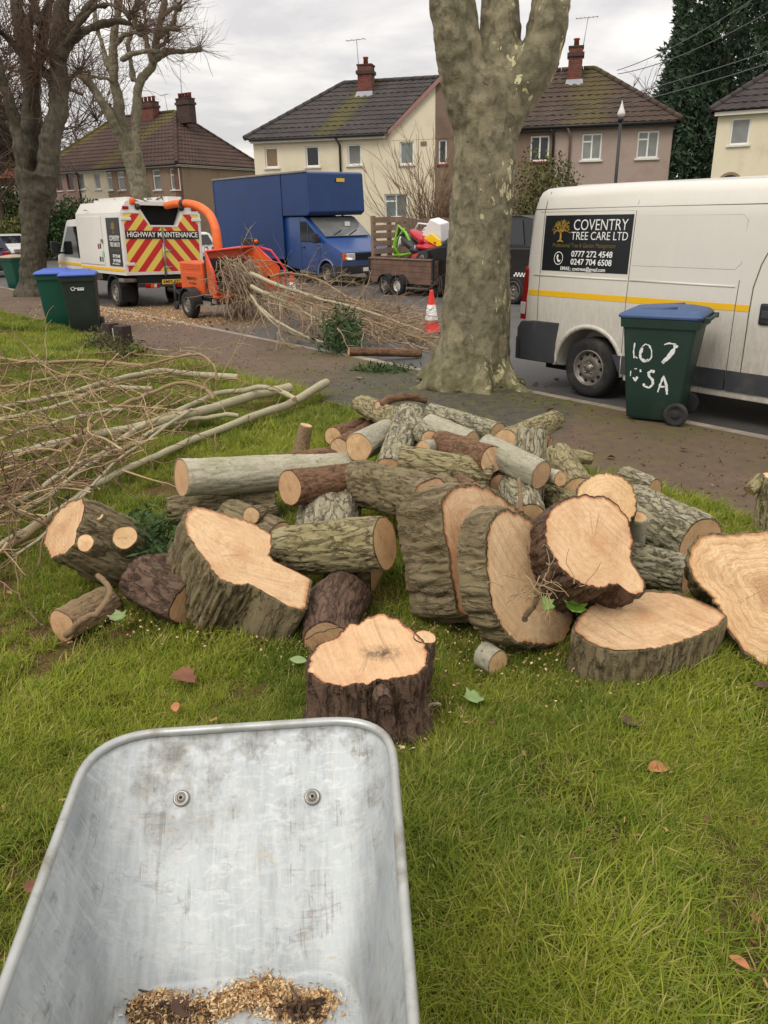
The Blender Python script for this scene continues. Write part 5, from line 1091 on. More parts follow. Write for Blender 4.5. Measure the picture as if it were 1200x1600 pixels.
plate([(.12, .10, 1.36), (.30, .0, 1.37), (.36, 1.13, 1.43), (.12, .96, 1.42)], .02, 'hopper_roof', M_orange, edge=(1, 2))
plate([(.12, .12, .62), (.12, .95, .62), (.12, .95, 1.38), (.12, .12, 1.38)], .01, 'hopper_back', M_orange)
g = Geo(); g.tube([(.42, 1.22, 1.40), (.62, 1.36, 1.34), (.88, 1.50, .98), (.88, 1.50, .60), (.80, 1.42, .58)], .026, 8); g.obj('safety_bar', pbr('pink_red_bar', srgb(206, 40, 70), .4), ch)
g = Geo(); g.box(.1, .3, .98, 1.28, 1.46, 1.58, bev=.01); tl = g.obj('light_box', M_blk, ch); g = Geo(); g.lathe([(0, .03), (.045, .02), (.045, -.01)], 12, 0, Matrix.Translation((.305, 1.2, 1.52)) @ Matrix.Rotation(R(90), 4, 'Y')); g.obj('amber_lens', M_amber, tl)
g = Geo(); g.box(.3, .34, .0, 1.0, .30, .46, bev=.01); lb = g.obj('light_board', M_dark, ch); g = Geo(); g.box(.341, .347, .03, .11, .33, .43); g.obj('white_reflector', M_plateW, lb); g = Geo(); g.box(.341, .347, .12, .22, .33, .43); g.obj('red_reflector', M_red, lb); g = Geo(); g.box(.341, .347, .26, .60, .32, .44); pl = g.obj('number_plate', M_plateY, lb)
# chute arching to the truck
cp = [(-.12, .52, 1.18), (-.13, .52, 1.5), (-.2, .54, 1.8), (-.42, .56, 2.05), (-.85, .58, 2.22), (-1.4, .58, 2.31), (-2.0, .56, 2.32), (-2.55, .54, 2.28)]
g = Geo()
P_ = [Vector(q) for q in cp]; fine = []
for i in range(len(P_) - 1):
    for u in (0, .25, .5, .75): 
        a, b_, c_, d_ = P_[max(0, i - 1)], P_[i], P_[i + 1], P_[min(len(P_) - 1, i + 2)]
        fine.append(.5 * ((2 * b_) + (c_ - a) * u + (2 * a - 5 * b_ + 4 * c_ - d_) * u * u + (3 * b_ - a - 3 * c_ + d_) * u ** 3))
g.tube(fine, [.10 - .022 * i / len(fine) for i in range(len(fine))], 14); cho = g.obj('discharge_chute', M_hose, ch)
g = Geo(); i = len(fine) - 7; g.tube([fine[i], fine[i + 1]], .092, 14); g.obj('chute_clamp', M_blk, cho)

# ---------------------------------------------------------------- blue box lorry
lu = thing('box_lorry', 'blue box lorry with an overhanging front above its cab, parked across the road', 'lorry', W(-13.0, 7.42), YAW)
LW = 2.12
g = Geo(); g.box(-5.4, -.95, 0, LW, .72, 3.26, bev=.03); g.obj('box_body', M_bluebox, lu)
g = Geo(); g.prism([(-.947, 2.02), (.45, 2.02), (.62, 2.12), (.55, 3.22), (.45, 3.27), (-.947, 3.265)], .004, LW - .004, 'y', bev=.03); g.obj('box_overhang', M_bluebox, lu)
g = Geo()
for x in (-5.37, -.95): g.box(x - .02, x + .02, -.012, -.001, .74, 3.24, bev=.003)
g.obj('panel_strip', M_bluebox, lu)
g = Geo(); g.box(-5.4, .5, -.03, .03, 3.245, 3.30, bev=.008); g.obj('roof_rail', M_chrome, lu)
g = Geo(); g.box(-5.4, -.95, -.015, .02, .72, .80, bev=.004); g.obj('skirt_rail', M_blue, lu)
g = Geo(); g.box(.60, .612, 1.05, 1.35, 2.98, 3.08); g.obj('yellow_marker', M_plateY, lu)
cabp = [(-.95, .48), (-.95, 2.0), (.1, 2.0), (.24, 1.96), (1.12, 1.36), (1.9, 1.06), (2.06, .98), (2.1, .62), (2.1, .36), (1.7, .32), (.8, .34)]
g = Geo(); g.prism(cabp, .07, LW - .12, 'y', bev=.045); cb_ = g.obj('cab', M_blue, lu); boolean(cb_, [cutcyl(1.25, .33, .41, -.2, .45, lu), cutcyl(1.25, .33, .41, LW - .45, LW + .2, lu)]); autosmooth(cb_)
g = Geo(); g.prism([(-.05, 1.26), (-.05, 1.86), (.26, 1.86), (.92, 1.38), (.94, 1.26)], .055, .1, 'y'); sw = g.obj('side_window', M_carglass, lu)
g = Geo(); g.box(.36, .395, .045, .07, 1.26, 1.78); g.obj('quarter_bar', M_blue, lu)
g = Geo(); g.prism([(.30, 1.94), (1.09, 1.40), (1.115, 1.425), (.33, 1.965)], .2, LW - .25, 'y'); ws = g.obj('windscreen', M_screen, lu)
g = Geo(); g.tube([(1.1, .5, 1.45), (.9, .95, 1.6)], .012, 5); g.tube([(1.1, 1.1, 1.45), (.9, 1.55, 1.6)], .012, 5); g.obj('wiper', M_blk, ws)
g = Geo(); g.box(.7, .705, 1.2, 1.4, 1.7, 1.83, M=Matrix.Translation((.05, 0, .0))); g.obj('paper_notice', M_plateW, ws)
for pts in ([(-.08, .5), (-.08, 1.95)], [(1.0, 1.3), (.98, .9), (.84, .6)], [(-.08, .5), (.82, .5)]): g = Geo(); g.tube([(x, .072, z) for x, z in pts], .006, 5); g.obj('door_seam', M_dark, lu)
g = Geo(); g.box(.0, .14, .045, .075, 1.08, 1.13, bev=.008); g.obj('door_handle', M_blk, lu)
g = Geo(); g.box(.86, 1.02, -.16, -.0, 1.24, 1.52, bev=.03); g.tube([(.96, -.02, 1.3), (.98, .1, 1.3)], .025, 6); g.obj('door_mirror', M_blk, lu)
g = Geo(); g.tube([(1.25 + .43 * math.cos(a_), .068, .33 + .43 * math.sin(a_)) for a_ in np.linspace(R(-5), R(185), 22)], .028, 7); g.obj('wheel_arch', pbr('pale_blue_flare', srgb(110, 122, 150), .5), lu)
for x, y, f_ in ((1.25, .17, -1), (1.25, LW - .22, 1), (-3.4, .2, -1), (-3.4, LW - .2, 1)): wheel(lu, x, y, .33, .33, .21, f_, 8, .58)
g = Geo(); g.box(-5.3, 1.4, .5, .62, .5, .72); g.box(-5.3, 1.4, LW - .62, LW - .5, .5, .72); g.box(-2.6, -1.6, .1, .5, .35, .7, bev=.02); g.tube([(-3.4, .3, .33), (-3.4, LW - .3, .33)], .06, 8); g.obj('chassis', M_dark, lu)
g = Geo(); g.box(1.98, 2.16, .05, LW - .1, .36, .62, bev=.03); g.box(1.5, 2.1, .045, .1, .38, .6, bev=.01); g.obj('front_bumper', M_blk, lu)
g = Geo(); g.box(2.05, 2.115, .55, LW - .6, .76, .95, bev=.01); gr = g.obj('grille', M_dark, lu)
for i in range(3): g = Geo(); g.box(2.112, 2.122, .56, LW - .61, .79 + i * .055, .80 + i * .055); g.obj('grille_bar', M_blk, gr)
for y0_, y1_, ya in ((.22, .53, .09), (LW - .58, LW - .27, LW - .25)):
    g = Geo(); g.box(1.98, 2.12, y0_, y1_, .75, .95, bev=.02); g.obj('headlight', M_clear, lu); g = Geo(); g.box(1.94, 2.11, ya, ya + .12, .75, .95, bev=.02); g.obj('indicator', M_amber, lu)
g = Geo(); g.box(2.165, 2.175, .78, 1.28, .42, .53); pl = g.obj('number_plate', M_plateW, lu)
g = Geo(); g.prism([(.95, -.13), (1.08, -.13), (1.1, 0), (1.02, .08), (.93, 0)], 0, .006, 'z', M=Matrix.Translation((1.62, 0, 1.19)) @ Matrix.Rotation(R(21), 4, 'Y')); g.obj('white_badge', M_plateW, lu)

# ---------------------------------------------------------------- plank sided trailer and its load
tr_ = thing('flatbed_trailer', 'brown plank sided twin axle trailer loaded with scrap, parked across the road', 'trailer', W(-9.0, 7.0), YAW)
XL, XW = 2.5, 1.5
for i in range(4):
    for (x0_, x1_, y0_, y1_) in ((0, XL, 0, .03), (0, XL, XW - .03, XW)):
        g = Geo(); g.box(x0_, x1_, y0_, y1_, .30 + i * .15, .30 + i * .15 + .143, bev=.005); g.obj('plank', M_plank, tr_)
    for x in (-.001 - .03, XL + .001): g = Geo(); g.box(x, x + .03, .0, XW, .30 + i * .15, .30 + i * .15 + .143, bev=.005); g.obj('plank', M_plank, tr_)
g = Geo(); g.box(-.02, XL + .02, -.03, .045, .895, .93, bev=.004); g.obj('top_rail', M_pallet, tr_)
for x, y in ((-.06, -.02), (XL - .0, -.04), (-.06, XW - .02), (XL, XW - .02), (XL - .0, .72)):
    g = Geo(); g.box(x + .032, x + .085, y - .01, y + .05, .2, .93); g.obj('corner_post', M_blk, tr_)
g = Geo(); g.box(0, XL, .02, XW - .02, .22, .295); g.box(-1.2, 0, .7, .8, .24, .3); g.obj('chassis', M_dark, tr_)
for x in (.83, 1.36):
    wheel(tr_, x, -.12, .24, .24, .15, -1, 5, .55, M_clear if x > 1 else M_steel); wheel(tr_, x, XW + .12, .24, .24, .15, 1, 5, .55)
    g = Geo(); a0 = [(x + .29 * math.cos(a_), .24 + .29 * math.sin(a_)) for a_ in np.linspace(R(10), R(170), 14)]; a1 = [(x + .27 * math.cos(a_), .24 + .27 * math.sin(a_)) for a_ in np.linspace(R(170), R(10), 14)]; g.prism(a0 + a1, -.21, -.02, 'y'); g.obj('mudguard', M_blk, tr_)
g = Geo(); g.box(XL + .05, XL + .06, .95, 1.2, .58, .72); g.obj('number_plate', M_plateW, tr_)
pa = thing('wooden_pallet', 'grey wooden pallet standing upright at the left end of the trailer', 'pallet', W(-8.9, 7.06, .3), YAW)
for i in range(8): g = Geo(); g.box(.0, .022, .0, 1.2, .1 + i * .2, .1 + i * .2 + .145, bev=.004); g.obj('slat', M_pallet, pa)
for y in (.0, .56, 1.1): g = Geo(); g.box(-.1, -.002, y, y + .1, .08, 1.68); g.obj('bearer', M_pallet, pa)
# the load, sitting in the trailer bed
M_greenp = pbr('lime_green_plastic', srgb(122, 176, 40), .4, var=.1); M_redp = pbr('red_plastic', srgb(176, 22, 44), .35, var=.1); M_blkp = pbr('black_seat_vinyl', srgb(36, 36, 40), .5, var=.15); M_whp = pbr('white_plastic', srgb(228, 226, 224), .4, var=.04); M_yelp = pbr('yellow_plastic', srgb(240, 200, 30), .4)
def ell(g, c, r, seg=2, M=None):
    bm = bmesh.new(); bmesh.ops.create_icosphere(bm, subdivisions=seg, radius=1); T = Matrix.Translation(c) @ (M or Matrix()) @ Matrix.Diagonal((*r, 1)); g.add([T @ v.co for v in bm.verts], [[v.index for v in q.verts] for q in bm.faces], 0, True); bm.free()
qb = thing('quad_bike', 'red and black quad bike tipped over in the trailer', 'quad bike', W(-7.85, 7.45, .5), YAW)
RY = lambda a_: Matrix.Rotation(R(a_), 4, 'Y')
g = Geo(); ell(g, (.15, -.1, .78), (.42, .2, .13), 2, RY(28)); ell(g, (.42, -.1, .62), (.22, .22, .12), 2, RY(10)); g.obj('seat', M_blkp, qb)
g = Geo(); ell(g, (.35, .15, .92), (.5, .26, .10), 2, RY(24)); ell(g, (.72, -.05, .70), (.34, .26, .09), 2, RY(5)); ell(g, (.55, -.12, .42), (.3, .2, .2), 2); g.obj('fender', M_redp, qb)
g = Geo(); g.tube([(.0, .1, 1.0), (.3, .1, .9), (.7, .1, .82), (1.0, .05, .8)], .05, 8); ell(g, (.62, -.16, .86), (.1, .06, .1)); g.obj('tank', M_redp, qb)
for (x, y, z) in ((.85, -.28, .42), (.2, .3, .3)):
    g = Geo(); T = Matrix.Translation((x, y, z)) @ Matrix.Rotation(R(70), 4, 'X'); g.lathe([(.10, -.09), (.19, -.09), (.21, -.05), (.21, .05), (.19, .09), (.10, .09)], 18, 0, T); wv = g.obj('wheel', M_tyre, qb); g = Geo(); g.lathe([(.0, .03), (.05, .07), (.10, .08), (.10, -.08), (0, -.06)], 14, 0, T); g.obj('rim', M_steel, wv)
g = Geo(); g.tube([(1.0, -.22, .42), (1.15, -.2, .5), (1.2, -.1, .7)], .03, 6); g.obj('nerf_bar', M_greenp, qb)
gb = thing('bike_frame', 'lime green child bike frame leaning in the left of the trailer', 'bike', W(-8.35, 7.25, .3), YAW)
g = Geo(); g.tube([(.35, 0, .62), (.1, 0, .95), (.3, 0, 1.42), (.55, .02, 1.25), (.78, .03, .95), (.8, .03, .75), (.5, 0, .7), (.15, 0, .68)], .04, 8); g.tube([(.12, 0, .7), (.22, .02, 1.1), (.5, .02, 1.35)], .03, 8); g.obj('frame', M_greenp, gb)
g = Geo(); ell(g, (.32, .05, 1.2), (.17, .06, .2), 2, RY(20)); g.obj('number_board', M_blkp, gb); g = Geo(); g.tube([(.3, -.03, .85), (.38, -.03, 1.1)], .03, 8); ell(g, (.4, -.03, 1.05), (.05, .04, .12)); g.obj('headlight', M_clear, gb); g = Geo(); g.tube([(.9, 0, .3), (1.0, -.05, .95)], .02, 8); g.obj('fork', M_chrome, gb)
bxw = thing('plastic_box', 'white plastic box with sloping sides on top of the quad bike in the trailer', 'box', W(-7.25, 7.8, 1.42), YAW + .3); bxw.rotation_euler = (.1, .25, YAW + .3)
g = Geo(); g.prism([(-.28, 0), (.34, 0), (.22, .42), (-.12, .46)], -.22, .24, 'y', bev=.03); g.obj('shell', M_whp, bxw)
yp = thing('yellow_fairing', 'yellow plastic fairing below the white box in the trailer', 'fairing', W(-6.95, 7.5, 1.28), YAW)
g = Geo(); g.prism([(-.42, .12), (-.1, .25), (.22, .1), (.28, -.12), (.1, -.05)], -.03, .03, 'y', bev=.015); g.obj('shell', M_yelp, yp)
fc = thing('folding_chair', 'white tubular folding chair frame lying at the back of the trailer load', 'chair', W(-8.2, 7.9, 1.15), YAW)
g = Geo(); g.tube([(-.1, 0, .25), (.2, .0, .62), (.75, .0, .58), (.95, .0, .3), (.6, .2, .2)], .022, 8); g.tube([(-.2, .25, .2), (.2, .25, .5), (.8, .25, .42)], .022, 8); g.obj('frame', M_whp, fc); g = Geo(); ell(g, (.5, .12, .35), (.4, .2, .1), 2, RY(-5)); g.obj('seat', M_whp, fc)
dp = thing('plastic_sheet', 'dark grey sheet lying across the right end of the trailer load', 'sheet', W(-7.35, 7.2, .84), YAW)
g = Geo(); g.prism([(-.35, 0), (.75, .02), (.78, .08), (.3, .12), (-.2, .08)], -.12, .5, 'y', bev=.03); g.obj('sheet', M_blkp, dp)

# ---------------------------------------------------------------- cars
def car(name, label, s, t, col, L=4.3, Wd=1.78, H_=1.5, kind='car', rear=+1, est=True, group=None):
    """nose towards -x when rear=+1"""
    c = thing(name, label, kind, W(s, t), YAW if rear > 0 else YAW + math.pi)
    mp = paint(name + '_paint', col, .3, srgb(90, 84, 78), .3); h = H_
    prof = [(0, .35), (-.02, .75), (.06, .95), (.22 if est else .5, h * .66), (.45, h - .06), (.8, h), (2.0, h), (2.5, h - .05), (3.2, h * .66), (L - .25, h * .56), (L - .03, h * .42), (L, .35), (L - .1, .25), (.1, .25)]
    secs = [];
    for (y, k_) in ((0, .93), (.06, .97), (.18, 1.0), (Wd - .18, 1.0), (Wd - .06, .97), (0, 0)):
        pass
    g = Geo(); g.prism([(-x, z) for x, z in prof if z < h * .68] , 0, Wd, 'y', bev=.06); bd = g.obj('body', mp, c)
    g = Geo(); up = [(-x, z) for x, z in prof if z > h * .6]; vs = []; n_ = len(up)
    for yy, ins in ((.03, 0), (Wd - .03, 0)): 
        for x, z in up: vs.append((x, yy + (.16 if z > h * .9 else 0) * (1 if yy < 1 else -1), z))
    g.add(vs, [tuple(range(n_)), tuple(range(2 * n_ - 1, n_ - 1, -1))] + [(i, n_ + i, n_ + (i + 1) % n_, (i + 1) % n_) for i in range(n_)]); g.obj('cabin', mp, c)
    def quad(pts, nm, m, th=.012):
        p = [Vector(q) for q in pts]; nn = (p[1] - p[0]).cross(p[3] - p[0]).normalized() * th; cen = Vector((-1.8, Wd / 2, .8))
        if nn.dot(p[0] - cen) < 0: nn = -nn
        g = Geo(); g.add([q - nn * .3 for q in p] + [q + nn for q in p], [(0, 1, 2, 3), (7, 6, 5, 4), (0, 4, 5, 1), (1, 5, 6, 2), (2, 6, 7, 3), (3, 7, 4, 0)]); return g.obj(nm, m, c)
    zt, zb = h - .1, h * .68
    for sy in (0, 1):
        yb, yt = (.03, .165) if sy == 0 else (Wd - .03, Wd - .165)
        quad([(-.5, yb, zb), (-1.6, yb, zb), (-1.6, yt, zt), (-.7, yt, zt)], 'side_window', M_carglass); quad([(-1.68, yb, zb), (-2.95, yb, zb), (-2.42, yt, zt), (-1.68, yt, zt)], 'side_window', M_carglass)
    quad([(-.2, .22, h * .7), (-.2, Wd - .22, h * .7), (-.42, Wd - .3, h - .1), (-.42, .3, h - .1)], 'rear_window', M_carglass); quad([(-3.15, .2, h * .68), (-3.15, Wd - .2, h * .68), (-2.55, Wd - .32, h - .09), (-2.55, .32, h - .09)], 'windscreen', M_carglass)
    for y in (.06, Wd - .36):
        g = Geo(); g.box(-.12, .03, y, y + .3, .72, .95, bev=.03); g.obj('tail_lamp', M_red, c); g = Geo(); g.box(-L + .05, -L + .3, y, y + .3, .6, .75, bev=.03); g.obj('headlight', M_clear, c)
    g = Geo(); g.box(-.15, .05, .05, Wd - .05, .3, .6, bev=.04); g.box(-L - .04, -L + .15, .05, Wd - .05, .28, .52, bev=.04); g.obj('bumper', M_blk, c)
    g = Geo(); g.box(-L - .03, -L + .1, .55, Wd - .55, .52, .72, bev=.03); g.obj('grille', M_chrome, c)
    for x in (-.75, -3.4):
        for y, f_ in ((.08, -1), (Wd - .08, 1)): wheel(c, x, y, .31, .31, .2, f_, 5, .66)
    return c
car('estate_car', 'dark blue car seen from behind at the left edge, beyond the first green bin', -25.4, .35, srgb(24, 32, 66), 4.3, 1.8, 1.55)
car('small_car', 'white car facing the camera at the left edge, behind the dark blue car', -40.6, 6.4, srgb(214, 214, 212), 4.0, 1.7, 1.45, rear=-1)
tx_ = car('taxi_cab', 'black taxi with a chequered strip glimpsed between the tree trunk and white van', -3.2, 7.2, srgb(16, 16, 18), 4.5, 1.78, 1.92, 'taxi')
g = Geo()
for i in range(22):
    for j in range(2):
        if (i + j) % 2 == 0: g.box(-.75 + i * .045, -.75 + (i + 1) * .045, -.010, -.002, .62 + j * .045, .62 + (j + 1) * .045)
g.obj('chequer_strip', M_txt, tx_)
car('parked_car', 'white car glimpsed between the truck and the blue lorry, parked on the far side', -21.3, 7.3, srgb(216, 216, 214), 4.2, 1.75, 1.5)

# ---------------------------------------------------------------- wheelie bins, cones, marker post
M_bing = pbr('dark_green_bin', srgb(26, 52, 44), .5, var=.12, vs=3, bump=.1, bs=90, dirt=srgb(58, 62, 46), dirt_amt=.3, ds=2.5); M_bing2 = pbr('mid_green_bin', srgb(8, 74, 58), .5, var=.1, vs=3); M_binb = pbr('black_green_bin', srgb(28, 40, 34), .55, var=.12, vs=3, dirt=srgb(52, 54, 46), dirt_amt=.3)
M_lidb = pbr('blue_bin_lid', srgb(58, 82, 122), .5, var=.1, vs=4, dirt=srgb(100, 116, 136), dirt_amt=.2); M_lidb2 = pbr('bright_blue_bin_lid', srgb(64, 92, 176), .45, var=.08); M_lidt = pbr('beige_bin_lid', srgb(170, 146, 124), .6, var=.1)
M_pw = pbr('white_brushed_paint', srgb(226, 228, 224), .6, var=.08, vs=30, bump=.3, bs=60)
def bin_(label, loc, yaw, mb, ml, group=None, sc=1.0, chip=None):
    """front towards -x, wheels and hinge towards +x"""
    t = thing('wheelie_bin', label, 'wheelie bin', loc, yaw, group); t.scale = (sc,) * 3
    def ring(z, x0_, x1_, hw, r=.035):
        o = []
        for (cx, cy, a0) in ((x1_ - r, hw - r, 0), (x0_ + r, hw - r, 90), (x0_ + r, -hw + r, 180), (x1_ - r, -hw + r, 270)):
            for k_ in range(4): a_ = R(a0 + k_ * 30); o.append(Vector((cx + r * math.cos(a_), cy + r * math.sin(a_), z)))
        return o
    g = loft([ring(.03, -.22, .22, .22), ring(.06, -.235, .235, .235), ring(.3, -.26, .26, .25), ring(.82, -.315, .315, .275), ring(.88, -.32, .32, .278), ring(.882, -.345, .35, .295), ring(.96, -.35, .355, .3), ring(.965, -.345, .35, .29)]); b_ = g.obj('body', mb, t); autosmooth(b_, 40)
    g = loft([ring(.966, -.37, .36, .305, .05), ring(.985, -.375, .37, .31, .05), ring(1.0, -.36, .37, .30, .06), ring(1.03, -.30, .34, .25, .07), ring(1.055, -.1, .25, .16, .08), ring(1.06, .0, .2, .1, .05)]); l_ = g.obj('lid', ml, t); autosmooth(l_, 50)
    g = Geo(); g.tube([(-.18, -.20, 1.03), (.12, -.18, 1.055)], .014, 6); g.tube([(-.18, .20, 1.03), (.12, .18, 1.055)], .014, 6); g.obj('lid_rib', ml, l_)
    g = Geo(); g.tube([(.40, -.22, .965), (.40, .22, .965)], .018, 8); g.box(.33, .42, -.24, -.2, .94, .985, bev=.006); g.box(.33, .42, .2, .24, .94, .985, bev=.006); g.obj('handle', mb, t)
    g = Geo(); g.tube([(.22, -.26, .11), (.22, .26, .11)], .012, 8); g.obj('axle', M_chrome, t)
    for y, f_ in ((-.275, -1), (.275, 1)):
        g = Geo(); T = Matrix.Translation((.23, y, .11)) @ Matrix.Rotation(R(90 if f_ < 0 else -90), 4, 'X'); g.lathe([(.0, .012), (.03, .02), (.035, .012), (.06, .008), (.075, .02), (.1, .025), (.108, .015), (.108, -.02), (.1, -.028), (.0, -.028)], 24, 0, T); g.obj('wheel', M_tyre, t)
    return t
p = G(1030, 655); rb = bin_('dark green wheelie bin with blue lid and white painted number, beside the van', (2.70, 7.22, float(ground(2.7, 7.1))), R(-31), M_bing, M_lidb)
rb.location = tuple(G(1024, 652)); rb.location.z = float(ground(rb.location.x, rb.location.y))
def bside(z): return -(np.interp(z, [.06, .3, .82], [.235, .25, .275])) - .0015
def stroke(pts, w, par, nm='painted_number', seed=0):
    rg2 = np.random.default_rng(seed); P = []
    for i in range(len(pts) - 1):
        for u in np.linspace(0, 1, 5)[:-1 if i < len(pts) - 2 else None]: P.append(np.array(pts[i]) * (1 - u) + np.array(pts[i + 1]) * u)
    P = np.array(P); D = np.gradient(P, axis=0); D /= np.linalg.norm(D, axis=1, keepdims=True) + 1e-9; N_ = np.stack([-D[:, 1], D[:, 0]], 1); ws = w * (1 + rg2.normal(0, .22, len(P))); a = P + N_ * ws[:, None]; b_ = P - N_ * ws[:, None] * (1 + rg2.normal(0, .1, len(P)))[:, None]
    g = Geo(); vs = [(q[0], bside(q[1]) - .002, q[1]) for q in a] + [(q[0], bside(q[1]) - .002, q[1]) for q in b_]; n_ = len(P); g.add(vs, [(i, i + 1, n_ + i + 1, n_ + i) for i in range(n_ - 1)]); return g
G1 = Geo()
def addst(pts, w, sd):
    q = stroke(pts, w, rb, seed=sd); G1.add(q.v, q.f)
addst([(-.20, .74), (-.205, .66), (-.195, .60)], .006, 1); addst([(-.185, .615), (-.165, .60)], .006, 2)
addst([(-.13, .71), (-.105, .735), (-.07, .725), (-.045, .68), (-.04, .62), (-.06, .585), (-.10, .58)], .006, 3); addst([(-.13, .70), (-.145, .64), (-.135, .60), (-.10, .578), (-.06, .59)], .012, 4)
addst([(.06, .74), (.10, .755), (.15, .75), (.165, .74)], .007, 5); addst([(.165, .745), (.14, .68), (.10, .62), (.055, .575)], .016, 6); addst([(.06, .57), (.08, .59)], .01, 7)
addst([(-.185, .50), (-.16, .505)], .006, 8); addst([(-.13, .50), (-.125, .475)], .008, 9); addst([(-.19, .42), (-.165, .39), (-.15, .43)], .01, 10); addst([(-.215, .48), (-.215, .43)], .004, 19)
addst([(.0, .485), (-.03, .495), (-.055, .47), (-.045, .44), (-.01, .41), (-.005, .37), (-.035, .335), (-.08, .345), (-.09, .37)], .011, 11)

addst([(.045, .30), (.06, .37), (.085, .455), (.115, .37), (.13, .285)], .009, 22); addst([(.06, .352), (.115, .36)], .008, 23)
G1.obj('painted_number', M_pw, rb, recalc=True)
p = G(136, 517); b2 = bin_('black-green wheelie bin with blue lid and small white logo, by the path', p, R(104), M_binb, M_lidb2)
g = Geo()
for i in range(20):
    a0, a1 = 2 * math.pi * i / 20, 2 * math.pi * (i + 1) / 20
    if i in (3, 4): continue
    g.add([(-.322 - .0, .09 + r_ * math.cos(a_), .76 + r_ * math.sin(a_)) for a_, r_ in ((a0, .024), (a1, .024), (a1, .034), (a0, .034))], [(0, 1, 2, 3)])
for k_, (a, b_, z) in enumerate(((.05, -.10, .765), (.02, -.09, .738))):
    for i in range(6):
        y = a + (b_ - a) * (i + .1) / 6; g.add([(-.322, y, z - .008), (-.322, y - .017, z - .008), (-.322, y - .017, z + .010), (-.322, y, z + .010)], [(0, 1, 2, 3)])
g.obj('logo', M_txt, b2)
p = G(100, 512); bin_('brighter green wheelie bin with blue lid, tucked behind the black-green one', p, R(100), M_bing2, M_lidb2)
p = G(31, 452); bin_('green wheelie bin with beige lid beside the dark pollarded trunk', p, R(60), M_bing2, M_lidt)
M_conered = pbr('orange_red_cone', srgb(224, 52, 40), .45, var=.08); M_conew = pbr('white_reflective_sleeve', srgb(226, 222, 220), .4, var=.06, dirt=srgb(150, 140, 130), dirt_amt=.3); M_conebase = pbr('black_cone_base', srgb(40, 38, 38), .7)
def cone(label, loc):
    t = thing('traffic_cone', label, 'traffic cone', loc, random.random(), 'traffic cones in the road')
    g = Geo(); g.box(-.2, .2, -.2, .2, 0, .035, bev=.008); g.obj('base', M_conebase, t)
    f_ = lambda z: .145 - (z - .03) * (.115 / .72)
    g = Geo(); g.lathe([(f_(.03) + .02, .036), (f_(.05), .06), (f_(.24), .24), (f_(.24) + .001, .245), (f_(.5), .5), (f_(.72), .72), (f_(.73), .75), (.012, .752)], 22); g.obj('body', M_conered, t)
    g = Geo(); g.lathe([(f_(.24) + .004, .24), (f_(.5) + .004, .5), (f_(.5) + .001, .502)], 22); g.obj('sleeve', M_conew, t); return t
cone('red and white traffic cone beside the large tree trunk', G(674, 521)); cone('red and white traffic cone half hidden by the brush heap near the chipper', G(458, 474))
mk = thing('marker_post', 'low dark wooden marker block with a pale plate, by the path behind the branches', 'marker post', G(186, 540), R(-38))
g = Geo(); g.box(-.26, -.06, -.09, .09, 0, .34, bev=.012); g.box(.03, .26, -.09, .09, 0, .32, bev=.012); g.box(-.06, .03, -.03, .09, 0, .30); g.obj('block', pbr('dark_creosoted_wood', srgb(58, 42, 38), .8, var=.25, bump=.5), mk)
g = Geo(); g.box(-.09, .05, -.045, -.032, .06, .27); g.obj('plate', M_plateW, mk)
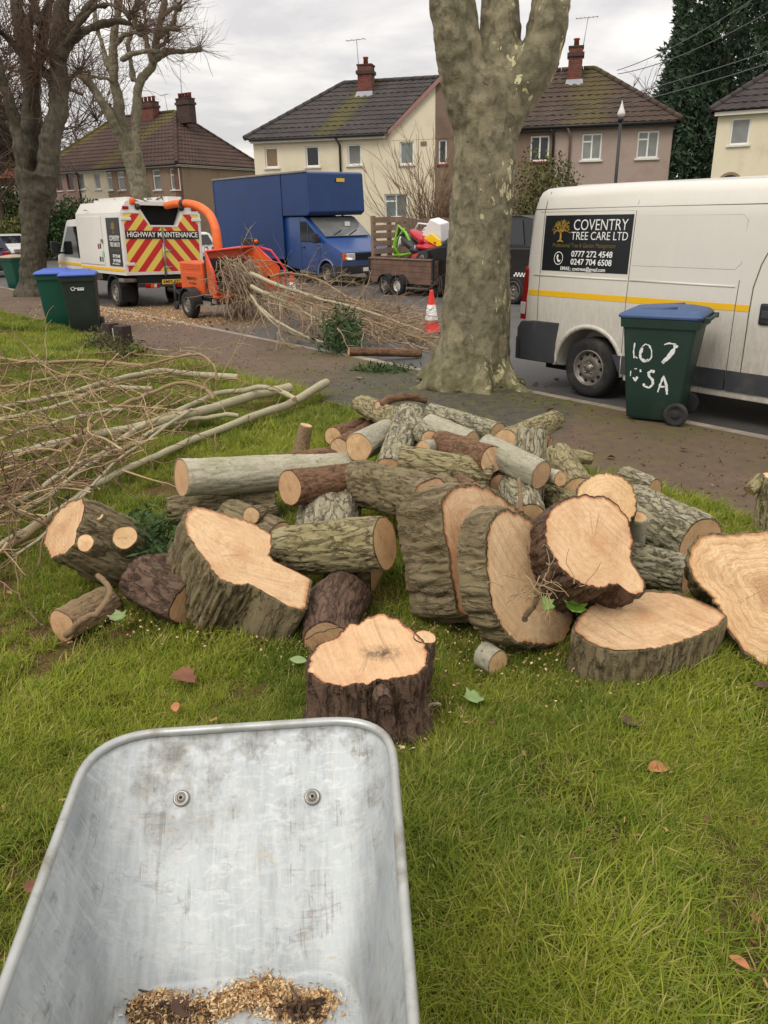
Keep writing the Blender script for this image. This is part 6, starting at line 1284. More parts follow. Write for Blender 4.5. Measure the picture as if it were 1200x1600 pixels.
# ================================================================= cut timber
def wood_mat(name, c0, c1, rim, heart, saw=1.0, ring=.2, smear=None):
    m, k, b = newmat(name); co = k.coord('Object'); sp = k.n('SeparateXYZ'); k.set(sp.inputs[0], co)
    rho = k.n('Attribute', attribute_name='rho').outputs['Fac']; off = k.n('ObjectInfo').outputs['Random']
    sh = k.n('CombineXYZ', {0: k.math('MULTIPLY', off, 37.0), 1: k.math('MULTIPLY', off, 11.0), 2: off}); cv = k.n('VectorMath', operation='ADD'); k.set(cv.inputs[0], co); k.set(cv.inputs[1], sh.outputs[0]); co2 = cv.outputs[0]
    n1 = k.noise(4.5, 6, .62, co2); n2 = k.noise(20, 6, .68, co2); fine = k.noise(130, 3, .75, co2)
    rd = k.math('ADD', rho, k.math('MULTIPLY', k.math('SUBTRACT', n1, .5), .55))
    c = k.mix(k.rng(n1, .34, .66), c0, c1)
    c = k.mix(k.rng(k.noise(7, 6, .72, co2, 1.4), .5, .68, 0, .7), c, tuple(x * .74 for x in c0[:3]) + (1,))
    w1 = k.math('SINE', k.math('MULTIPLY', rd, 46.0)); w2 = k.math('SINE', k.math('MULTIPLY', k.math('ADD', rd, k.math('MULTIPLY', n2, .04)), 118.0))
    fade = k.rng(n2, .32, .62)
    c = k.mix(k.math('MULTIPLY', k.rng(w1, .0, 1.0, 0, ring), fade), c, rim); c = k.mix(k.rng(w2, .1, 1.0, 0, ring * .6), c, rim)
    c = k.mix(k.rng(rd, .36, .06, 0, .5), c, heart)
    c = k.mix(k.math('MULTIPLY', off, .3), c, srgb(226, 184, 148)); c = k.mix(k.rng(k.math('FRACT', k.math('MULTIPLY', off, 7.3)), .3, 1, 0, .22), c, srgb(226, 198, 156))
    # chainsaw: arcs from the swing of the bar, plus dragged scratches
    dx = k.math('SUBTRACT', sp.outputs[0], k.math('ADD', .55, off)); dy = k.math('SUBTRACT', sp.outputs[1], .5)
    arc = k.math('SQRT', k.math('ADD', k.math('MULTIPLY', dx, dx), k.math('MULTIPLY', dy, dy))); arcv = k.n('CombineXYZ', {0: k.math('MULTIPLY', arc, 1.0), 1: k.math('MULTIPLY', off, 9.0), 2: 0.0})
    sa = k.noise(75, 3, .8, arcv.outputs[0]); sw = k.noise(9, 4, .7, k.coord('Object', (16, 1.0, 1)))
    am = k.rng(k.noise(3.5, 4, .6, co2), .38, .6)
    c = k.mix(k.math('MULTIPLY', k.rng(sa, .50, .66), k.math('MULTIPLY', am, .42 * saw)), c, tuple(x * .66 for x in c0[:3]) + (1,))
    c = k.mix(k.math('MULTIPLY', k.rng(sa, .46, .34), k.math('MULTIPLY', am, .35)), c, tuple(min(1, x * 1.22) for x in c1[:3]) + (1,))
    c = k.mix(k.rng(sw, .55, .72, 0, .3 * saw), c, tuple(x * .7 for x in c0[:3]) + (1,))
    c = k.mix(k.rng(k.noise(3.1, 6, .72, co2, 1.0), .56, .74, 0, .5), c, srgb(180, 122, 86)); c = k.mix(k.rng(k.noise(15, 6, .78, co2, 1.2), .60, .72, 0, .45), c, srgb(170, 122, 84))
    # drying cracks running out from the heart
    nv = k.n('CombineXYZ', {0: sp.outputs[0], 1: sp.outputs[1], 2: 0.0}); nn = k.n('VectorMath', operation='NORMALIZE'); k.set(nn.inputs[0], nv.outputs[0]); na_ = k.n('VectorMath', operation='ADD'); k.set(na_.inputs[0], nn.outputs[0]); k.set(na_.inputs[1], k.mix(.06, sh.outputs[0], k.n('TexNoise', {'Scale': 12.0}).outputs[1]))
    ck = k.math('ABSOLUTE', k.math('SUBTRACT', k.noise(3.2, 2, .5, na_.outputs[0]), .5)); ckm = k.math('MULTIPLY', k.rng(ck, .012, .003), k.math('MULTIPLY', k.rng(rho, .05, .12), k.rng(k.math('ADD', rho, k.math('MULTIPLY', n2, .5)), 1.0, .7)))
    ckm = k.math('MULTIPLY', ckm, k.rng(k.noise(2.3, 2, .5, na_.outputs[0]), .52, .6)); c = k.mix(k.math('MULTIPLY', ckm, .4), c, srgb(130, 86, 58))
    c = k.mix(k.rng(k.math('ADD', rho, k.math('MULTIPLY', k.math('SUBTRACT', n2, .5), .10)), .95, .995, 0, .8), c, rim)
    c = k.mix(k.rng(fine, .60, .78, 0, .4), c, srgb(140, 98, 68)); c = k.mix(k.rng(fine, .42, .26, 0, .3), c, srgb(244, 226, 196))
    if smear:
        ex = k.math('MULTIPLY', k.math('SUBTRACT', sp.outputs[0], smear[0]), 1 / smear[2]); ey = k.math('MULTIPLY', k.math('SUBTRACT', sp.outputs[1], smear[1]), 1 / smear[3]); el = k.math('SQRT', k.math('ADD', k.math('MULTIPLY', ex, ex), k.math('MULTIPLY', ey, ey)))
        c = k.mix(k.math('MULTIPLY', k.math('MULTIPLY', k.rng(el, 1.0, .25), k.rng(k.noise(30, 5, .75, co), .36, .58)), .85), c, srgb(70, 56, 46))
    k.set(b.inputs['Base Color'], c); b.inputs['Roughness'].default_value = .78; b.inputs['Specular IOR Level'].default_value = .2
    h = k.math('ADD', k.math('MULTIPLY', sa, .8), k.math('ADD', k.math('MULTIPLY', fine, .35), k.math('MULTIPLY', ckm, -.4))); k.set(b.inputs['Normal'], k.bump(h, .65, .008)); return m
M_woodp = wood_mat('fresh_pink_wood', srgb(190, 152, 112), srgb(222, 192, 152), srgb(168, 102, 60), srgb(182, 130, 84), 1.4, .3)
M_woody = wood_mat('fresh_yellow_wood', srgb(204, 166, 118), srgb(222, 192, 146), srgb(168, 110, 64), srgb(170, 122, 78), 1.0, .34)
M_woodr = wood_mat('ringed_heart_wood', srgb(206, 170, 126), srgb(224, 196, 154), srgb(174, 116, 70), srgb(140, 84, 58), .8, .6)
M_woodd = wood_mat('dull_cut_wood', srgb(180, 140, 100), srgb(204, 168, 128), srgb(150, 96, 60), srgb(164, 118, 78))
M_woods = wood_mat('stump_top_wood', srgb(192, 150, 108), srgb(220, 188, 146), srgb(176, 110, 66), srgb(204, 162, 110), 1.2, .22, smear=(.035, -.005, .085, .05))
def bark_mat(name, lo, hi, moss, mossamt=.4, scale=1.0, spots=None, zs=.35, bump=.9, crack=.05, cramt=.75):
    m, k, b = newmat(name); co = k.coord('Object'); cz = k.coord('Object', (1, 1, zs))
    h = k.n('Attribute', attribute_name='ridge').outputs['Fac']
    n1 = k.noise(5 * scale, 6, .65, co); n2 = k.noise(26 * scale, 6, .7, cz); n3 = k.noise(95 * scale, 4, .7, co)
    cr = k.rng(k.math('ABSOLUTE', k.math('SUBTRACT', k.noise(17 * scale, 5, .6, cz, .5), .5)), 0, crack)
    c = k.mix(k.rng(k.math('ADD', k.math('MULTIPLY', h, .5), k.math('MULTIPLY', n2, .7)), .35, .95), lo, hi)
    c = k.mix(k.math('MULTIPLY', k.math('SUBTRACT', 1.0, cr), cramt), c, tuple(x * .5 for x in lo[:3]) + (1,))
    c = k.mix(k.math('MULTIPLY', k.rng(k.math('ADD', n1, k.math('MULTIPLY', n3, .3)), .58, .78), mossamt), c, moss)
    if spots is not None: c = k.mix(k.rng(k.noise(34 * scale, 4, .7, co), .6, .68, 0, .85 if crack < .03 else .5), c, spots)
    c = k.mix(k.rng(n3, .58, .78, 0, .45), c, tuple(x * .45 for x in lo[:3]) + (1,))
    k.set(b.inputs['Base Color'], c); b.inputs['Roughness'].default_value = .88; b.inputs['Specular IOR Level'].default_value = .25
    k.set(b.inputs['Normal'], k.bump(k.math('ADD', k.math('MULTIPLY', cr, cramt), k.math('ADD', k.math('MULTIPLY', n2, .8), k.math('MULTIPLY', n3, .35))), bump, .022)); return m
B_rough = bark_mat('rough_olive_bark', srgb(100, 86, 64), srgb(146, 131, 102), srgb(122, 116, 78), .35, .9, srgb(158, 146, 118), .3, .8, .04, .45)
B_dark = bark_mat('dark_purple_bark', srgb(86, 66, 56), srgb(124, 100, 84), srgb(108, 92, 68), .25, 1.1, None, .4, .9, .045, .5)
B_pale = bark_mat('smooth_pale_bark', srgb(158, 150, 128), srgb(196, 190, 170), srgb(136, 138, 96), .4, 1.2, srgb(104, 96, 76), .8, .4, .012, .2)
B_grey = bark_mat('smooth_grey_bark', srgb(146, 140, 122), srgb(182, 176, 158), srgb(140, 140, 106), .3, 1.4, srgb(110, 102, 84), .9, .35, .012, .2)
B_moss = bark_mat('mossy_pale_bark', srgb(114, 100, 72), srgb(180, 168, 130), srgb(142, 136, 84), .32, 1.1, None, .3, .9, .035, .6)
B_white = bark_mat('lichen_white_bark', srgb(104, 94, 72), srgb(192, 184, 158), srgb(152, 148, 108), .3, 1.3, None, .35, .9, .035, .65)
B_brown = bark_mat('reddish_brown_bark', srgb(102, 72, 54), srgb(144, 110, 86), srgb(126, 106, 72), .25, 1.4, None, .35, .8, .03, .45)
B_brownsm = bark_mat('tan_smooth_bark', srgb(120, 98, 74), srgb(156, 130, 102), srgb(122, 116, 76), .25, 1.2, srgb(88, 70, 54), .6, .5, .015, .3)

def frame(nv, hint=None):
    z = Vector(nv).normalized(); h = Vector(hint) if hint is not None else (Vector((0, 0, 1)) if abs(z.z) < .95 else Vector((0, 1, 0)))
    y = (h - z * h.dot(z)).normalized(); x = y.cross(z); return x, y, z
def add_attr(me, name, arr):
    a = me.attributes.new(name, 'FLOAT', 'POINT'); a.data.foreach_set('value', np.asarray(arr, dtype=np.float32))
_ls = [0]
def timber(name, label, A, B, R0, bark, wood, seg=88, nl=30, back=1.0, bd=.008, nv=None, prof=None, ridgef=(7.0, 1.6), wob=.03, bend=None, group=None, cat='log', faces=(True, True), inset=.965, twist=0.0, rimz=.0, facebump=.003, wood2=None):
    """a cut length of wood: bark skin from end A to end B, a cut face on each end.  R0: radius (metres) as a number or as an array round the end"""
    _ls[0] += 1; sd = _ls[0] * 3.17
    if bd >= .012 and not np.isscalar(R0): ridgef = (11.5, 1.25); bd *= .62; seg = int(seg * 1.25); nl = int(nl * 1.15)
    elif bd >= .006: ridgef = (8.5, 1.3); bd *= .85
    A, B = Vector(A), Vector(B); ax = B - A; L = ax.length; n = Vector(nv).normalized() if nv is not None else (A - B).normalized(); X, Y, Z = frame(n)
    th = np.arange(seg) * 2 * np.pi / seg
    Rb = np.full(seg, float(R0)) if np.isscalar(R0) else np.interp(th, np.linspace(0, 2 * np.pi, len(R0) + 1), list(R0) + [R0[0]])
    if np.isscalar(R0): Rb = Rb * (1 + wob * np.sin(2 * th + sd) + wob * .7 * np.sin(3 * th + 2 * sd) + wob * .4 * np.sin(5 * th + sd * .7))
    rm = Rb.mean(); u = np.linspace(0, 1, nl); c, s = np.cos(th), np.sin(th)
    axl = np.array([ax.dot(X), ax.dot(Y), ax.dot(Z)])
    sc = np.array([prof(q) for q in u]) if prof else 1 + (back - 1) * u
    UU, TT = np.meshgrid(u, th, indexing='ij')
    q = np.stack([np.cos(TT + twist * UU) * ridgef[0], np.sin(TT + twist * UU) * ridgef[0], UU * L / max(rm, .03) * ridgef[1]], -1) * (.8 if rm > .12 else .62)
    r1 = np.clip(np.abs(fbm(q + sd, 3)) * 4.0, 0, 1) * 1.35 - .5; r2 = fbm(q * np.array([.35, .35, .5]) + sd + 31, 3); r3 = fbm(q * 3.1 + sd, 2)
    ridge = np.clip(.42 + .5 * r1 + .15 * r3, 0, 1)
    endf = np.minimum(1, np.minimum(UU, 1 - UU) * L / (.02 + .1 * rm))
    disp = bd * (r1 - .2 + .35 * r3) * (.35 + .65 * endf) + rm * .07 * r2 * (.3 + .7 * np.minimum(1, np.minimum(UU, 1 - UU) * 6))
    RR = Rb[None] * sc[:, None] + disp
    P = np.stack([RR * c[None], RR * s[None], np.zeros_like(RR)], -1) + UU[..., None] * axl
    if bend is not None:
        bv = np.array([Vector(bend).dot(X), Vector(bend).dot(Y), Vector(bend).dot(Z)]); P = P + (4 * UU * (1 - UU))[..., None] * bv
    # ragged lip at each end then a turned-in rim
    P[0, :, 2] += rimz * .35 * (fbm(np.stack([c * 6, s * 6, c * 0 + sd], -1), 2)); P[-1, :, 2] += rimz * fbm(np.stack([c * 6, s * 6, c * 0 + sd + 9], -1), 2)
    inA = P[0].copy(); inA[:, :2] *= inset - .02; inA[:, 2] -= .004
    cb = axl; inB = cb + (P[-1] - cb) * (inset - .02); inB = inB + np.array([0, 0, .004])
    V = np.concatenate([inA[None], P, inB[None]]).reshape(-1, 3); nr = nl + 2
    idx = np.arange(nr * seg).reshape(nr, seg); nx = np.roll(idx, -1, 1)
    Fq = np.stack([idx[:-1], idx[1:], nx[1:], nx[:-1]], -1).reshape(-1, 4)
    o = npmesh(name, V, Fq, bark)
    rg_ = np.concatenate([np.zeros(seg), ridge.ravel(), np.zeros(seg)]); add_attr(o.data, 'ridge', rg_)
    o.matrix_world = Matrix(((X.x, Y.x, Z.x, A.x), (X.y, Y.y, Z.y, A.y), (X.z, Y.z, Z.z, A.z), (0, 0, 0, 1)))
    if label: tag(o, label, cat, group)
    for k_, on in enumerate(faces):
        if not on: continue
        E_ = P[0] if k_ == 0 else P[-1]; cen = np.zeros(3) if k_ == 0 else axl
        rings = [1, .985, .95, .85, .7, .55, .4, .25, .12]; pts, rho = [], []
        for f_ in rings:
            pr = cen + (E_ - cen) * inset * f_; hh = facebump * fbm(np.stack([pr[:, 0] * 9, pr[:, 1] * 9, pr[:, 0] * 0 + sd], -1), 3); pr = pr.copy(); pr[:, 2] = (cen[2] + (hh - .002 * (f_ < .99)) * (1 if k_ == 0 else -1) + (E_[:, 2] - cen[2]) * f_ ** 24); pts.append(pr); rho.append(np.full(seg, f_))
        pts.append(cen[None]); rho.append(np.zeros(1)); VV = np.concatenate(pts); nr = len(rings); idx = np.arange(nr * seg).reshape(nr, seg); nx = np.roll(idx, -1, 1)
        Fq = np.stack([idx[:-1], nx[:-1], nx[1:], idx[1:]], -1).reshape(-1, 4); last = idx[-1]; tri = np.stack([last, np.roll(last, -1), np.full(seg, nr * seg), np.full(seg, nr * seg)], -1)
        if k_ == 1: Fq = Fq[:, ::-1]; tri = tri[:, [1, 0, 2, 3]]
        g = Geo(); g.add(VV - cen, [tuple(f_) for f_ in Fq] + [tuple(t_[:3]) for t_ in tri], 0, True)
        fo = g.obj('cut_face', (wood if k_ == 0 else (wood2 or wood)), o, recalc=False); add_attr(fo.data, 'rho', np.concatenate(rho)); fo.location = tuple(cen)
    return o
def pxr(p, rpx): return rpx * float((np.array(p) - np.array([0, 0, CZ])) @ cf) / F
DBG = []
def L(label, a, b_, ra, rb, bark, wood, name='log', **kw):
    A, B = G(*a), G(*b_); RA, RB = pxr(A, ra), pxr(B, rb); n = (A - B).normalized(); v = (Vector((0, 0, CZ)) - A).normalized()
    DBG.append((label[:38], 'len %.2f r %.3f hA %.2f hB %.2f nv %.2f y %.2f-%.2f' % ((A - B).length, RA, a[2], b_[2], n.dot(v), A.y, B.y)))
    return timber(name, label, A, B, RA, bark, wood, back=RB / RA, **kw)
def slab(label, c, nv, trace, th, bark, wood, name='log_slice', back=1.0, skew=(0, 0, 0), prof=None, cat='log slice', seg=190, **kw):
    """thick slice whose near face has the outline 'trace' (photo points on the face plane through c)"""
    c = G(*c) if len(c) == 3 and max(c) > 20 else Vector(c); n = Vector(nv).normalized(); X, Y, Z = frame(n)
    pts = [Vector(onplane(px, py, c, n)) for px, py in trace]; cen = sum(pts, Vector()) / len(pts)
    # area centroid keeps the outline star-shaped
    xy = np.array([[(p - c).dot(X), (p - c).dot(Y)] for p in pts]); x0_, y0_ = xy[:, 0], xy[:, 1]; x1_, y1_ = np.roll(x0_, -1), np.roll(y0_, -1); cr_ = x0_ * y1_ - x1_ * y0_; a_ = cr_.sum() / 2
    cx, cy = ((x0_ + x1_) * cr_).sum() / (6 * a_), ((y0_ + y1_) * cr_).sum() / (6 * a_); cen = c + X * cx + Y * cy
    # densify then polar
    D_ = []
    for i in range(len(xy)):
        for u in np.linspace(0, 1, 12, endpoint=False): D_.append(xy[i] * (1 - u) + xy[(i + 1) % len(xy)] * u - np.array([cx, cy]))
    D_ = np.array(D_); tt = np.arctan2(D_[:, 1], D_[:, 0]) % (2 * np.pi); rr = np.hypot(D_[:, 0], D_[:, 1]); od = np.argsort(tt); tt, rr = tt[od], rr[od]
    tg = np.arange(seg) * 2 * np.pi / seg; Rn = np.interp(tg, np.concatenate([tt - 2 * np.pi, tt, tt + 2 * np.pi]), np.concatenate([rr] * 3)); Rn = (np.roll(Rn, 1) + 2 * Rn + np.roll(Rn, -1)) / 4
    Rn = Rn + .006 * fbm(np.stack([np.cos(tg) * 14, np.sin(tg) * 14, tg * 0 + c.x * 7], -1), 2)
    DBG.append((label[:38], 'R %.2f centre h %.2f y %.2f' % (Rn.mean(), cen.z - float(ground(cen.x, cen.y)), cen.y)))
    return timber(name, label, cen, cen - n * th + Vector(skew), Rn, bark, wood, seg=seg, nv=n, back=back, prof=prof, cat=cat, **kw)
GP = 'cut logs heaped on the lawn'; GS = 'thick trunk slices at the front of the heap'

# ---- the big slices at the front of the heap
stump = slab('upright stump with pale sawn top and a sooty smear, nearest the wheelbarrow', (575, 1015, .315), (.02, -.20, .98), [(478, 1050), (481, 1028), (497, 1008), (522, 997), (538, 984), (545, 972), (556, 975), (566, 969), (585, 960), (602, 958), (622, 966), (642, 984), (664, 1004), (672, 1022), (666, 1040), (652, 1052), (632, 1058), (600, 1062), (570, 1068), (535, 1074), (505, 1066)], .36, B_dark, M_woods, name='tree_stump', cat='stump', nl=64, bd=.013, rimz=.012,
    prof=lambda u: 1.0 - .035 * math.sin(u * 3.1) + .24 * max(0, u - .4) ** 1.3 * 2.0, skew=(.0, -.05, -.02), group=None)
s2 = slab('large tilted slice with ragged orange edge, left of the dark curved log', (372, 862, .36), (.34, -.30, .89), [(285, 812), (291, 798), (303, 791), (322, 795), (345, 801), (372, 810), (398, 818), (422, 832), (426, 850), (420, 868), (432, 880), (462, 893), (489, 905), (484, 930), (478, 956), (455, 950), (425, 934), (395, 916), (365, 913), (345, 908), (326, 885), (305, 855), (289, 830)], .27, B_rough, M_woodp, nl=56, bd=.018, back=.98, skew=(-.05, .0, -.03), group=GS, rimz=.008)
s6 = slab('thick slice on edge with wide orange wood, behind the two other upright slices', (765, 858, .36), (.66, -.70, .28), [(688, 790), (697, 770), (715, 759), (738, 755), (765, 763), (795, 785), (830, 810), (860, 850), (855, 900), (830, 945), (790, 970), (745, 972), (712, 955), (708, 920), (703, 880), (694, 835)], .27, B_rough, M_woodp, nl=56, bd=.024, back=1.0, group=GS, rimz=.006, skew=(0, 0, -.03))
s7 = slab('thick slice on edge with crescent of wood showing, in front of the other upright slice', (830, 905, .33), (.70, -.66, .30), [(757, 850), (762, 822), (775, 802), (795, 794), (820, 805), (850, 830), (880, 870), (900, 920), (895, 975), (878, 1006), (840, 1008), (803, 1004), (785, 985), (768, 950), (760, 900)], .14, B_rough, M_woodp, nl=50, bd=.024, group=GS, rimz=.006)
s8 = slab('dark barked log end with swirling grain and a side lobe, resting on the flat slice', (918, 850, .50), (.24, -.62, .74), [(850, 838), (852, 812), (863, 792), (885, 779), (915, 773), (945, 776), (965, 788), (981, 812), (988, 845), (985, 872), (994, 888), (1007, 908), (1008, 925), (998, 931), (984, 928), (970, 914), (955, 914), (938, 919), (915, 918), (893, 904), (872, 885), (857, 862)], .46, B_dark, M_woodp, name='log', cat='log', nl=70, bd=.014, group=GS, back=.98, skew=(-.0, .02, .05), rimz=.006)
s10 = slab('broad flat slice lying on the grass at the right with bark side facing forward', (1012, 968, .21), (.05, -.10, .99), [(893, 985), (898, 968), (915, 950), (945, 935), (985, 924), (1020, 921), (1058, 925), (1090, 938), (1120, 952), (1134, 962), (1128, 975), (1100, 990), (1060, 1005), (1022, 1014), (985, 1019), (950, 1016), (915, 1003)], .22, B_rough, M_woodp, nl=56, bd=.018, back=.96, skew=(.0, -.02, 0), group=GS, rimz=.004)
s11 = slab('largest slice propped up at the right edge with clear growth rings and dark heart', (1185, 925, .30), (-.30, -.72, .60), [(1074, 880), (1077, 855), (1088, 838), (1110, 832), (1150, 833), (1200, 827), (1245, 826), (1285, 850), (1310, 900), (1305, 960), (1280, 1010), (1245, 1040), (1215, 1046), (1190, 1038), (1160, 1014), (1135, 985), (1125, 955), (1105, 930), (1084, 908)], .26, B_rough, M_woodr, nl=56, bd=.018, group=GS, rimz=.006)
# ---- the crooked stem on the left
s3 = slab('crooked branch stump with pale oval end and knots, at the left end of the heap', (100, 826, .34), (-.60, -.55, .58), [(69, 850), (72, 828), (85, 804), (106, 785), (128, 777), (134, 790), (128, 812), (120, 832), (118, 850), (100, 866), (80, 872)], .52, B_rough, M_woodp, name='log', cat='log', seg=120, nl=60, bd=.012, prof=lambda u: 1 + .10 * math.sin(u * 3.0), skew=(-.0, -.06, -.04), group=GP)
def stub(par, px, py, dist, nv, rpx, ln, bark, wood):
    v = ray(px, py); c = Vector(np.array([0, 0, CZ]) + v * dist); r = pxr(c, rpx); o = timber('branch_stub', None, c, c - Vector(nv).normalized() * ln, r, bark, wood, seg=28, nl=10, bd=.003, back=1.25, faces=(True, False), wob=.04)
    mw = o.matrix_world.copy(); bpy.context.view_layer.update(); o.parent = par; o.matrix_parent_inverse = Matrix(); o.matrix_local = par.matrix_world.inverted() @ mw; return o
bpy.context.view_layer.update()
dd_ = lambda o, px, py: float((Vector(o.matrix_world.translation) - Vector((0, 0, CZ))).length)
d3 = dd_(s3, 0, 0)
stub(s3, 133, 848, d3 - .15, (-.1, -.75, .6), 14, .14, B_rough, M_woody); stub(s3, 195, 839, d3 - .10, (.25, -.7, .65), 19, .16, B_rough, M_woody); stub(s3, 154, 806, d3 - .08, (-.05, -.5, .85), 7, .1, B_rough, M_woody)
L('dark root mass under fern sprigs between the crooked stump and tilted slice', (232, 905, .13), (305, 945, .10), 46, 44, B_dark, M_woodd, seg=64, nl=24, bd=.018, wob=.1, group=GP, faces=(False, True))
lf4 = L('short thick branch piece lying in the grass at the far left front', (97, 978, .07), (172, 940, .05), 25, 24, B_brownsm, M_woodd, nl=22, bd=.004, wob=.06, group=GP)
# ---- the heap
L5 = L('mossy log with round ringed end facing forward, in the middle of the heap', (602, 848, .34), (436, 862, .20), 42, 36, B_moss, M_woody, nl=44, bd=.011, group=GP, wob=.02, twist=.6)
L('long smooth pale log lying across the back left of the heap', (283, 746, .36), (560, 733, .22), 29, 25, B_pale, M_woodd, nl=50, bd=.003, group=GP)
L('dark furrowed log on the grass underneath the long pale log', (262, 800, .10), (430, 790, .10), 23, 24, B_rough, M_woodd, nl=40, bd=.012, group=GP)
L('reddish brown log with flat face, resting against the long pale log', (452, 762, .38), (575, 748, .30), 27, 25, B_brown, M_woodd, nl=40, bd=.005, group=GP)
L('thick knotty log with torn orange patch, right of the reddish brown log', (674, 780, .42), (556, 752, .32), 34, 34, B_rough, M_woodp, nl=44, bd=.014, group=GP, wob=.07)
L('short fat pale mossy log half hidden behind the round ended log', (505, 862, .10), (518, 788, .19), 50, 48, B_white, M_woody, nl=30, bd=.008, group=GP)
L('small offcut with pink face peeping over the tilted slice', (392, 806, .26), (425, 800, .2), 14, 13, B_rough, M_woodp, nl=14, bd=.005, group=GP)
L('grey mossy log wedged below the round ended log', (590, 890, .10), (520, 880, .10), 40, 40, B_moss, M_woodd, nl=24, bd=.008, group=GP)
L('mid sized log with orange ringed face, near the top of the heap', (624, 718, .46), (768, 742, .40), 23, 23, B_moss, M_woody, nl=40, bd=.007, group=GP)
L('pale log with star cracked face at the back of the heap', (560, 699, .40), (606, 676, .36), 22, 21, B_grey, M_woody, nl=24, bd=.003, group=GP)
L('pale lichened log slanting down between two ringed logs', (606, 736, .36), (640, 652, .44), 22, 24, B_white, M_woody, nl=40, bd=.006, group=GP)
L('small log end with broken pale face, high in the heap', (672, 688, .46), (648, 668, .44), 15, 18, B_white, M_woody, nl=16, bd=.004, group=GP)
L('gnarled mossy log at the far top left of the heap', (566, 632, .30), (640, 668, .36), 16, 24, B_moss, M_woody, nl=34, bd=.008, group=GP, wob=.08)
L('thin torn red brown branch lying on top of the gnarled log', (664, 626, .40), (590, 634, .42), 5, 7, B_brown, M_woodp, nl=30, bd=.003, group=GP, seg=24, bend=(0, 0, .05))
L('smooth grey log pointing away at the top of the heap', (668, 668, .44), (736, 694, .40), 22, 21, B_grey, M_woody, nl=30, bd=.002, group=GP)
L('long pale log at the back, reaching towards the path', (672, 643, .36), (778, 678, .34), 13, 17, B_white, M_woody, nl=40, bd=.004, group=GP)
L('red brown log with a white split near its end, on the heap top', (770, 718, .50), (690, 692, .46), 22, 20, B_brown, M_woodp, nl=34, bd=.004, group=GP)
L('smooth grey log with cut end facing right, above the upright slices', (846, 742, .46), (758, 700, .52), 23, 22, B_grey, M_woodp, nl=34, bd=.002, group=GP)
L('mossy log rising to a pale cut tip at the top right of the heap', (868, 656, .40), (790, 690, .44), 15, 20, B_moss, M_woody, nl=36, bd=.006, group=GP)
L('lichen white log standing on end behind the grey log', (832, 672, .62), (818, 790, .22), 24, 30, B_white, M_woody, nl=40, bd=.007, group=GP)
L('greenish log behind the small sawn stubs on the right', (872, 712, .34), (905, 770, .30), 22, 26, B_moss, M_woody, nl=34, bd=.007, group=GP)
L('small stub with round cream end pointing right, top right of the heap', (923, 716, .30), (880, 712, .32), 10, 11, B_moss, M_woody, nl=18, bd=.003, seg=32, group=GP)
L('small stub with round cream end facing forward, beside the grey log', (876, 748, .42), (850, 742, .40), 12, 13, B_pale, M_woody, nl=18, bd=.002, seg=32, group=GP)
L('tiny orange knot end on the right side of the heap top', (860, 692, .36), (838, 684, .38), 8, 10, B_brown, M_woodp, nl=12, bd=.002, seg=24, group=GP)
L('pale mossy log dropping behind the upright slices', (800, 745, .36), (826, 812, .28), 26, 28, B_white, M_woody, nl=34, bd=.008, group=GP)
L('thin red brown log on the ground at the back left', (530, 700, .20), (586, 668, .12), 15, 14, B_brown, M_woodp, nl=30, bd=.003, group=GP)
L('short red log with pale face at the back left', (520, 682, .14), (566, 666, .12), 15, 14, B_brown, M_woody, nl=24, bd=.003, group=GP)
L('peeled tan branch stub standing up at the back left of the heap', (478, 664, .30), (468, 712, .06), 10, 14, B_brownsm, M_woody, nl=24, bd=.003, seg=32, group=GP)
L('thin brown log running under the long pale log end', (432, 722, .12), (540, 708, .14), 12, 13, B_brown, M_woodd, nl=28, bd=.003, seg=32, group=GP)
s9 = slab('round slice end with orange heart, standing behind the dark barked log', (948, 778, .50), (.12, -.62, .62), [(902, 765), (912, 750), (930, 740), (950, 738), (972, 745), (988, 758), (995, 778), (994, 800), (985, 815), (960, 822), (930, 820), (908, 800), (900, 780)], .32, B_rough, M_woody, name='log', cat='log', nl=30, bd=.012, group=GP, skew=(.12, .1, 0))
L('thick lichen covered log lying behind the propped slice', (1095, 848, .16), (985, 792, .18), 42, 36, B_white, M_woodd, nl=44, bd=.014, group=GP, faces=(True, True))
L('grey white log running under the lichen covered log to the propped slice', (1078, 900, .14), (960, 870, .12), 30, 26, B_white, M_woodd, nl=40, bd=.012, group=GP)
L('small grey plank like offcut standing between the logs on the right', (998, 808, .34), (992, 866, .10), 12, 12, B_grey, M_woody, nl=16, bd=.002, seg=24, group=GP)
L('flaky barked log at the back right beside the lawn edge', (1022, 768, .12), (972, 748, .14), 20, 20, B_white, M_woodd, nl=26, bd=.01, group=GP)
L('curved dark log with torn bark patches, in front of the heap beside the stump', (512, 1004, .06), (538, 930, .09), 38, 42, B_dark, M_woodd, nl=40, bd=.008, group=GP, bend=(-.02, 0, .03), prof=None, wob=.05)
L('little round offcut lying alone on the grass', (778, 1036, .055), (755, 1022, .055), 21, 21, B_grey, M_woody, name='log_offcut', nl=16, bd=.0015, seg=40, cat='log', inset=.95)
L('mossy log end low on the right of the heap behind the small stubs', (905, 800, .26), (862, 775, .24), 22, 22, B_moss, M_woody, nl=24, bd=.007, group=GP)
L('small dark stub between the ringed log and the upright slices', (742, 764, .47), (716, 752, .44), 11, 12, B_brown, M_woodd, nl=16, bd=.003, seg=32, group=GP)
L('second small dark stub further left, above the upright slices', (712, 762, .46), (690, 748, .44), 10, 11, B_rough, M_woodd, nl=16, bd=.003, seg=32, group=GP)
L('pale split piece showing yellow wood below the small broken log end', (660, 702, .46), (690, 700, .42), 13, 13, B_grey, M_woody, nl=16, bd=.002, seg=32, group=GP)
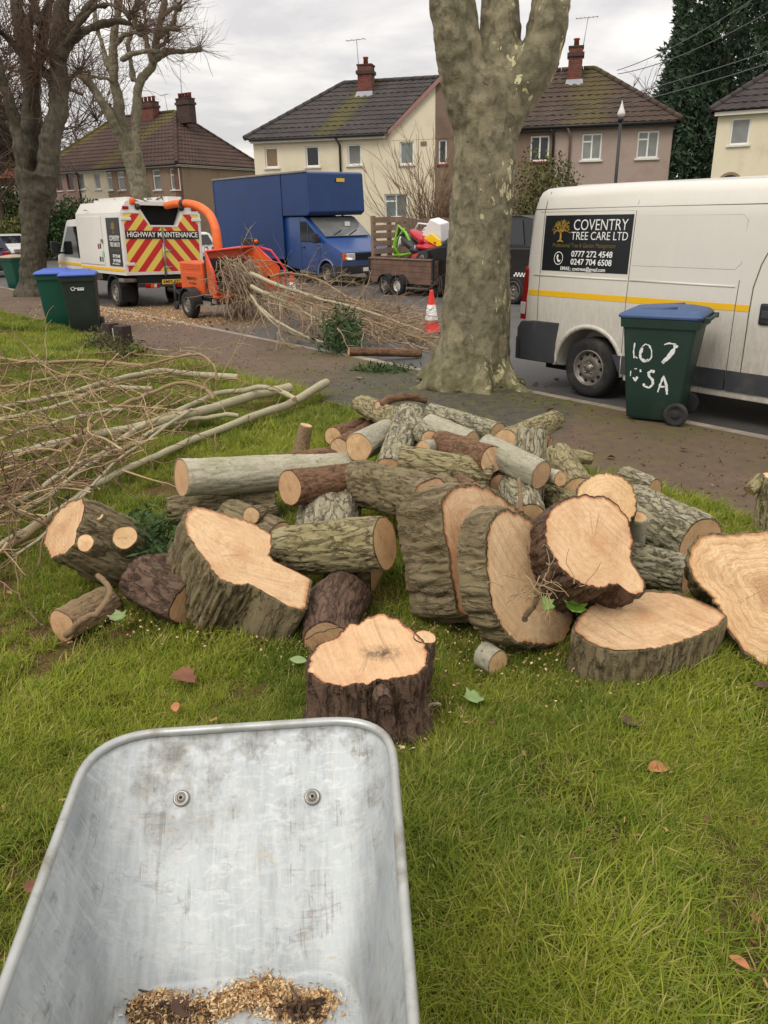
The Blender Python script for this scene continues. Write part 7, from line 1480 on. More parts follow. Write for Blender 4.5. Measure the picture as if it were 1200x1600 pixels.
L('rough grey log lying under the smooth grey log on the right', (780, 760, .34), (720, 720, .34), 20, 20, B_moss, M_woodd, nl=28, bd=.007, group=GP)
L('thin mossy branch log along the path side of the heap', (905, 742, .22), (800, 690, .24), 12, 12, B_moss, M_woody, nl=30, bd=.004, seg=32, group=GP)
L('round bark log filling the heap behind the upright slices', (700, 830, .20), (760, 800, .2), 44, 44, B_rough, M_woodd, nl=24, bd=.014, group=GP); L('low bark log at the foot of the heap behind the tilted slice', (440, 850, .12), (360, 815, .12), 34, 34, B_rough, M_woodd, nl=30, bd=.012, group=GP)
L('long brown log with sawn knots lying in the gutter', (657, 552, .07), (545, 549, .07), 6.5, 6.5, B_brown, M_woody, nl=40, bd=.003, seg=32)
pB = G(1190, 836, -.02); v_ = ray(1192, 742); pH = CZ + v_[2] / math.hypot(v_[0], v_[1]) * math.hypot(pB.x, pB.y); pA = Vector((pB.x + .01, pB.y, pH))
ps = timber('wooden_post', 'dark mossy post with sawn top and side stub, at the right lawn edge', pA, pB, .062, B_moss, M_woody, nl=40, bd=.008, seg=64, cat='post')
bpy.context.view_layer.update()
stub(ps, 1170, 768, (pA - Vector((0, 0, CZ))).length - .03, (-.75, -.3, -.6), 9, .12, B_moss, M_woody)
for q in DBG: print('LOG', *q)
# stubs and torn patches that show on single logs
bpy.context.view_layer.update()
dS = (Vector(stump.matrix_world.translation) - Vector((0, 0, CZ))).length
stub(stump, 600, 1098, dS - .165, (.1, -.9, .2), 12, .08, B_dark, B_dark)
stub(stump, 664, 995, dS + .06, (.12, -.1, .98), 17, .3, B_dark, M_woodp)
# ================================================================= wheelbarrow
def galv():
    m, k, b = newmat('galvanised_tray'); co = k.coord('Object'); sp = k.n('SeparateXYZ'); k.set(sp.inputs[0], co)
    st = k.noise(5, 6, .7, k.coord('Object', (9, 1.2, 1.2)), .5); st2 = k.noise(9, 5, .7, k.coord('Object', (3, 8, 1)), 1.0); n1 = k.noise(3, 6, .65, co); n2 = k.noise(60, 4, .7, co); n3 = k.noise(14, 6, .7, co)
    c = k.mix(k.rng(st, .3, .7), srgb(150, 156, 158), srgb(190, 194, 194)); c = k.mix(k.rng(st2, .5, .68, 0, .5), c, srgb(214, 216, 214)); c = k.mix(k.rng(n1, .55, .75, 0, .45), c, srgb(150, 156, 154))
    # mud and rust stains: streaks on the slope, a dirty band along the front lip
    s1 = k.math('MULTIPLY', k.rng(st2, .56, .68), k.rng(n1, .42, .58)); c = k.mix(k.math('MULTIPLY', s1, .65), c, srgb(140, 124, 98))
    s2 = k.rng(k.noise(24, 5, .7, co), .70, .78); c = k.mix(k.math('MULTIPLY', s2, .55), c, srgb(112, 92, 72))
    lip = k.math('MULTIPLY', k.rng(sp.outputs[1], .20, .38), k.rng(k.math('ADD', n3, k.math('MULTIPLY', k.math('SUBTRACT', n1, .5), 1.3)), .42, .66)); c = k.mix(k.math('MULTIPLY', lip, .6), c, k.mix(n2, srgb(84, 74, 60), srgb(150, 142, 126)))
    fs = k.math('MULTIPLY', k.math('MULTIPLY', k.rng(n3, .6, .68), k.rng(n2, .45, .55)), .4); c = k.mix(fs, c, srgb(120, 100, 78))
    # thin scratches, mostly along the slope, some across
    for sc_, am_, th_ in (((60, 2.2, 2.2), .55, .022), ((5, 46, 8), .4, .016), ((26, 20, 9), .4, .014)):
        l_ = k.math('MULTIPLY', k.rng(k.math('ABSOLUTE', k.math('SUBTRACT', k.noise(1.0, 2, .5, k.coord('Object', sc_, (am_ * 9, 0, 0)), .4), .5)), th_, 0), k.rng(n3, .5, .6)); c = k.mix(k.math('MULTIPLY', l_, am_), c, srgb(112, 108, 98))
    c = k.mix(k.math('MULTIPLY', k.rng(k.noise(8, 5, .7, k.coord('Object', (5, 1.2, 1)), .8), .60, .72), .45), c, srgb(158, 146, 120))
    k.set(b.inputs['Base Color'], c); b.inputs['Metallic'].default_value = .35; k.set(b.inputs['Roughness'], k.math('ADD', k.rng(st, .3, .7, .45, .62), k.math('MULTIPLY', lip, .3)))
    k.set(b.inputs['Normal'], k.bump(k.math('ADD', k.math('MULTIPLY', k.noise(2.2, 3, .5, co), 1.6), k.math('MULTIPLY', n2, .04)), .22, .02)); return m
M_galv = galv(); M_galvrim = pbr('galvanised_rim', srgb(176, 178, 174), .42, .6, var=.14, vs=14, dirt=srgb(120, 110, 92), dirt_amt=.3, ds=9)
M_frame = pbr('barrow_frame_paint', srgb(46, 74, 54), .5, var=.15)
WB = thing('wheelbarrow', 'galvanised grey metal wheelbarrow with sawdust in its tray, closest to the camera', 'wheelbarrow', (-.277, .95, 0), R(4.2))
ZG = .375; ZR, ZB = .97, .685
def rr_loop(hwF, hwR, yf, yr, r, z, n=10):
    """rounded quadrilateral, wider at the front"""
    pts = []
    cor = [(hwF, yf), (-hwF, yf), (-hwR, yr), (hwR, yr)]
    for i, (cx, cy) in enumerate(cor):
        p = Vector((cx, cy)); a = Vector(cor[i - 1]); b_ = Vector(cor[(i + 1) % 4]); da = (a - p).normalized() * r; db = (b_ - p).normalized() * r
        for k_ in range(n + 1):
            u = k_ / n; q = (p + da) * (1 - u) ** 2 + p * 2 * u * (1 - u) + (p + db) * u * u; pts.append((q.x, q.y, z))
        q0 = p + db; nx_ = Vector(cor[(i + 1) % 4]); q1 = nx_ + (p - nx_).normalized() * r
        for k_ in range(1, 10): q = q0.lerp(q1, k_ / 10); pts.append((q.x, q.y, z))
    return pts
prof = [(0, 0), (.06, .05), (.16, .14), (.3, .28), (.45, .43), (.6, .59), (.74, .745), (.85, .865), (.92, .935), (.97, .975), (.995, .995), (1.0, 1.03)]
loops = []
for dz, w_ in prof:
    mx = lambda a, b_: a + (b_ - a) * w_
    loops.append(rr_loop(mx(.312, .225), mx(.275, .205), mx(.412, .045), mx(-.46, -.30), mx(.14, .11), ZR + (ZB - ZR) * dz))
for f_ in (.8, .55, .3, .1): loops.append([(x * f_, -.13 + (y + .13) * f_, ZB) for x, y, z in loops[11]])
V = np.array(loops); nl_, ns_ = V.shape[:2]; idx = np.arange(nl_ * ns_).reshape(nl_, ns_); nx = np.roll(idx, -1, 1)
Vf = V.reshape(-1, 3).copy(); Vf[:, 2] += .003 * fbm(Vf * 5 + 3, 3) * (Vf[:, 2] < ZR - .01)
tray = npmesh('tray', Vf, np.stack([idx[:-1], nx[:-1], nx[1:], idx[1:]], -1).reshape(-1, 4), M_galv, WB)
g = Geo(); g.add([tuple(q) for q in V[-1]], [tuple(range(ns_))]); g.obj('tray_floor', M_galv, tray)
md = tray.modifiers.new('thick', 'SOLIDIFY'); md.thickness = .0025; md.offset = -1
g = Geo(); lp_ = [Vector(q) for q in V[0]]; g.tube([q + Vector((0, 0, .002)) for q in lp_] + [lp_[0] + Vector((0, 0, .002))], .0095, 10, cap=False); g.obj('rolled_rim', M_galvrim, WB)
# bolts on the sloping nose
WBm = Matrix.Translation((-.277, .95, 0)) @ Matrix.Rotation(R(4.2), 4, 'Z'); WBi = WBm.inverted()
pf, pb_ = Vector((0, .412, ZR)), Vector((0, .045, ZB)); sn = Vector((0, -(ZR - ZB), .412 - .045)).normalized()
for (px, py) in ((283, 1247), (488, 1245)):
    c = WBm @ pf; nw = WBm.to_3x3() @ sn; q = WBi @ Vector(onplane(px, py, c, nw)); T = Matrix.Translation(q + sn * -.002) @ sn.to_track_quat('Z', 'Y').to_matrix().to_4x4()
    g = Geo(); g.lathe([(.0, .0085), (.005, .008), (.0085, .0055), (.0095, .003), (.0105, .003), (.0115, .0045), (.0155, .004), (.0165, .0005), (.0165, -.006)], 24, 0, T); bo = g.obj('bolt', M_chrome, WB)
    g = Geo(); g.lathe([(.0001, .009), (.0032, .0088), (.0034, .007)], 12, 0, T); g.obj('painted_bolt_socket', M_holeshade, bo)  # black cap on the bolt head, painted as the shade of a socket
# frame, wheel, legs under the tray; handles towards the holder
g = Geo()
for sx_ in (-1, 1):
    g.tube([(sx_ * .05, .50, ZG + .2), (sx_ * .17, .2, ZG + .26), (sx_ * .22, -.2, ZB - .02), (sx_ * .27, -.46, ZB + .06)], .016, 8)
    g.tube([(sx_ * .21, -.12, ZB - .02), (sx_ * .24, -.16, ZG + .03), (sx_ * .24, -.26, ZG + .015), (sx_ * .22, -.36, ZB)], .015, 8)
    g.tube([(sx_ * .05, .50, ZG + .2), (sx_ * .16, .28, .85)], .013, 8)
g.tube([(-.05, .5, ZG + .2), (.05, .5, ZG + .2)], .012, 8); g.obj('frame', M_frame, WB)
g = Geo(); T = Matrix.Translation((0, .50, ZG + .19)) @ Matrix.Rotation(R(90), 4, 'Y'); g.lathe([(.1, -.03), (.15, -.04), (.185, -.025), (.19, 0), (.185, .025), (.15, .04), (.1, .03)], 28, 0, T); w_ = g.obj('wheel', M_tyre, WB); g = Geo(); g.lathe([(.0, -.04), (.02, -.04), (.03, -.02), (.1, -.028), (.1, .028), (.03, .02), (.02, .04), (0, .04)], 24, 0, T); g.obj('rim', M_steel, w_)
# sawdust and scraps lying in the tray
def chip_mat(name, cols):
    m, k, b = newmat(name); a = k.n('Attribute', attribute_name='tone').outputs['Fac']; k.set(b.inputs['Base Color'], k.ramp(a, [(i / max(1, len(cols) - 1), c) for i, c in enumerate(cols)])); b.inputs['Roughness'].default_value = .9; return m
M_chip = chip_mat('sawdust_grains', [srgb(112, 80, 54), srgb(176, 134, 90), srgb(204, 166, 116), srgb(224, 196, 150), srgb(236, 216, 180)]); M_chipd = chip_mat('dark_scraps', [srgb(46, 36, 28), srgb(76, 56, 40), srgb(110, 84, 58)])
def chips(name, C, size, m, rg, label=None, cat=None, parent=None, aspect=(1, 3.2)):
    N = len(C); a = rg.normal(0, 1, (N, 3)); a[:, 2] *= .5; a /= np.linalg.norm(a, axis=1, keepdims=True); b_ = np.cross(a, rg.normal(0, 1, (N, 3))); b_ /= np.linalg.norm(b_, axis=1, keepdims=True); nn = np.cross(a, b_)
    s1 = (size * rg.uniform(.5, 1.5, N))[:, None]; s2 = s1 / rg.uniform(*aspect, N)[:, None]; h = s2 * .5
    V = np.stack([C - a * s1 - b_ * s2, C + a * s1 - b_ * s2 * .6, C + a * s1 * .8 + b_ * s2, C - a * s1 * .7 + b_ * s2, C + nn * h], 1).reshape(-1, 3); i = np.arange(N)[:, None] * 5
    Fq = np.concatenate([i + np.array([[0, 1, 4, 4]]), i + np.array([[1, 2, 4, 4]]), i + np.array([[2, 3, 4, 4]]), i + np.array([[3, 0, 4, 4]])])[:, :3]
    o = npmesh(name, V, Fq, m, parent, smooth=False); add_attr(o.data, 'tone', np.repeat(rg.random(N), 5)); tag(o, label, cat, None, 'stuff'); return o
def tray_z(x, y):
    """height of the tray surface at local x,y (nose slope, floor)"""
    return np.maximum(ZB, ZB + (y - .052) * (ZR - ZB) / (.412 - .045))
rgs = np.random.default_rng(21)
def trayp(px, py):
    q = None; v = ray(px, py)
    for zz in np.linspace(ZR, ZB, 60):
        p = np.array([0, 0, CZ]) + v * ((zz - CZ) / v[2]); l = WBi @ Vector(p)
        if tray_z(l.x, l.y) >= zz - .0035: return l
    return l
band_ = [(205, 1575), (225, 1556), (250, 1545), (275, 1558), (300, 1572), (330, 1566), (360, 1548), (395, 1532), (420, 1526), (445, 1532), (465, 1545), (490, 1552), (515, 1555)]
lo_ = [(205, 1612), (230, 1625), (270, 1625), (300, 1612), (330, 1604), (355, 1590), (385, 1580), (415, 1585), (440, 1600), (470, 1612), (490, 1610), (505, 1590), (518, 1568)]
C_ = []
for i in range(26000):
    u = rgs.random() * (len(band_) - 1); j = int(u); f_ = u - j; a = np.array(band_[j]) * (1 - f_) + np.array(band_[j + 1]) * f_; b2_ = np.array(lo_[j]) * (1 - f_) + np.array(lo_[j + 1]) * f_
    w_ = rgs.beta(1.15, 1.5); p = a + (b2_ - a) * w_ + rgs.normal(0, 4.5, 2) * (1 if rgs.random() < .85 else 3)
    C_.append(p)
C_ = np.array(C_); L_ = np.array([list(trayp(px, py)) for px, py in C_[:9000]])
L_ = L_ + np.stack([rgs.normal(0, .002, len(L_)), rgs.normal(0, .002, len(L_)), np.abs(rgs.normal(0, .006, len(L_))) * np.clip(1.2 - np.abs(fbm(np.stack([L_[:, 0] * 8, L_[:, 1] * 8, L_[:, 0] * 0], -1), 2)), 0, 1)], -1)
Lw = np.array([list(WBm @ Vector(q)) for q in L_])
chips('sawdust', Lw, .0032, M_chip, rgs, 'loose pale sawdust and wood chips lying in the wheelbarrow tray', 'sawdust')
seld = [i for i in range(9000) if (C_[i, 0] < 330 and C_[i, 1] > 1572) or (430 < C_[i, 0] < 505 and C_[i, 1] > 1566)][:330]
chips('dirt_crumbs', Lw[seld] + np.array([0, 0, .006]), .005, M_chipd, rgs, 'dark crumbs of soil and bark among the sawdust in the wheelbarrow', 'dirt')
st_ = np.array([list(WBm @ (trayp(px, py) + Vector((0, 0, .010)))) for px, py in ((232, 1556), (455, 1548), (470, 1575))]); dr_ = np.array([[-1, .25, .05], [.5, -1, .06], [-.3, -1, .05]]); P = wander(st_, dr_, .05, 4, .12, 0, rgs)
for i, lab in enumerate(('short dark twig scrap at the left of the sawdust in the wheelbarrow', 'short twig scrap on top of the sawdust, right of its middle', 'curved twig scrap in the dark crumbs at the right of the sawdust')): tag(npmesh('twig_scrap', *strands(P[i:i + 1], np.linspace(.0022, .001, 4)[None], 5), M_twig2), lab, 'twig', 'twig scraps in the sawdust')
# ---- leaves
def leaf_geo(kind, s, rg):
    if kind == 'oak': out = [(0, 0), (.12, .1), (.3, .16), (.28, .3), (.46, .42), (.36, .52), (.5, .68), (.34, .74), (.26, .9), (.1, .92), (0, 1.05)]
    elif kind == 'ivy': out = [(0, 0), (.2, -.08), (.5, .08), (.42, .28), (.62, .5), (.36, .55), (.22, .7), (.08, .82), (0, .98)]
    else: out = [(0, 0), (.14, .14), (.24, .35), (.26, .55), (.2, .75), (.1, .9), (0, 1)]
    L_, R_ = [(-x, y) for x, y in out[1:-1]], out[1:-1]; n_ = len(R_); vs, fs = [], []
    mid = [(0, y) for x, y in out]
    P = [mid[0]] + R_ + [mid[-1]] + L_[::-1]
    c1, c2, tw = rg.uniform(.25, .7), rg.uniform(-.3, .6), rg.uniform(-.4, .4)
    def bendz(x, y): return c1 * x * x * 1.2 + c2 * (y - .5) ** 2 + tw * x * y
    V = [(x, y, bendz(x, y)) for x, y in mid] + [(x, y, bendz(x, y)) for x, y in R_] + [(x, y, bendz(x, y)) for x, y in L_]; m_ = len(mid)
    for o in (m_, m_ + n_):
        fs.append((0, o, 1)); 
        for i in range(n_ - 1): fs.append((i + 1, o + i, o + i + 1, i + 2))
        fs.append((n_, o + n_ - 1, n_ + 1))
    return [(x * s, (y - .5) * s, z * s) for x, y, z in V], fs
def leaf(label, loc, s, m, kind, tilt, yaw, seed, name='fallen_leaf', group=None):
    rg = np.random.default_rng(seed); V, fs = leaf_geo(kind, s, rg); T = Euler((tilt[0], tilt[1], yaw)).to_matrix().to_4x4(); g = Geo(); g.add([T @ Vector(q) for q in V], fs, 0, True)
    g.tube([T @ Vector((0, -.5 * s, 0)), T @ Vector((.04 * s, -.85 * s, .06 * s))], .012 * s, 5)
    o = g.obj(name, m, None, loc); return tag(o, label, 'leaf', group)
M_lbr = pbr('dead_brown_leaf', srgb(122, 80, 58), .8, var=.25, vs=30, bump=.4, bs=120); M_lbr2 = pbr('dark_dead_leaf', srgb(84, 62, 48), .8, var=.25, vs=30); M_lgr = pbr('pale_green_leaf', srgb(128, 150, 96), .6, var=.15, vs=30); M_livy = pbr('bright_ivy_leaf', srgb(112, 152, 62), .5, var=.12, vs=30); M_lor = pbr('orange_dead_leaf', srgb(170, 112, 72), .8, var=.2, vs=30)
for lab, (px, py, h), s, m, kd, yw, gr in (
    ('brown lobed oak leaf on the grass behind the wheelbarrow', (288, 1058, .055), .10, M_lbr, 'oak', 1.2, 0), ('small orange brown leaf on the grass just behind the wheelbarrow rim', (274, 1104, .05), .06, M_lor, 'oval', .3, 0),
    ('curled dark brown leaf on the grass in front of the flat slice', (987, 1131, .055), .085, M_lbr2, 'oak', 1.9, 0), ('long rolled tan leaf on the open grass at the right', (1030, 1198, .05), .09, M_lor, 'oval', 1.9, 0),
    ('orange leaf low on the right side of the grass', (1156, 1502, .05), .05, M_lor, 'oval', .8, 0), ('brown leaf on the grass left of the wheelbarrow', (52, 1386, .05), .05, M_lbr, 'oak', 2.4, 0),
    ('pale green leaf on the grass right of the stump', (735, 1091, .06), .075, M_lgr, 'ivy', 2.0, 0), ('pale green leaf beside the left of the stump', (466, 1031, .06), .07, M_lgr, 'oval', 1.5, 0), ('green ivy leaf under the crooked branch stump', (183, 962, .09), .07, M_lgr, 'ivy', .4, 0),
    ('crumpled brown leaf at the far right of the grass', (1192, 1070, .05), .07, M_lbr2, 'oval', 1.0, 0)):
    leaf(lab, G(px, py, h), s, m, kd, (rgs.uniform(-.35, .35), rgs.uniform(-.35, .35)), yw, px)
for lab, (px, py), s, yw, off in (('bright ivy leaf on the dark barked log with the side lobe', (897, 946), .075, 2.6, .42), ('smaller bright ivy leaf on the left of the dark barked log', (851, 940), .06, .6, .36)):
    v = ray(px, py); leaf(lab, Vector(np.array([0, 0, CZ]) + v * (2.78 - .06 + .05)), s, M_livy, 'ivy', (1.05, .1), yw, px, 'ivy_leaf')
for i, ((px, py), lab) in enumerate((((222, 533), 'brown leaf on the path right of the marker post'), ((240, 540), 'crumpled leaf cluster piece on the path, right of the marker post'), ((208, 524), 'dark leaf on the path just behind the marker post'), ((300, 520), 'lone leaf on the path below the chipper wheel'), ((420, 545), 'leaf on the path in front of the brush heap'), ((560, 590), 'leaf on the path left of the large trunk base'), ((955, 714), 'pale curled leaf on the path below the bin with painted number'), ((1068, 702), 'orange leaf at the far right of the path'), ((860, 640), 'leaf on the path between the large trunk and the bin'), ((330, 560), 'leaf on the path behind the branch butts'))):
    leaf(lab, G(px, py, .02), rgs.uniform(.06, .1), (M_lbr, M_lbr2, M_lor)[i % 3], 'oak', (rgs.uniform(-.5, .5), rgs.uniform(-.5, .5)), i * 1.3, 40 + i, group='dead leaves on the path')
gl = Geo()
for i in range(60):
    s_, t_ = rgs.uniform(-9, 3.2), abs(rgs.normal(0, .45)) + .08; V_, f_ = leaf_geo('oak', rgs.uniform(.05, .1), np.random.default_rng(80 + i)); T = Matrix.Translation(W(s_, t_, .02)) @ Euler((rgs.uniform(-.5, .5), rgs.uniform(-.5, .5), i * 1.7)).to_matrix().to_4x4(); gl.add([T @ Vector(q) for q in V_], f_, 0, True)
tag(gl.obj('gutter_leaves', M_lbr2), 'dead brown leaf litter lying along the road gutter', 'leaf litter', None, 'stuff')

leaf('dark brown leaf scrap lying on the sawdust in the wheelbarrow', WBm @ (trayp(285, 1584) + Vector((0, 0, .012))), .045, M_lbr2, 'oak', (.2, .2), 1.0, 501)
# ================================================================= cut branches
def smooth_path(P, m=6):
    P = [np.array(q, float) for q in P]; out = []
    for i in range(len(P) - 1):
        a, b_, c, d_ = P[max(0, i - 1)], P[i], P[i + 1], P[min(len(P) - 1, i + 2)]
        for u in np.linspace(0, 1, m, endpoint=False): out.append(.5 * (2 * b_ + (c - a) * u + (2 * a - 5 * b_ + 4 * c - d_) * u ** 2 + (3 * b_ - a - 3 * c + d_) * u ** 3))
    out.append(P[-1]); return np.array(out)
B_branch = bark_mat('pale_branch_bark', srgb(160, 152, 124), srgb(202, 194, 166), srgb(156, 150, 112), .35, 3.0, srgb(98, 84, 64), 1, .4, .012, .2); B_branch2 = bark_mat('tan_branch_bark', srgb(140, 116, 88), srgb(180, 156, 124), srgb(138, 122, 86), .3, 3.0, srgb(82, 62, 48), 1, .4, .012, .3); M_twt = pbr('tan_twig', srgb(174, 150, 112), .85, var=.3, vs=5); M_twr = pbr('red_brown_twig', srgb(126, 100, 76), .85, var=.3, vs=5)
def branch(label, pts, r0, r1, m, group, ntw=18, tl=.55, seed=0, tdir=None, twm=None, hs=None, name='cut_branch', cutend=True):
    """pts: (px, py, h) along the stem from the sawn end to the tip; radii in photo pixels"""
    rg = np.random.default_rng(seed); P = smooth_path([list(G(*q)) for q in pts]); n_ = len(P)
    P = P + np.concatenate([np.zeros((1, 3)), np.cumsum(rg.normal(0, .004, (n_ - 1, 3)), 0)]); rp = np.linspace(r0, r1, n_)
    rad = np.array([pxr(p, r) for p, r in zip(P, rp)]) * (1 + .10 * np.sin(np.arange(n_) * 1.7 + seed) * (rg.random(n_)))
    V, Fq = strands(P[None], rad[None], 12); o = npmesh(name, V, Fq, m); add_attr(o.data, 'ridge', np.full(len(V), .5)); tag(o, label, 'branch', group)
    if cutend:
        d_ = Vector(P[0] - P[1]).normalized(); T = Matrix.Translation(Vector(P[0]) + d_ * .001) @ d_.to_track_quat('Z', 'Y').to_matrix().to_4x4(); g = Geo(); g.lathe([(rad[0] * .99, 0), (rad[0] * .6, .001), (0.0005, .0015)], 14, 0, T); g.obj('cut_face', M_woody, o)
    if ntw:
        i = (n_ * rg.beta(1.6, 1.1, ntw)).astype(int).clip(1, n_ - 2); t_ = P[i + 1] - P[i - 1]; t_ /= np.linalg.norm(t_, axis=1, keepdims=True)
        d_ = t_ * 1.0 + rg.normal(0, .55, (ntw, 3)); d_[:, 2] += .12
        ln = tl * rg.uniform(.4, 1.3, ntw); Q = wander(P[i], d_, ln, 8, .16, -.03, rg); r1_ = np.linspace(1, .35, 8)[None] * rg.uniform(.0035, .0075, (ntw, 1))
        k2 = ntw * 4; a = rg.integers(0, ntw, k2); b_ = rg.integers(2, 8, k2); d2 = (Q[a, b_] - Q[a, b_ - 1]); d2 /= np.linalg.norm(d2, axis=1, keepdims=True) + 1e-9; Q2 = wander(Q[a, b_], d2 + rg.normal(0, .6, (k2, 3)), ln[a] * rg.uniform(.15, .5, k2), 6, .2, -.02, rg)
        gz = ground(Q2[..., 0], Q2[..., 1]) + .015; Q2[..., 2] = np.maximum(Q2[..., 2], gz); gz = ground(Q[..., 0], Q[..., 1]) + .015; Q[..., 2] = np.maximum(Q[..., 2], gz)
        V, Fq = cat_mesh([strands(Q, r1_, 5), strands(Q2, np.linspace(.0032, .0014, 6)[None].repeat(k2, 0), 3)]); tag(npmesh('twigs', V, Fq, twm or M_twt, o), kind='stuff')
    return o
GB = 'cut branches piled on the lawn'
for i, (lab, pts, r0, r1, m, ntw) in enumerate((
    ('long pale branch with butt end furthest right, nearest the logs', [(510, 598, .14), (458, 628, .12), (390, 653, .10), (275, 701, .08), (197, 740, .08), (137, 772, .08), (69, 818, .07), (-10, 872, .06)], 6.5, 4, B_branch, 16),
    ('thick pale branch with mossy butt, just left of the longest branch end', [(452, 606, .14), (403, 618, .13), (321, 644, .12), (229, 669, .10), (137, 687, .09), (46, 708, .09), (-20, 726, .08)], 7.5, 6, B_branch, 12),
    ('crooked thin branch crossing over the two thick pale butts', [(460, 624, .22), (440, 612, .26), (412, 604, .26), (388, 607, .22), (339, 614, .20), (321, 625, .18), (238, 662, .16), (197, 685, .15), (151, 717, .14), (115, 740, .13), (60, 776, .1), (-10, 802, .08)], 4, 4, B_branch, 22),
    ('pale green tipped branch along the back edge of the branch pile', [(372, 590, .12), (284, 580, .14), (247, 577, .16), (183, 589, .16), (92, 614, .14), (-10, 634, .12)], 5, 3.5, B_branch, 22),
    ('arching tan branch in the middle of the branch pile', [(332, 620, .22), (316, 607, .26), (270, 602, .28), (215, 621, .24), (174, 639, .2), (114, 680, .18), (55, 726, .15), (-10, 792, .1)], 3.2, 2.6, B_branch2, 26),
    ('tan branch lying under the crooked thin branch', [(372, 650, .10), (330, 652, .1), (293, 657, .1), (247, 671, .1), (190, 703, .1), (137, 735, .1), (92, 776, .1), (40, 812, .08)], 3.6, 3, B_branch, 22),
    ('thin branch along the far side of the branch pile nearest the bins', [(224, 572, .12), (137, 563, .14), (46, 566, .14), (-20, 553, .12)], 3, 2, B_branch2, 22),
    ('straight thin branch at the left middle of the branch pile', [(238, 607, .16), (160, 607, .16), (92, 630, .14), (-20, 656, .12)], 3.4, 2.6, B_branch, 22),
    ('short thick branch at the lower left corner of the branch pile', [(100, 800, .06), (78, 813, .06), (41, 840, .05), (-20, 872, .05)], 6, 6, B_branch2, 10),
    ('thin hooped branch standing up above the branch pile', [(337, 612, .2), (338, 590, .34), (333, 572, .44), (318, 561, .46), (298, 557, .4), (229, 572, .2)], 2.2, 1.6, B_branch2, 8),
    ('slender branch running down the left of the pile to the crooked stump', [(300, 640, .2), (240, 682, .18), (180, 728, .16), (120, 790, .12), (60, 850, .1), (20, 880, .08)], 2.6, 2, B_branch, 24),
    ('slender grey branch at the left edge of the pile', [(190, 640, .2), (120, 652, .18), (60, 670, .16), (-20, 690, .14)], 3, 2.4, B_branch, 22),
    ('curling thin branch low at the left of the pile', [(160, 690, .16), (110, 720, .14), (60, 735, .14), (10, 760, .12), (-20, 775, .1)], 2.4, 2, B_branch2, 22),
    ('thin branch at the far left back of the pile', [(150, 585, .1), (80, 592, .12), (30, 600, .12), (-20, 604, .1)], 2.8, 2, B_branch2, 20))):
    branch(lab, pts, r0, r1, m, GB, ntw, .55, 100 + i, twm=(M_twt if i % 2 else M_twr))
rgb = np.random.default_rng(55); N = 220
px = rgb.uniform(-40, 330, N); py = 545 + rgb.random(N) ** .9 * 330 * np.clip(1.05 - px / 420, .25, 1); S0 = np.array([list(G(a, b_, h)) for a, b_, h in zip(px, py, rgb.uniform(.03, .30, N))])
D0 = np.array([-.75, -.12, .0]) + rgb.normal(0, .5, (N, 3)) * np.array([1, 1, .35]); Q = wander(S0, D0, rgb.uniform(.2, .8, N), 8, .2, -.01, rgb); Q[..., 2] = np.maximum(Q[..., 2], ground(Q[..., 0], Q[..., 1]) + .012)
a = rgb.integers(0, N, N * 4); b_ = rgb.integers(1, 7, N * 4); Q2 = wander(Q[a, b_], (Q[a, b_] - Q[a, b_ - 1]) * 8 + rgb.normal(0, .6, (N * 4, 3)), rgb.uniform(.06, .25, N * 4), 5, .2, 0, rgb); Q2[..., 2] = np.maximum(Q2[..., 2], ground(Q2[..., 0], Q2[..., 1]) + .012)
h_ = N // 2
for nm, s0, s1, m in (('brushwood', 0, h_, M_twt), ('brushwood', h_, N, M_twr)):
    sel = (a >= s0) & (a < s1); V, Fq = cat_mesh([strands(Q[s0:s1], np.linspace(.007, .0028, 8)[None] * rgb.uniform(.6, 1.3, (s1 - s0, 1)), 5), strands(Q2[sel], np.linspace(.003, .0014, 5)[None].repeat(sel.sum(), 0), 3)])
    tag(npmesh(nm, V, Fq, m), 'tangled %s twigs matted through the branch pile on the lawn' % ('tan' if s0 == 0 else 'red brown'), 'brushwood', None, 'stuff')
# brush being fed to the chipper
GC = 'branches heaped behind the chipper'
for i, (lab, pts, r0, r1, m, ntw) in enumerate((
    ('white barked branch on top of the heap behind the chipper, longest one', [(392, 427, .95), (438, 446, .80), (485, 462, .62), (540, 476, .5), (595, 493, .35), (662, 517, .12)], 3.2, 1.6, B_branch, 24),
    ('white barked branch in the middle of the heap behind the chipper', [(393, 447, .85), (426, 464, .7), (469, 484, .5), (520, 511, .25), (560, 530, .1)], 3.2, 1.8, B_branch, 22),
    ('arching thin branch over the back of the heap behind the chipper', [(420, 433, 1.0), (445, 428, .98), (469, 431, .9), (501, 441, .75), (540, 464, .5), (600, 492, .25)], 2, 1.4, B_branch2, 24),
    ('pale branch along the near kerb side of the heap', [(400, 476, .5), (434, 503, .35), (485, 531, .15), (520, 540, .08)], 2.2, 1.6, B_branch, 20),
    ('pale branch bending to the tarmac in front of the heap', [(392, 462, .7), (412, 490, .45), (440, 516, .2), (470, 526, .1)], 2, 1.2, B_branch, 16),
    ('thin branch reaching towards the second traffic cone', [(430, 458, .6), (500, 480, .45), (570, 500, .3), (640, 524, .12), (668, 536, .05)], 2, 1.2, B_branch2, 24),
    ('thin branch on the road side of the heap', [(440, 450, .7), (520, 468, .5), (590, 482, .3), (630, 490, .1)], 1.8, 1.0, B_branch2, 24))):
    branch(lab, pts, r0, r1, m, GC, ntw, .95, 200 + i, cutend=False, twm=(M_twt if i % 3 else M_twr))
rgc = np.random.default_rng(66); N = 780
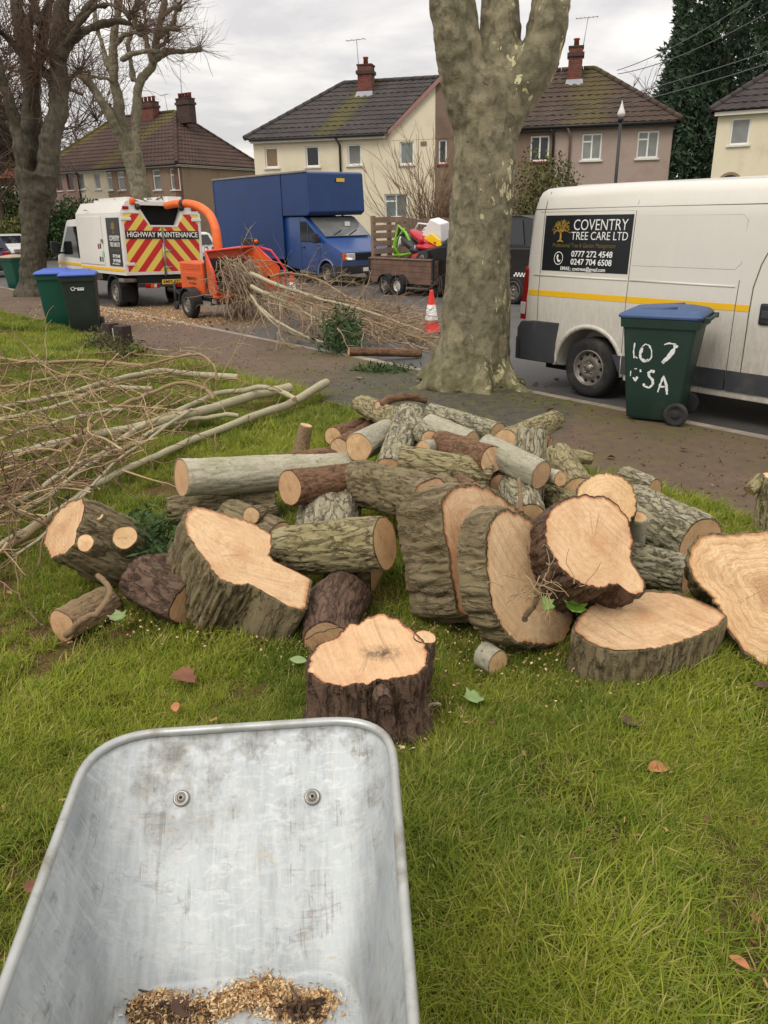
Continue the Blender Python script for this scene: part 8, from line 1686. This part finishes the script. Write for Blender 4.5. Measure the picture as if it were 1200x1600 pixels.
u = rgc.random(N) ** .8; S0 = np.array([list(G(390 + 255 * uu + rgc.normal(0, 14), 447 + 66 * uu + rgc.normal(0, 12) , max(.06, .58 * (1 - uu) + rgc.normal(0, .10)))) for uu in u])
D0 = np.array([_e[0], _e[1], -.22]) + rgc.normal(0, .5, (N, 3)) * np.array([1, 1, .7]); Q = wander(S0, D0, rgc.uniform(.4, 1.3, N), 8, .16, -.03, rgc)
N2 = 230; S1 = np.array([list(W(-7.0 + x, .9 + y, z)) for x, y, z in zip(rgc.uniform(.25, .75, N2), rgc.uniform(.2, .95, N2), rgc.uniform(.62, 1.28, N2))]); D1 = np.array([_e[0] * .7, _e[1] * .7, -.75]) + rgc.normal(0, .42, (N2, 3)); QV = wander(S1, D1, rgc.uniform(.5, 1.25, N2), 8, .14, -.05, rgc)
Q = np.concatenate([Q, QV]); Q[..., 2] = np.maximum(Q[..., 2], ground(Q[..., 0], Q[..., 1]) + .015); NN = len(Q)
a = rgc.integers(0, NN, NN * 3); b_ = rgc.integers(1, 7, NN * 3); Q2 = wander(Q[a, b_], (Q[a, b_] - Q[a, b_ - 1]) * 6 + rgc.normal(0, .5, (NN * 3, 3)), rgc.uniform(.1, .4, NN * 3), 5, .18, -.02, rgc); Q2[..., 2] = np.maximum(Q2[..., 2], ground(Q2[..., 0], Q2[..., 1]) + .015)
M_twh = pbr('pale_tan_twig', srgb(154, 134, 110), .85, var=.3, vs=5)
V, Fq = cat_mesh([strands(Q, np.linspace(.0095, .0038, 8)[None] * rgc.uniform(.6, 1.3, (NN, 1)), 4), strands(Q2, np.linspace(.005, .0025, 5)[None].repeat(NN * 3, 0), 3)]); tag(npmesh('brushwood', V, Fq, M_twh), 'thick tangle of twigs spilling from the orange chipper along the gutter', 'brushwood', None, 'stuff')
def sprigs(name, label, cs, n, spread, size, m, seed, out=None, cat='foliage'):
    rg = np.random.default_rng(seed); C = np.concatenate([np.array(c) + rg.normal(0, 1, (n, 3)) * np.array(spread) for c in cs]); C[:, 2] = np.maximum(C[:, 2], ground(C[:, 0], C[:, 1]) + .01); V, Fq = leaf_cloud(C, rg.uniform(.5, 1.4, len(C)) * size, rg, 5.0, None); o = npmesh(name, V, Fq, m, smooth=False); return tag(o, label, cat, None, 'stuff')
M_fern = leaf_mat('cypress_sprig', srgb(44, 66, 38), srgb(82, 104, 58)); M_fern2 = leaf_mat('dull_cypress_sprig', srgb(64, 66, 42), srgb(104, 100, 66))
sprigs('cypress_clippings', 'dark green cypress clippings stuck in the brush heap by the gutter', [G(531, 520, .25), G(540, 528, .2), G(522, 530, .2), G(535, 508, .35)], 420, (.14, .14, .14), .12, M_fern, 5)
sprigs('cypress_clippings', 'flat green clippings on the tarmac beside the trunk base', [G(x, y, .02) for x, y in ((575, 578), (590, 577), (605, 575), (620, 577), (598, 580))], 110, (.16, .1, .012), .09, M_fern, 6)
sprigs('cypress_clippings', 'olive green clippings heaped by the marker post and bins', [G(x, y, h) for x, y, h in ((160, 527, .16), (168, 536, .12), (200, 550, .1), (150, 538, .1), (210, 552, .08), (180, 550, .08))], 170, (.13, .12, .07), .09, M_fern2, 7)
sprigs('cypress_sprigs', 'green ferny sprigs hanging between the crooked stump and tilted slice', [G(x, y, h) for x, y, h in ((232, 842, .24), (240, 868, .2), (250, 888, .16), (222, 818, .22), (262, 925, .1), (256, 842, .2))], 130, (.03, .05, .05), .075, M_fern, 8)
sprigs('dry_litter', 'brown dry litter and bits of bark on the lawn under the branch pile', [G(x, y, .02) for x, y in ((200, 560), (150, 570), (240, 575), (90, 580), (300, 570), (40, 600))], 220, (.35, .25, .02), .06, M_lbr, 9, cat='litter')
# wood chips scattered on the lawn, path and road
rgw = np.random.default_rng(31)
C = np.concatenate([np.array([list(G(x, y, .035)) for x, y in zip(rgw.normal(cx, sx_, n), rgw.normal(cy, sy_, n))]) for cx, cy, sx_, sy_, n in ((580, 1165, 70, 14, 60), (930, 1050, 110, 30, 50), (420, 1000, 60, 20, 60), (690, 1100, 30, 20, 30), (1000, 790, 40, 10, 30))])
chips('wood_chips', C, .006, M_chip, rgw, 'pale wood chips scattered on the grass round the logs', 'wood chips')
n_s = 2200; q_ = rgw.integers(0, 9, n_s); ctr = np.array([[575, 1160], [380, 985], [330, 960], [720, 985], [800, 1020], [950, 1070], [1080, 1080], [520, 1000], [200, 960]])[q_] + rgw.normal(0, 1, (n_s, 2)) * np.array([46, 20]); chips('sawdust_on_grass', np.array([list(G(a_, b2_, h_)) for (a_, b2_), h_ in zip(ctr, rgw.uniform(.01, .055, n_s))]), .0042, M_chip, rgw, 'fine sawdust and small chips trodden into the grass round the foot of the heap', 'sawdust')
n_l = 3600; xl, yl = rgw.uniform(-2.6, 2.9, n_l), rgw.uniform(.6, 5.2, n_l); C = np.stack([xl, yl, ground(xl, yl) + rgw.uniform(.012, .05, n_l)], -1); keep = fbm(np.stack([xl * 1.9, yl * 1.9, xl * 0 + 4], -1), 3) > .02
chips('lawn_litter', C[keep], .011, chip_mat('dry_lawn_bits', [srgb(84, 60, 42), srgb(128, 92, 62), srgb(176, 148, 96)]), rgw, 'dry brown bits of leaf and thatch scattered through the lawn grass', 'litter', aspect=(1.5, 5))
C = np.array([list(W(s_, t_, float(ground(*W(s_, t_)[:2])) + .006)) for s_, t_ in zip(rgw.normal(-8.2, 1.4, 2600), rgw.normal(.1, .9, 2600)) if t_ > -2.1]); chips('wood_chips', C, .014, M_chip, rgw, 'pale wood chips strewn over the road and path around the chipper', 'wood chips')
C = np.array([list(W(s_, t_, float(ground(*W(s_, t_)[:2])) + .004)) for s_, t_ in zip(rgw.uniform(-12, 7, 2200), rgw.uniform(-2.1, -.2, 2200))]); chips('path_litter', C, .009, M_chipd, rgw, 'dark crumbs and leaf litter scattered along the tarmac path', 'litter')
# loose sticks by the stump and on the dark barked log
for lab, pts, r in (('crooked thin branch lying across the short thick piece at the far left', [(104, 992, .05), (128, 976, .12), (152, 958, .17), (170, 930, .2), (152, 903, .2)], 5.5), ('short pale broken stick beside the stump', [(655, 1105, .05), (672, 1098, .08), (692, 1092, .1)], 2.5), ('second broken stick beside the stump, lower one', [(662, 1112, .04), (678, 1105, .06), (692, 1098, .07)], 2.5), ('bent bare twig leaning out from the right of the stump', [(655, 1100, .1), (680, 1080, .16), (705, 1058, .24)], 1.5), ('short brown stick standing up between the upright slices', [(815, 800, .50), (809, 745, .62)], 4), ('thick brown twig sticking out of the dark barked log', [(820, 968, .34), (834, 945, .42), (848, 922, .48)], 5), ('thin twig lying across the top of the dark curved log', [(478, 998, .18), (505, 988, .21), (532, 984, .22)], 2)):
    branch(lab, pts, r, r * .8, B_brownsm if 'pale' not in lab else B_branch, None, 0, name='loose_stick', seed=len(lab))
P = wander(np.array([list(Vector(np.array([0, 0, CZ]) + ray(845 + rgw.normal(0, 22), 915 + rgw.normal(0, 16)) * 2.7)) for _ in range(26)]), rgw.normal(0, 1, (26, 3)) + np.array([0, -.5, .2]), .13, 6, .35, -.05, rgw); tag(npmesh('ivy_stems', *strands(P, np.linspace(.002, .001, 6)[None].repeat(26, 0), 4), M_twt), 'wispy dry ivy stems on the bark of the dark log with the side lobe', 'ivy stems', None, 'stuff')
# ================================================================= grass on the lawn (nobody could count it: one object)
def grass_mat():
    m, k, b = newmat('grass_blade'); p = k.pos(); bl = k.n('Attribute', attribute_name='bl').outputs['Fac']; tt = k.n('Attribute', attribute_name='tip').outputs['Fac']
    n1 = k.noise(1.1, 5, .6, p); n2 = k.noise(5, 5, .65, p)
    c = k.mix(k.rng(n1, .38, .62), srgb(66, 102, 10), srgb(150, 162, 40)); c = k.mix(k.rng(n2, .4, .7, 0, .6), c, srgb(182, 180, 70)); c = k.mix(k.rng(bl, 0, 1, 0, .75), c, srgb(40, 88, 8))
    c = k.mix(k.rng(bl, .88, .93, 0, .85), c, srgb(196, 178, 118)); c = k.mix(k.math('MULTIPLY', tt, .22), c, srgb(190, 188, 104))
    k.set(b.inputs['Base Color'], c); b.inputs['Roughness'].default_value = .65; b.inputs['Specular IOR Level'].default_value = .12
    tr = k.n('BsdfTranslucent'); k.set(tr.inputs[0], c); mx = k.n('MixShader', {0: .28}); k.t.links.new(b.outputs[0], mx.inputs[1]); k.t.links.new(tr.outputs[0], mx.inputs[2]); k.t.links.new(mx.outputs[0], [n_ for n_ in k.t.nodes if n_.type == 'OUTPUT_MATERIAL'][0].inputs[0]); return m
M_grass = grass_mat()
def tuft(nb, rad, h0, seed):
    rg = np.random.default_rng(seed); a = rg.random(nb) * 2 * np.pi; r = rad * np.sqrt(rg.random(nb)); B0 = np.stack([r * np.cos(a), r * np.sin(a), np.zeros(nb)], -1)
    lean = rg.random(nb) * 2 * np.pi; am = rg.uniform(.15, 1.35, nb); h = h0 * rg.uniform(.45, 1.25, nb); w = rg.uniform(.0012, .0025, nb)
    D = np.stack([np.cos(lean), np.sin(lean), np.zeros(nb)], -1); S = np.stack([-np.sin(lean + .3), np.cos(lean + .3), np.zeros(nb)], -1)
    V = []; ts = (0, .4, .75, 1.0)
    for t_ in ts:
        c = B0 + D * (am * h * t_ ** 1.8)[:, None] + np.array([0, 0, 1.0]) * (h * (t_ - .38 * am / 1.15 * t_ ** 2))[:, None]
        wd = (w * (1 - t_ ** 2 * .92))[:, None]; V += [c - S * wd, c + S * wd]
    V = np.stack(V, 1); i = np.arange(nb)[:, None] * 8; Fq = np.concatenate([i + np.array([[2 * q, 2 * q + 1, 2 * q + 3, 2 * q + 2]]) for q in range(3)])
    me = bpy.data.meshes.new('tuft'); V = V.reshape(-1, 3).astype(np.float32); me.from_pydata(V.tolist(), [], Fq.tolist()); me.materials.append(M_grass); me.polygons.foreach_set('use_smooth', [True] * len(me.polygons))
    add_attr(me, 'bl', np.repeat(rg.random(nb), 8)); add_attr(me, 'tip', np.tile(np.repeat(np.array(ts), 2), nb)); return bpy.data.objects.new('grass_tuft', me)
tc = bpy.data.collections.new('grass tufts')
for i in range(7): tc.objects.link(tuft(56, .06, .062, 300 + i))
rgg = np.random.default_rng(99)
def lawn_points(x0, x1, y0, y1, dens, sc):
    n = int((x1 - x0) * (y1 - y0) * dens); X = rgg.uniform(x0, x1, n); Y = rgg.uniform(y0, y1, n); s_, t_ = ST(X, Y)
    edge = PATH_T - .04 + .05 * fbm(np.stack([s_ * 3, s_ * 0, s_ * 0], -1), 3); ok = (t_ < edge) & (np.abs(X) < .62 * Y + 1.7)
    X, Y = X[ok], Y[ok]; bald = fbm(np.stack([X * 2.1, Y * 2.1, X * 0 + 4], -1), 4); ok = rgg.random(len(X)) > np.clip((bald - .18) * 2.0, 0, .80); X, Y = X[ok], Y[ok]
    lush = np.clip(fbm(np.stack([X * 1.7, Y * 1.7, X * 0 + 9], -1), 4), -.75, 1); return np.stack([X, Y, ground(X, Y) - .004], -1), sc * (1 + .55 * lush) * rgg.uniform(.75, 1.25, len(X))
PP = [lawn_points(-2.6, 2.9, .35, 2.4, 1500, .95), lawn_points(-3.6, 4.0, 2.4, 4.2, 900, 1.0), lawn_points(-6, 3, 4.2, 7.6, 420, 1.12), lawn_points(-14, 2, 7.6, 20, 150, 1.3)]
PT = np.concatenate([p for p, s in PP]); SCL = np.concatenate([s for p, s in PP]); n = len(PT)
me = bpy.data.meshes.new('lawn_grass'); me.vertices.add(n); me.vertices.foreach_set('co', PT.astype(np.float32).ravel()); me.materials.append(M_grass)
comb = fbm(np.stack([PT[:, 0] * .9, PT[:, 1] * .9, PT[:, 0] * 0 + 2], -1), 2) * 2.6
a = me.attributes.new('rot', 'FLOAT_VECTOR', 'POINT'); rt = np.stack([rgg.normal(0, .16, n), rgg.normal(0, .16, n), rgg.random(n) * 2 * np.pi], -1); a.data.foreach_set('vector', rt.astype(np.float32).ravel()); add_attr(me, 'sc', SCL)
go = bpy.data.objects.new('lawn_grass', me); COL.objects.link(go); tag(go, 'short green lawn grass with thin brown patches', 'grass', None, 'stuff')
ng = bpy.data.node_groups.new('grass', 'GeometryNodeTree'); ng.interface.new_socket('Geometry', in_out='INPUT', socket_type='NodeSocketGeometry'); ng.interface.new_socket('Geometry', in_out='OUTPUT', socket_type='NodeSocketGeometry')
gi, gout = ng.nodes.new('NodeGroupInput'), ng.nodes.new('NodeGroupOutput'); ip = ng.nodes.new('GeometryNodeInstanceOnPoints'); ci = ng.nodes.new('GeometryNodeCollectionInfo'); ci.inputs['Collection'].default_value = tc; ci.inputs['Separate Children'].default_value = True; ci.inputs['Reset Children'].default_value = True
na = ng.nodes.new('GeometryNodeInputNamedAttribute'); na.data_type = 'FLOAT_VECTOR'; na.inputs['Name'].default_value = 'rot'; nb_ = ng.nodes.new('GeometryNodeInputNamedAttribute'); nb_.data_type = 'FLOAT'; nb_.inputs['Name'].default_value = 'sc'
ng.links.new(gi.outputs[0], ip.inputs['Points']); ng.links.new(ci.outputs[0], ip.inputs['Instance']); ip.inputs['Pick Instance'].default_value = True; ng.links.new(na.outputs['Attribute'], ip.inputs['Rotation']); ng.links.new(nb_.outputs['Attribute'], ip.inputs['Scale']); ng.links.new(ip.outputs[0], gout.inputs[0])
md = go.modifiers.new('grass', 'NODES'); md.node_group = ng
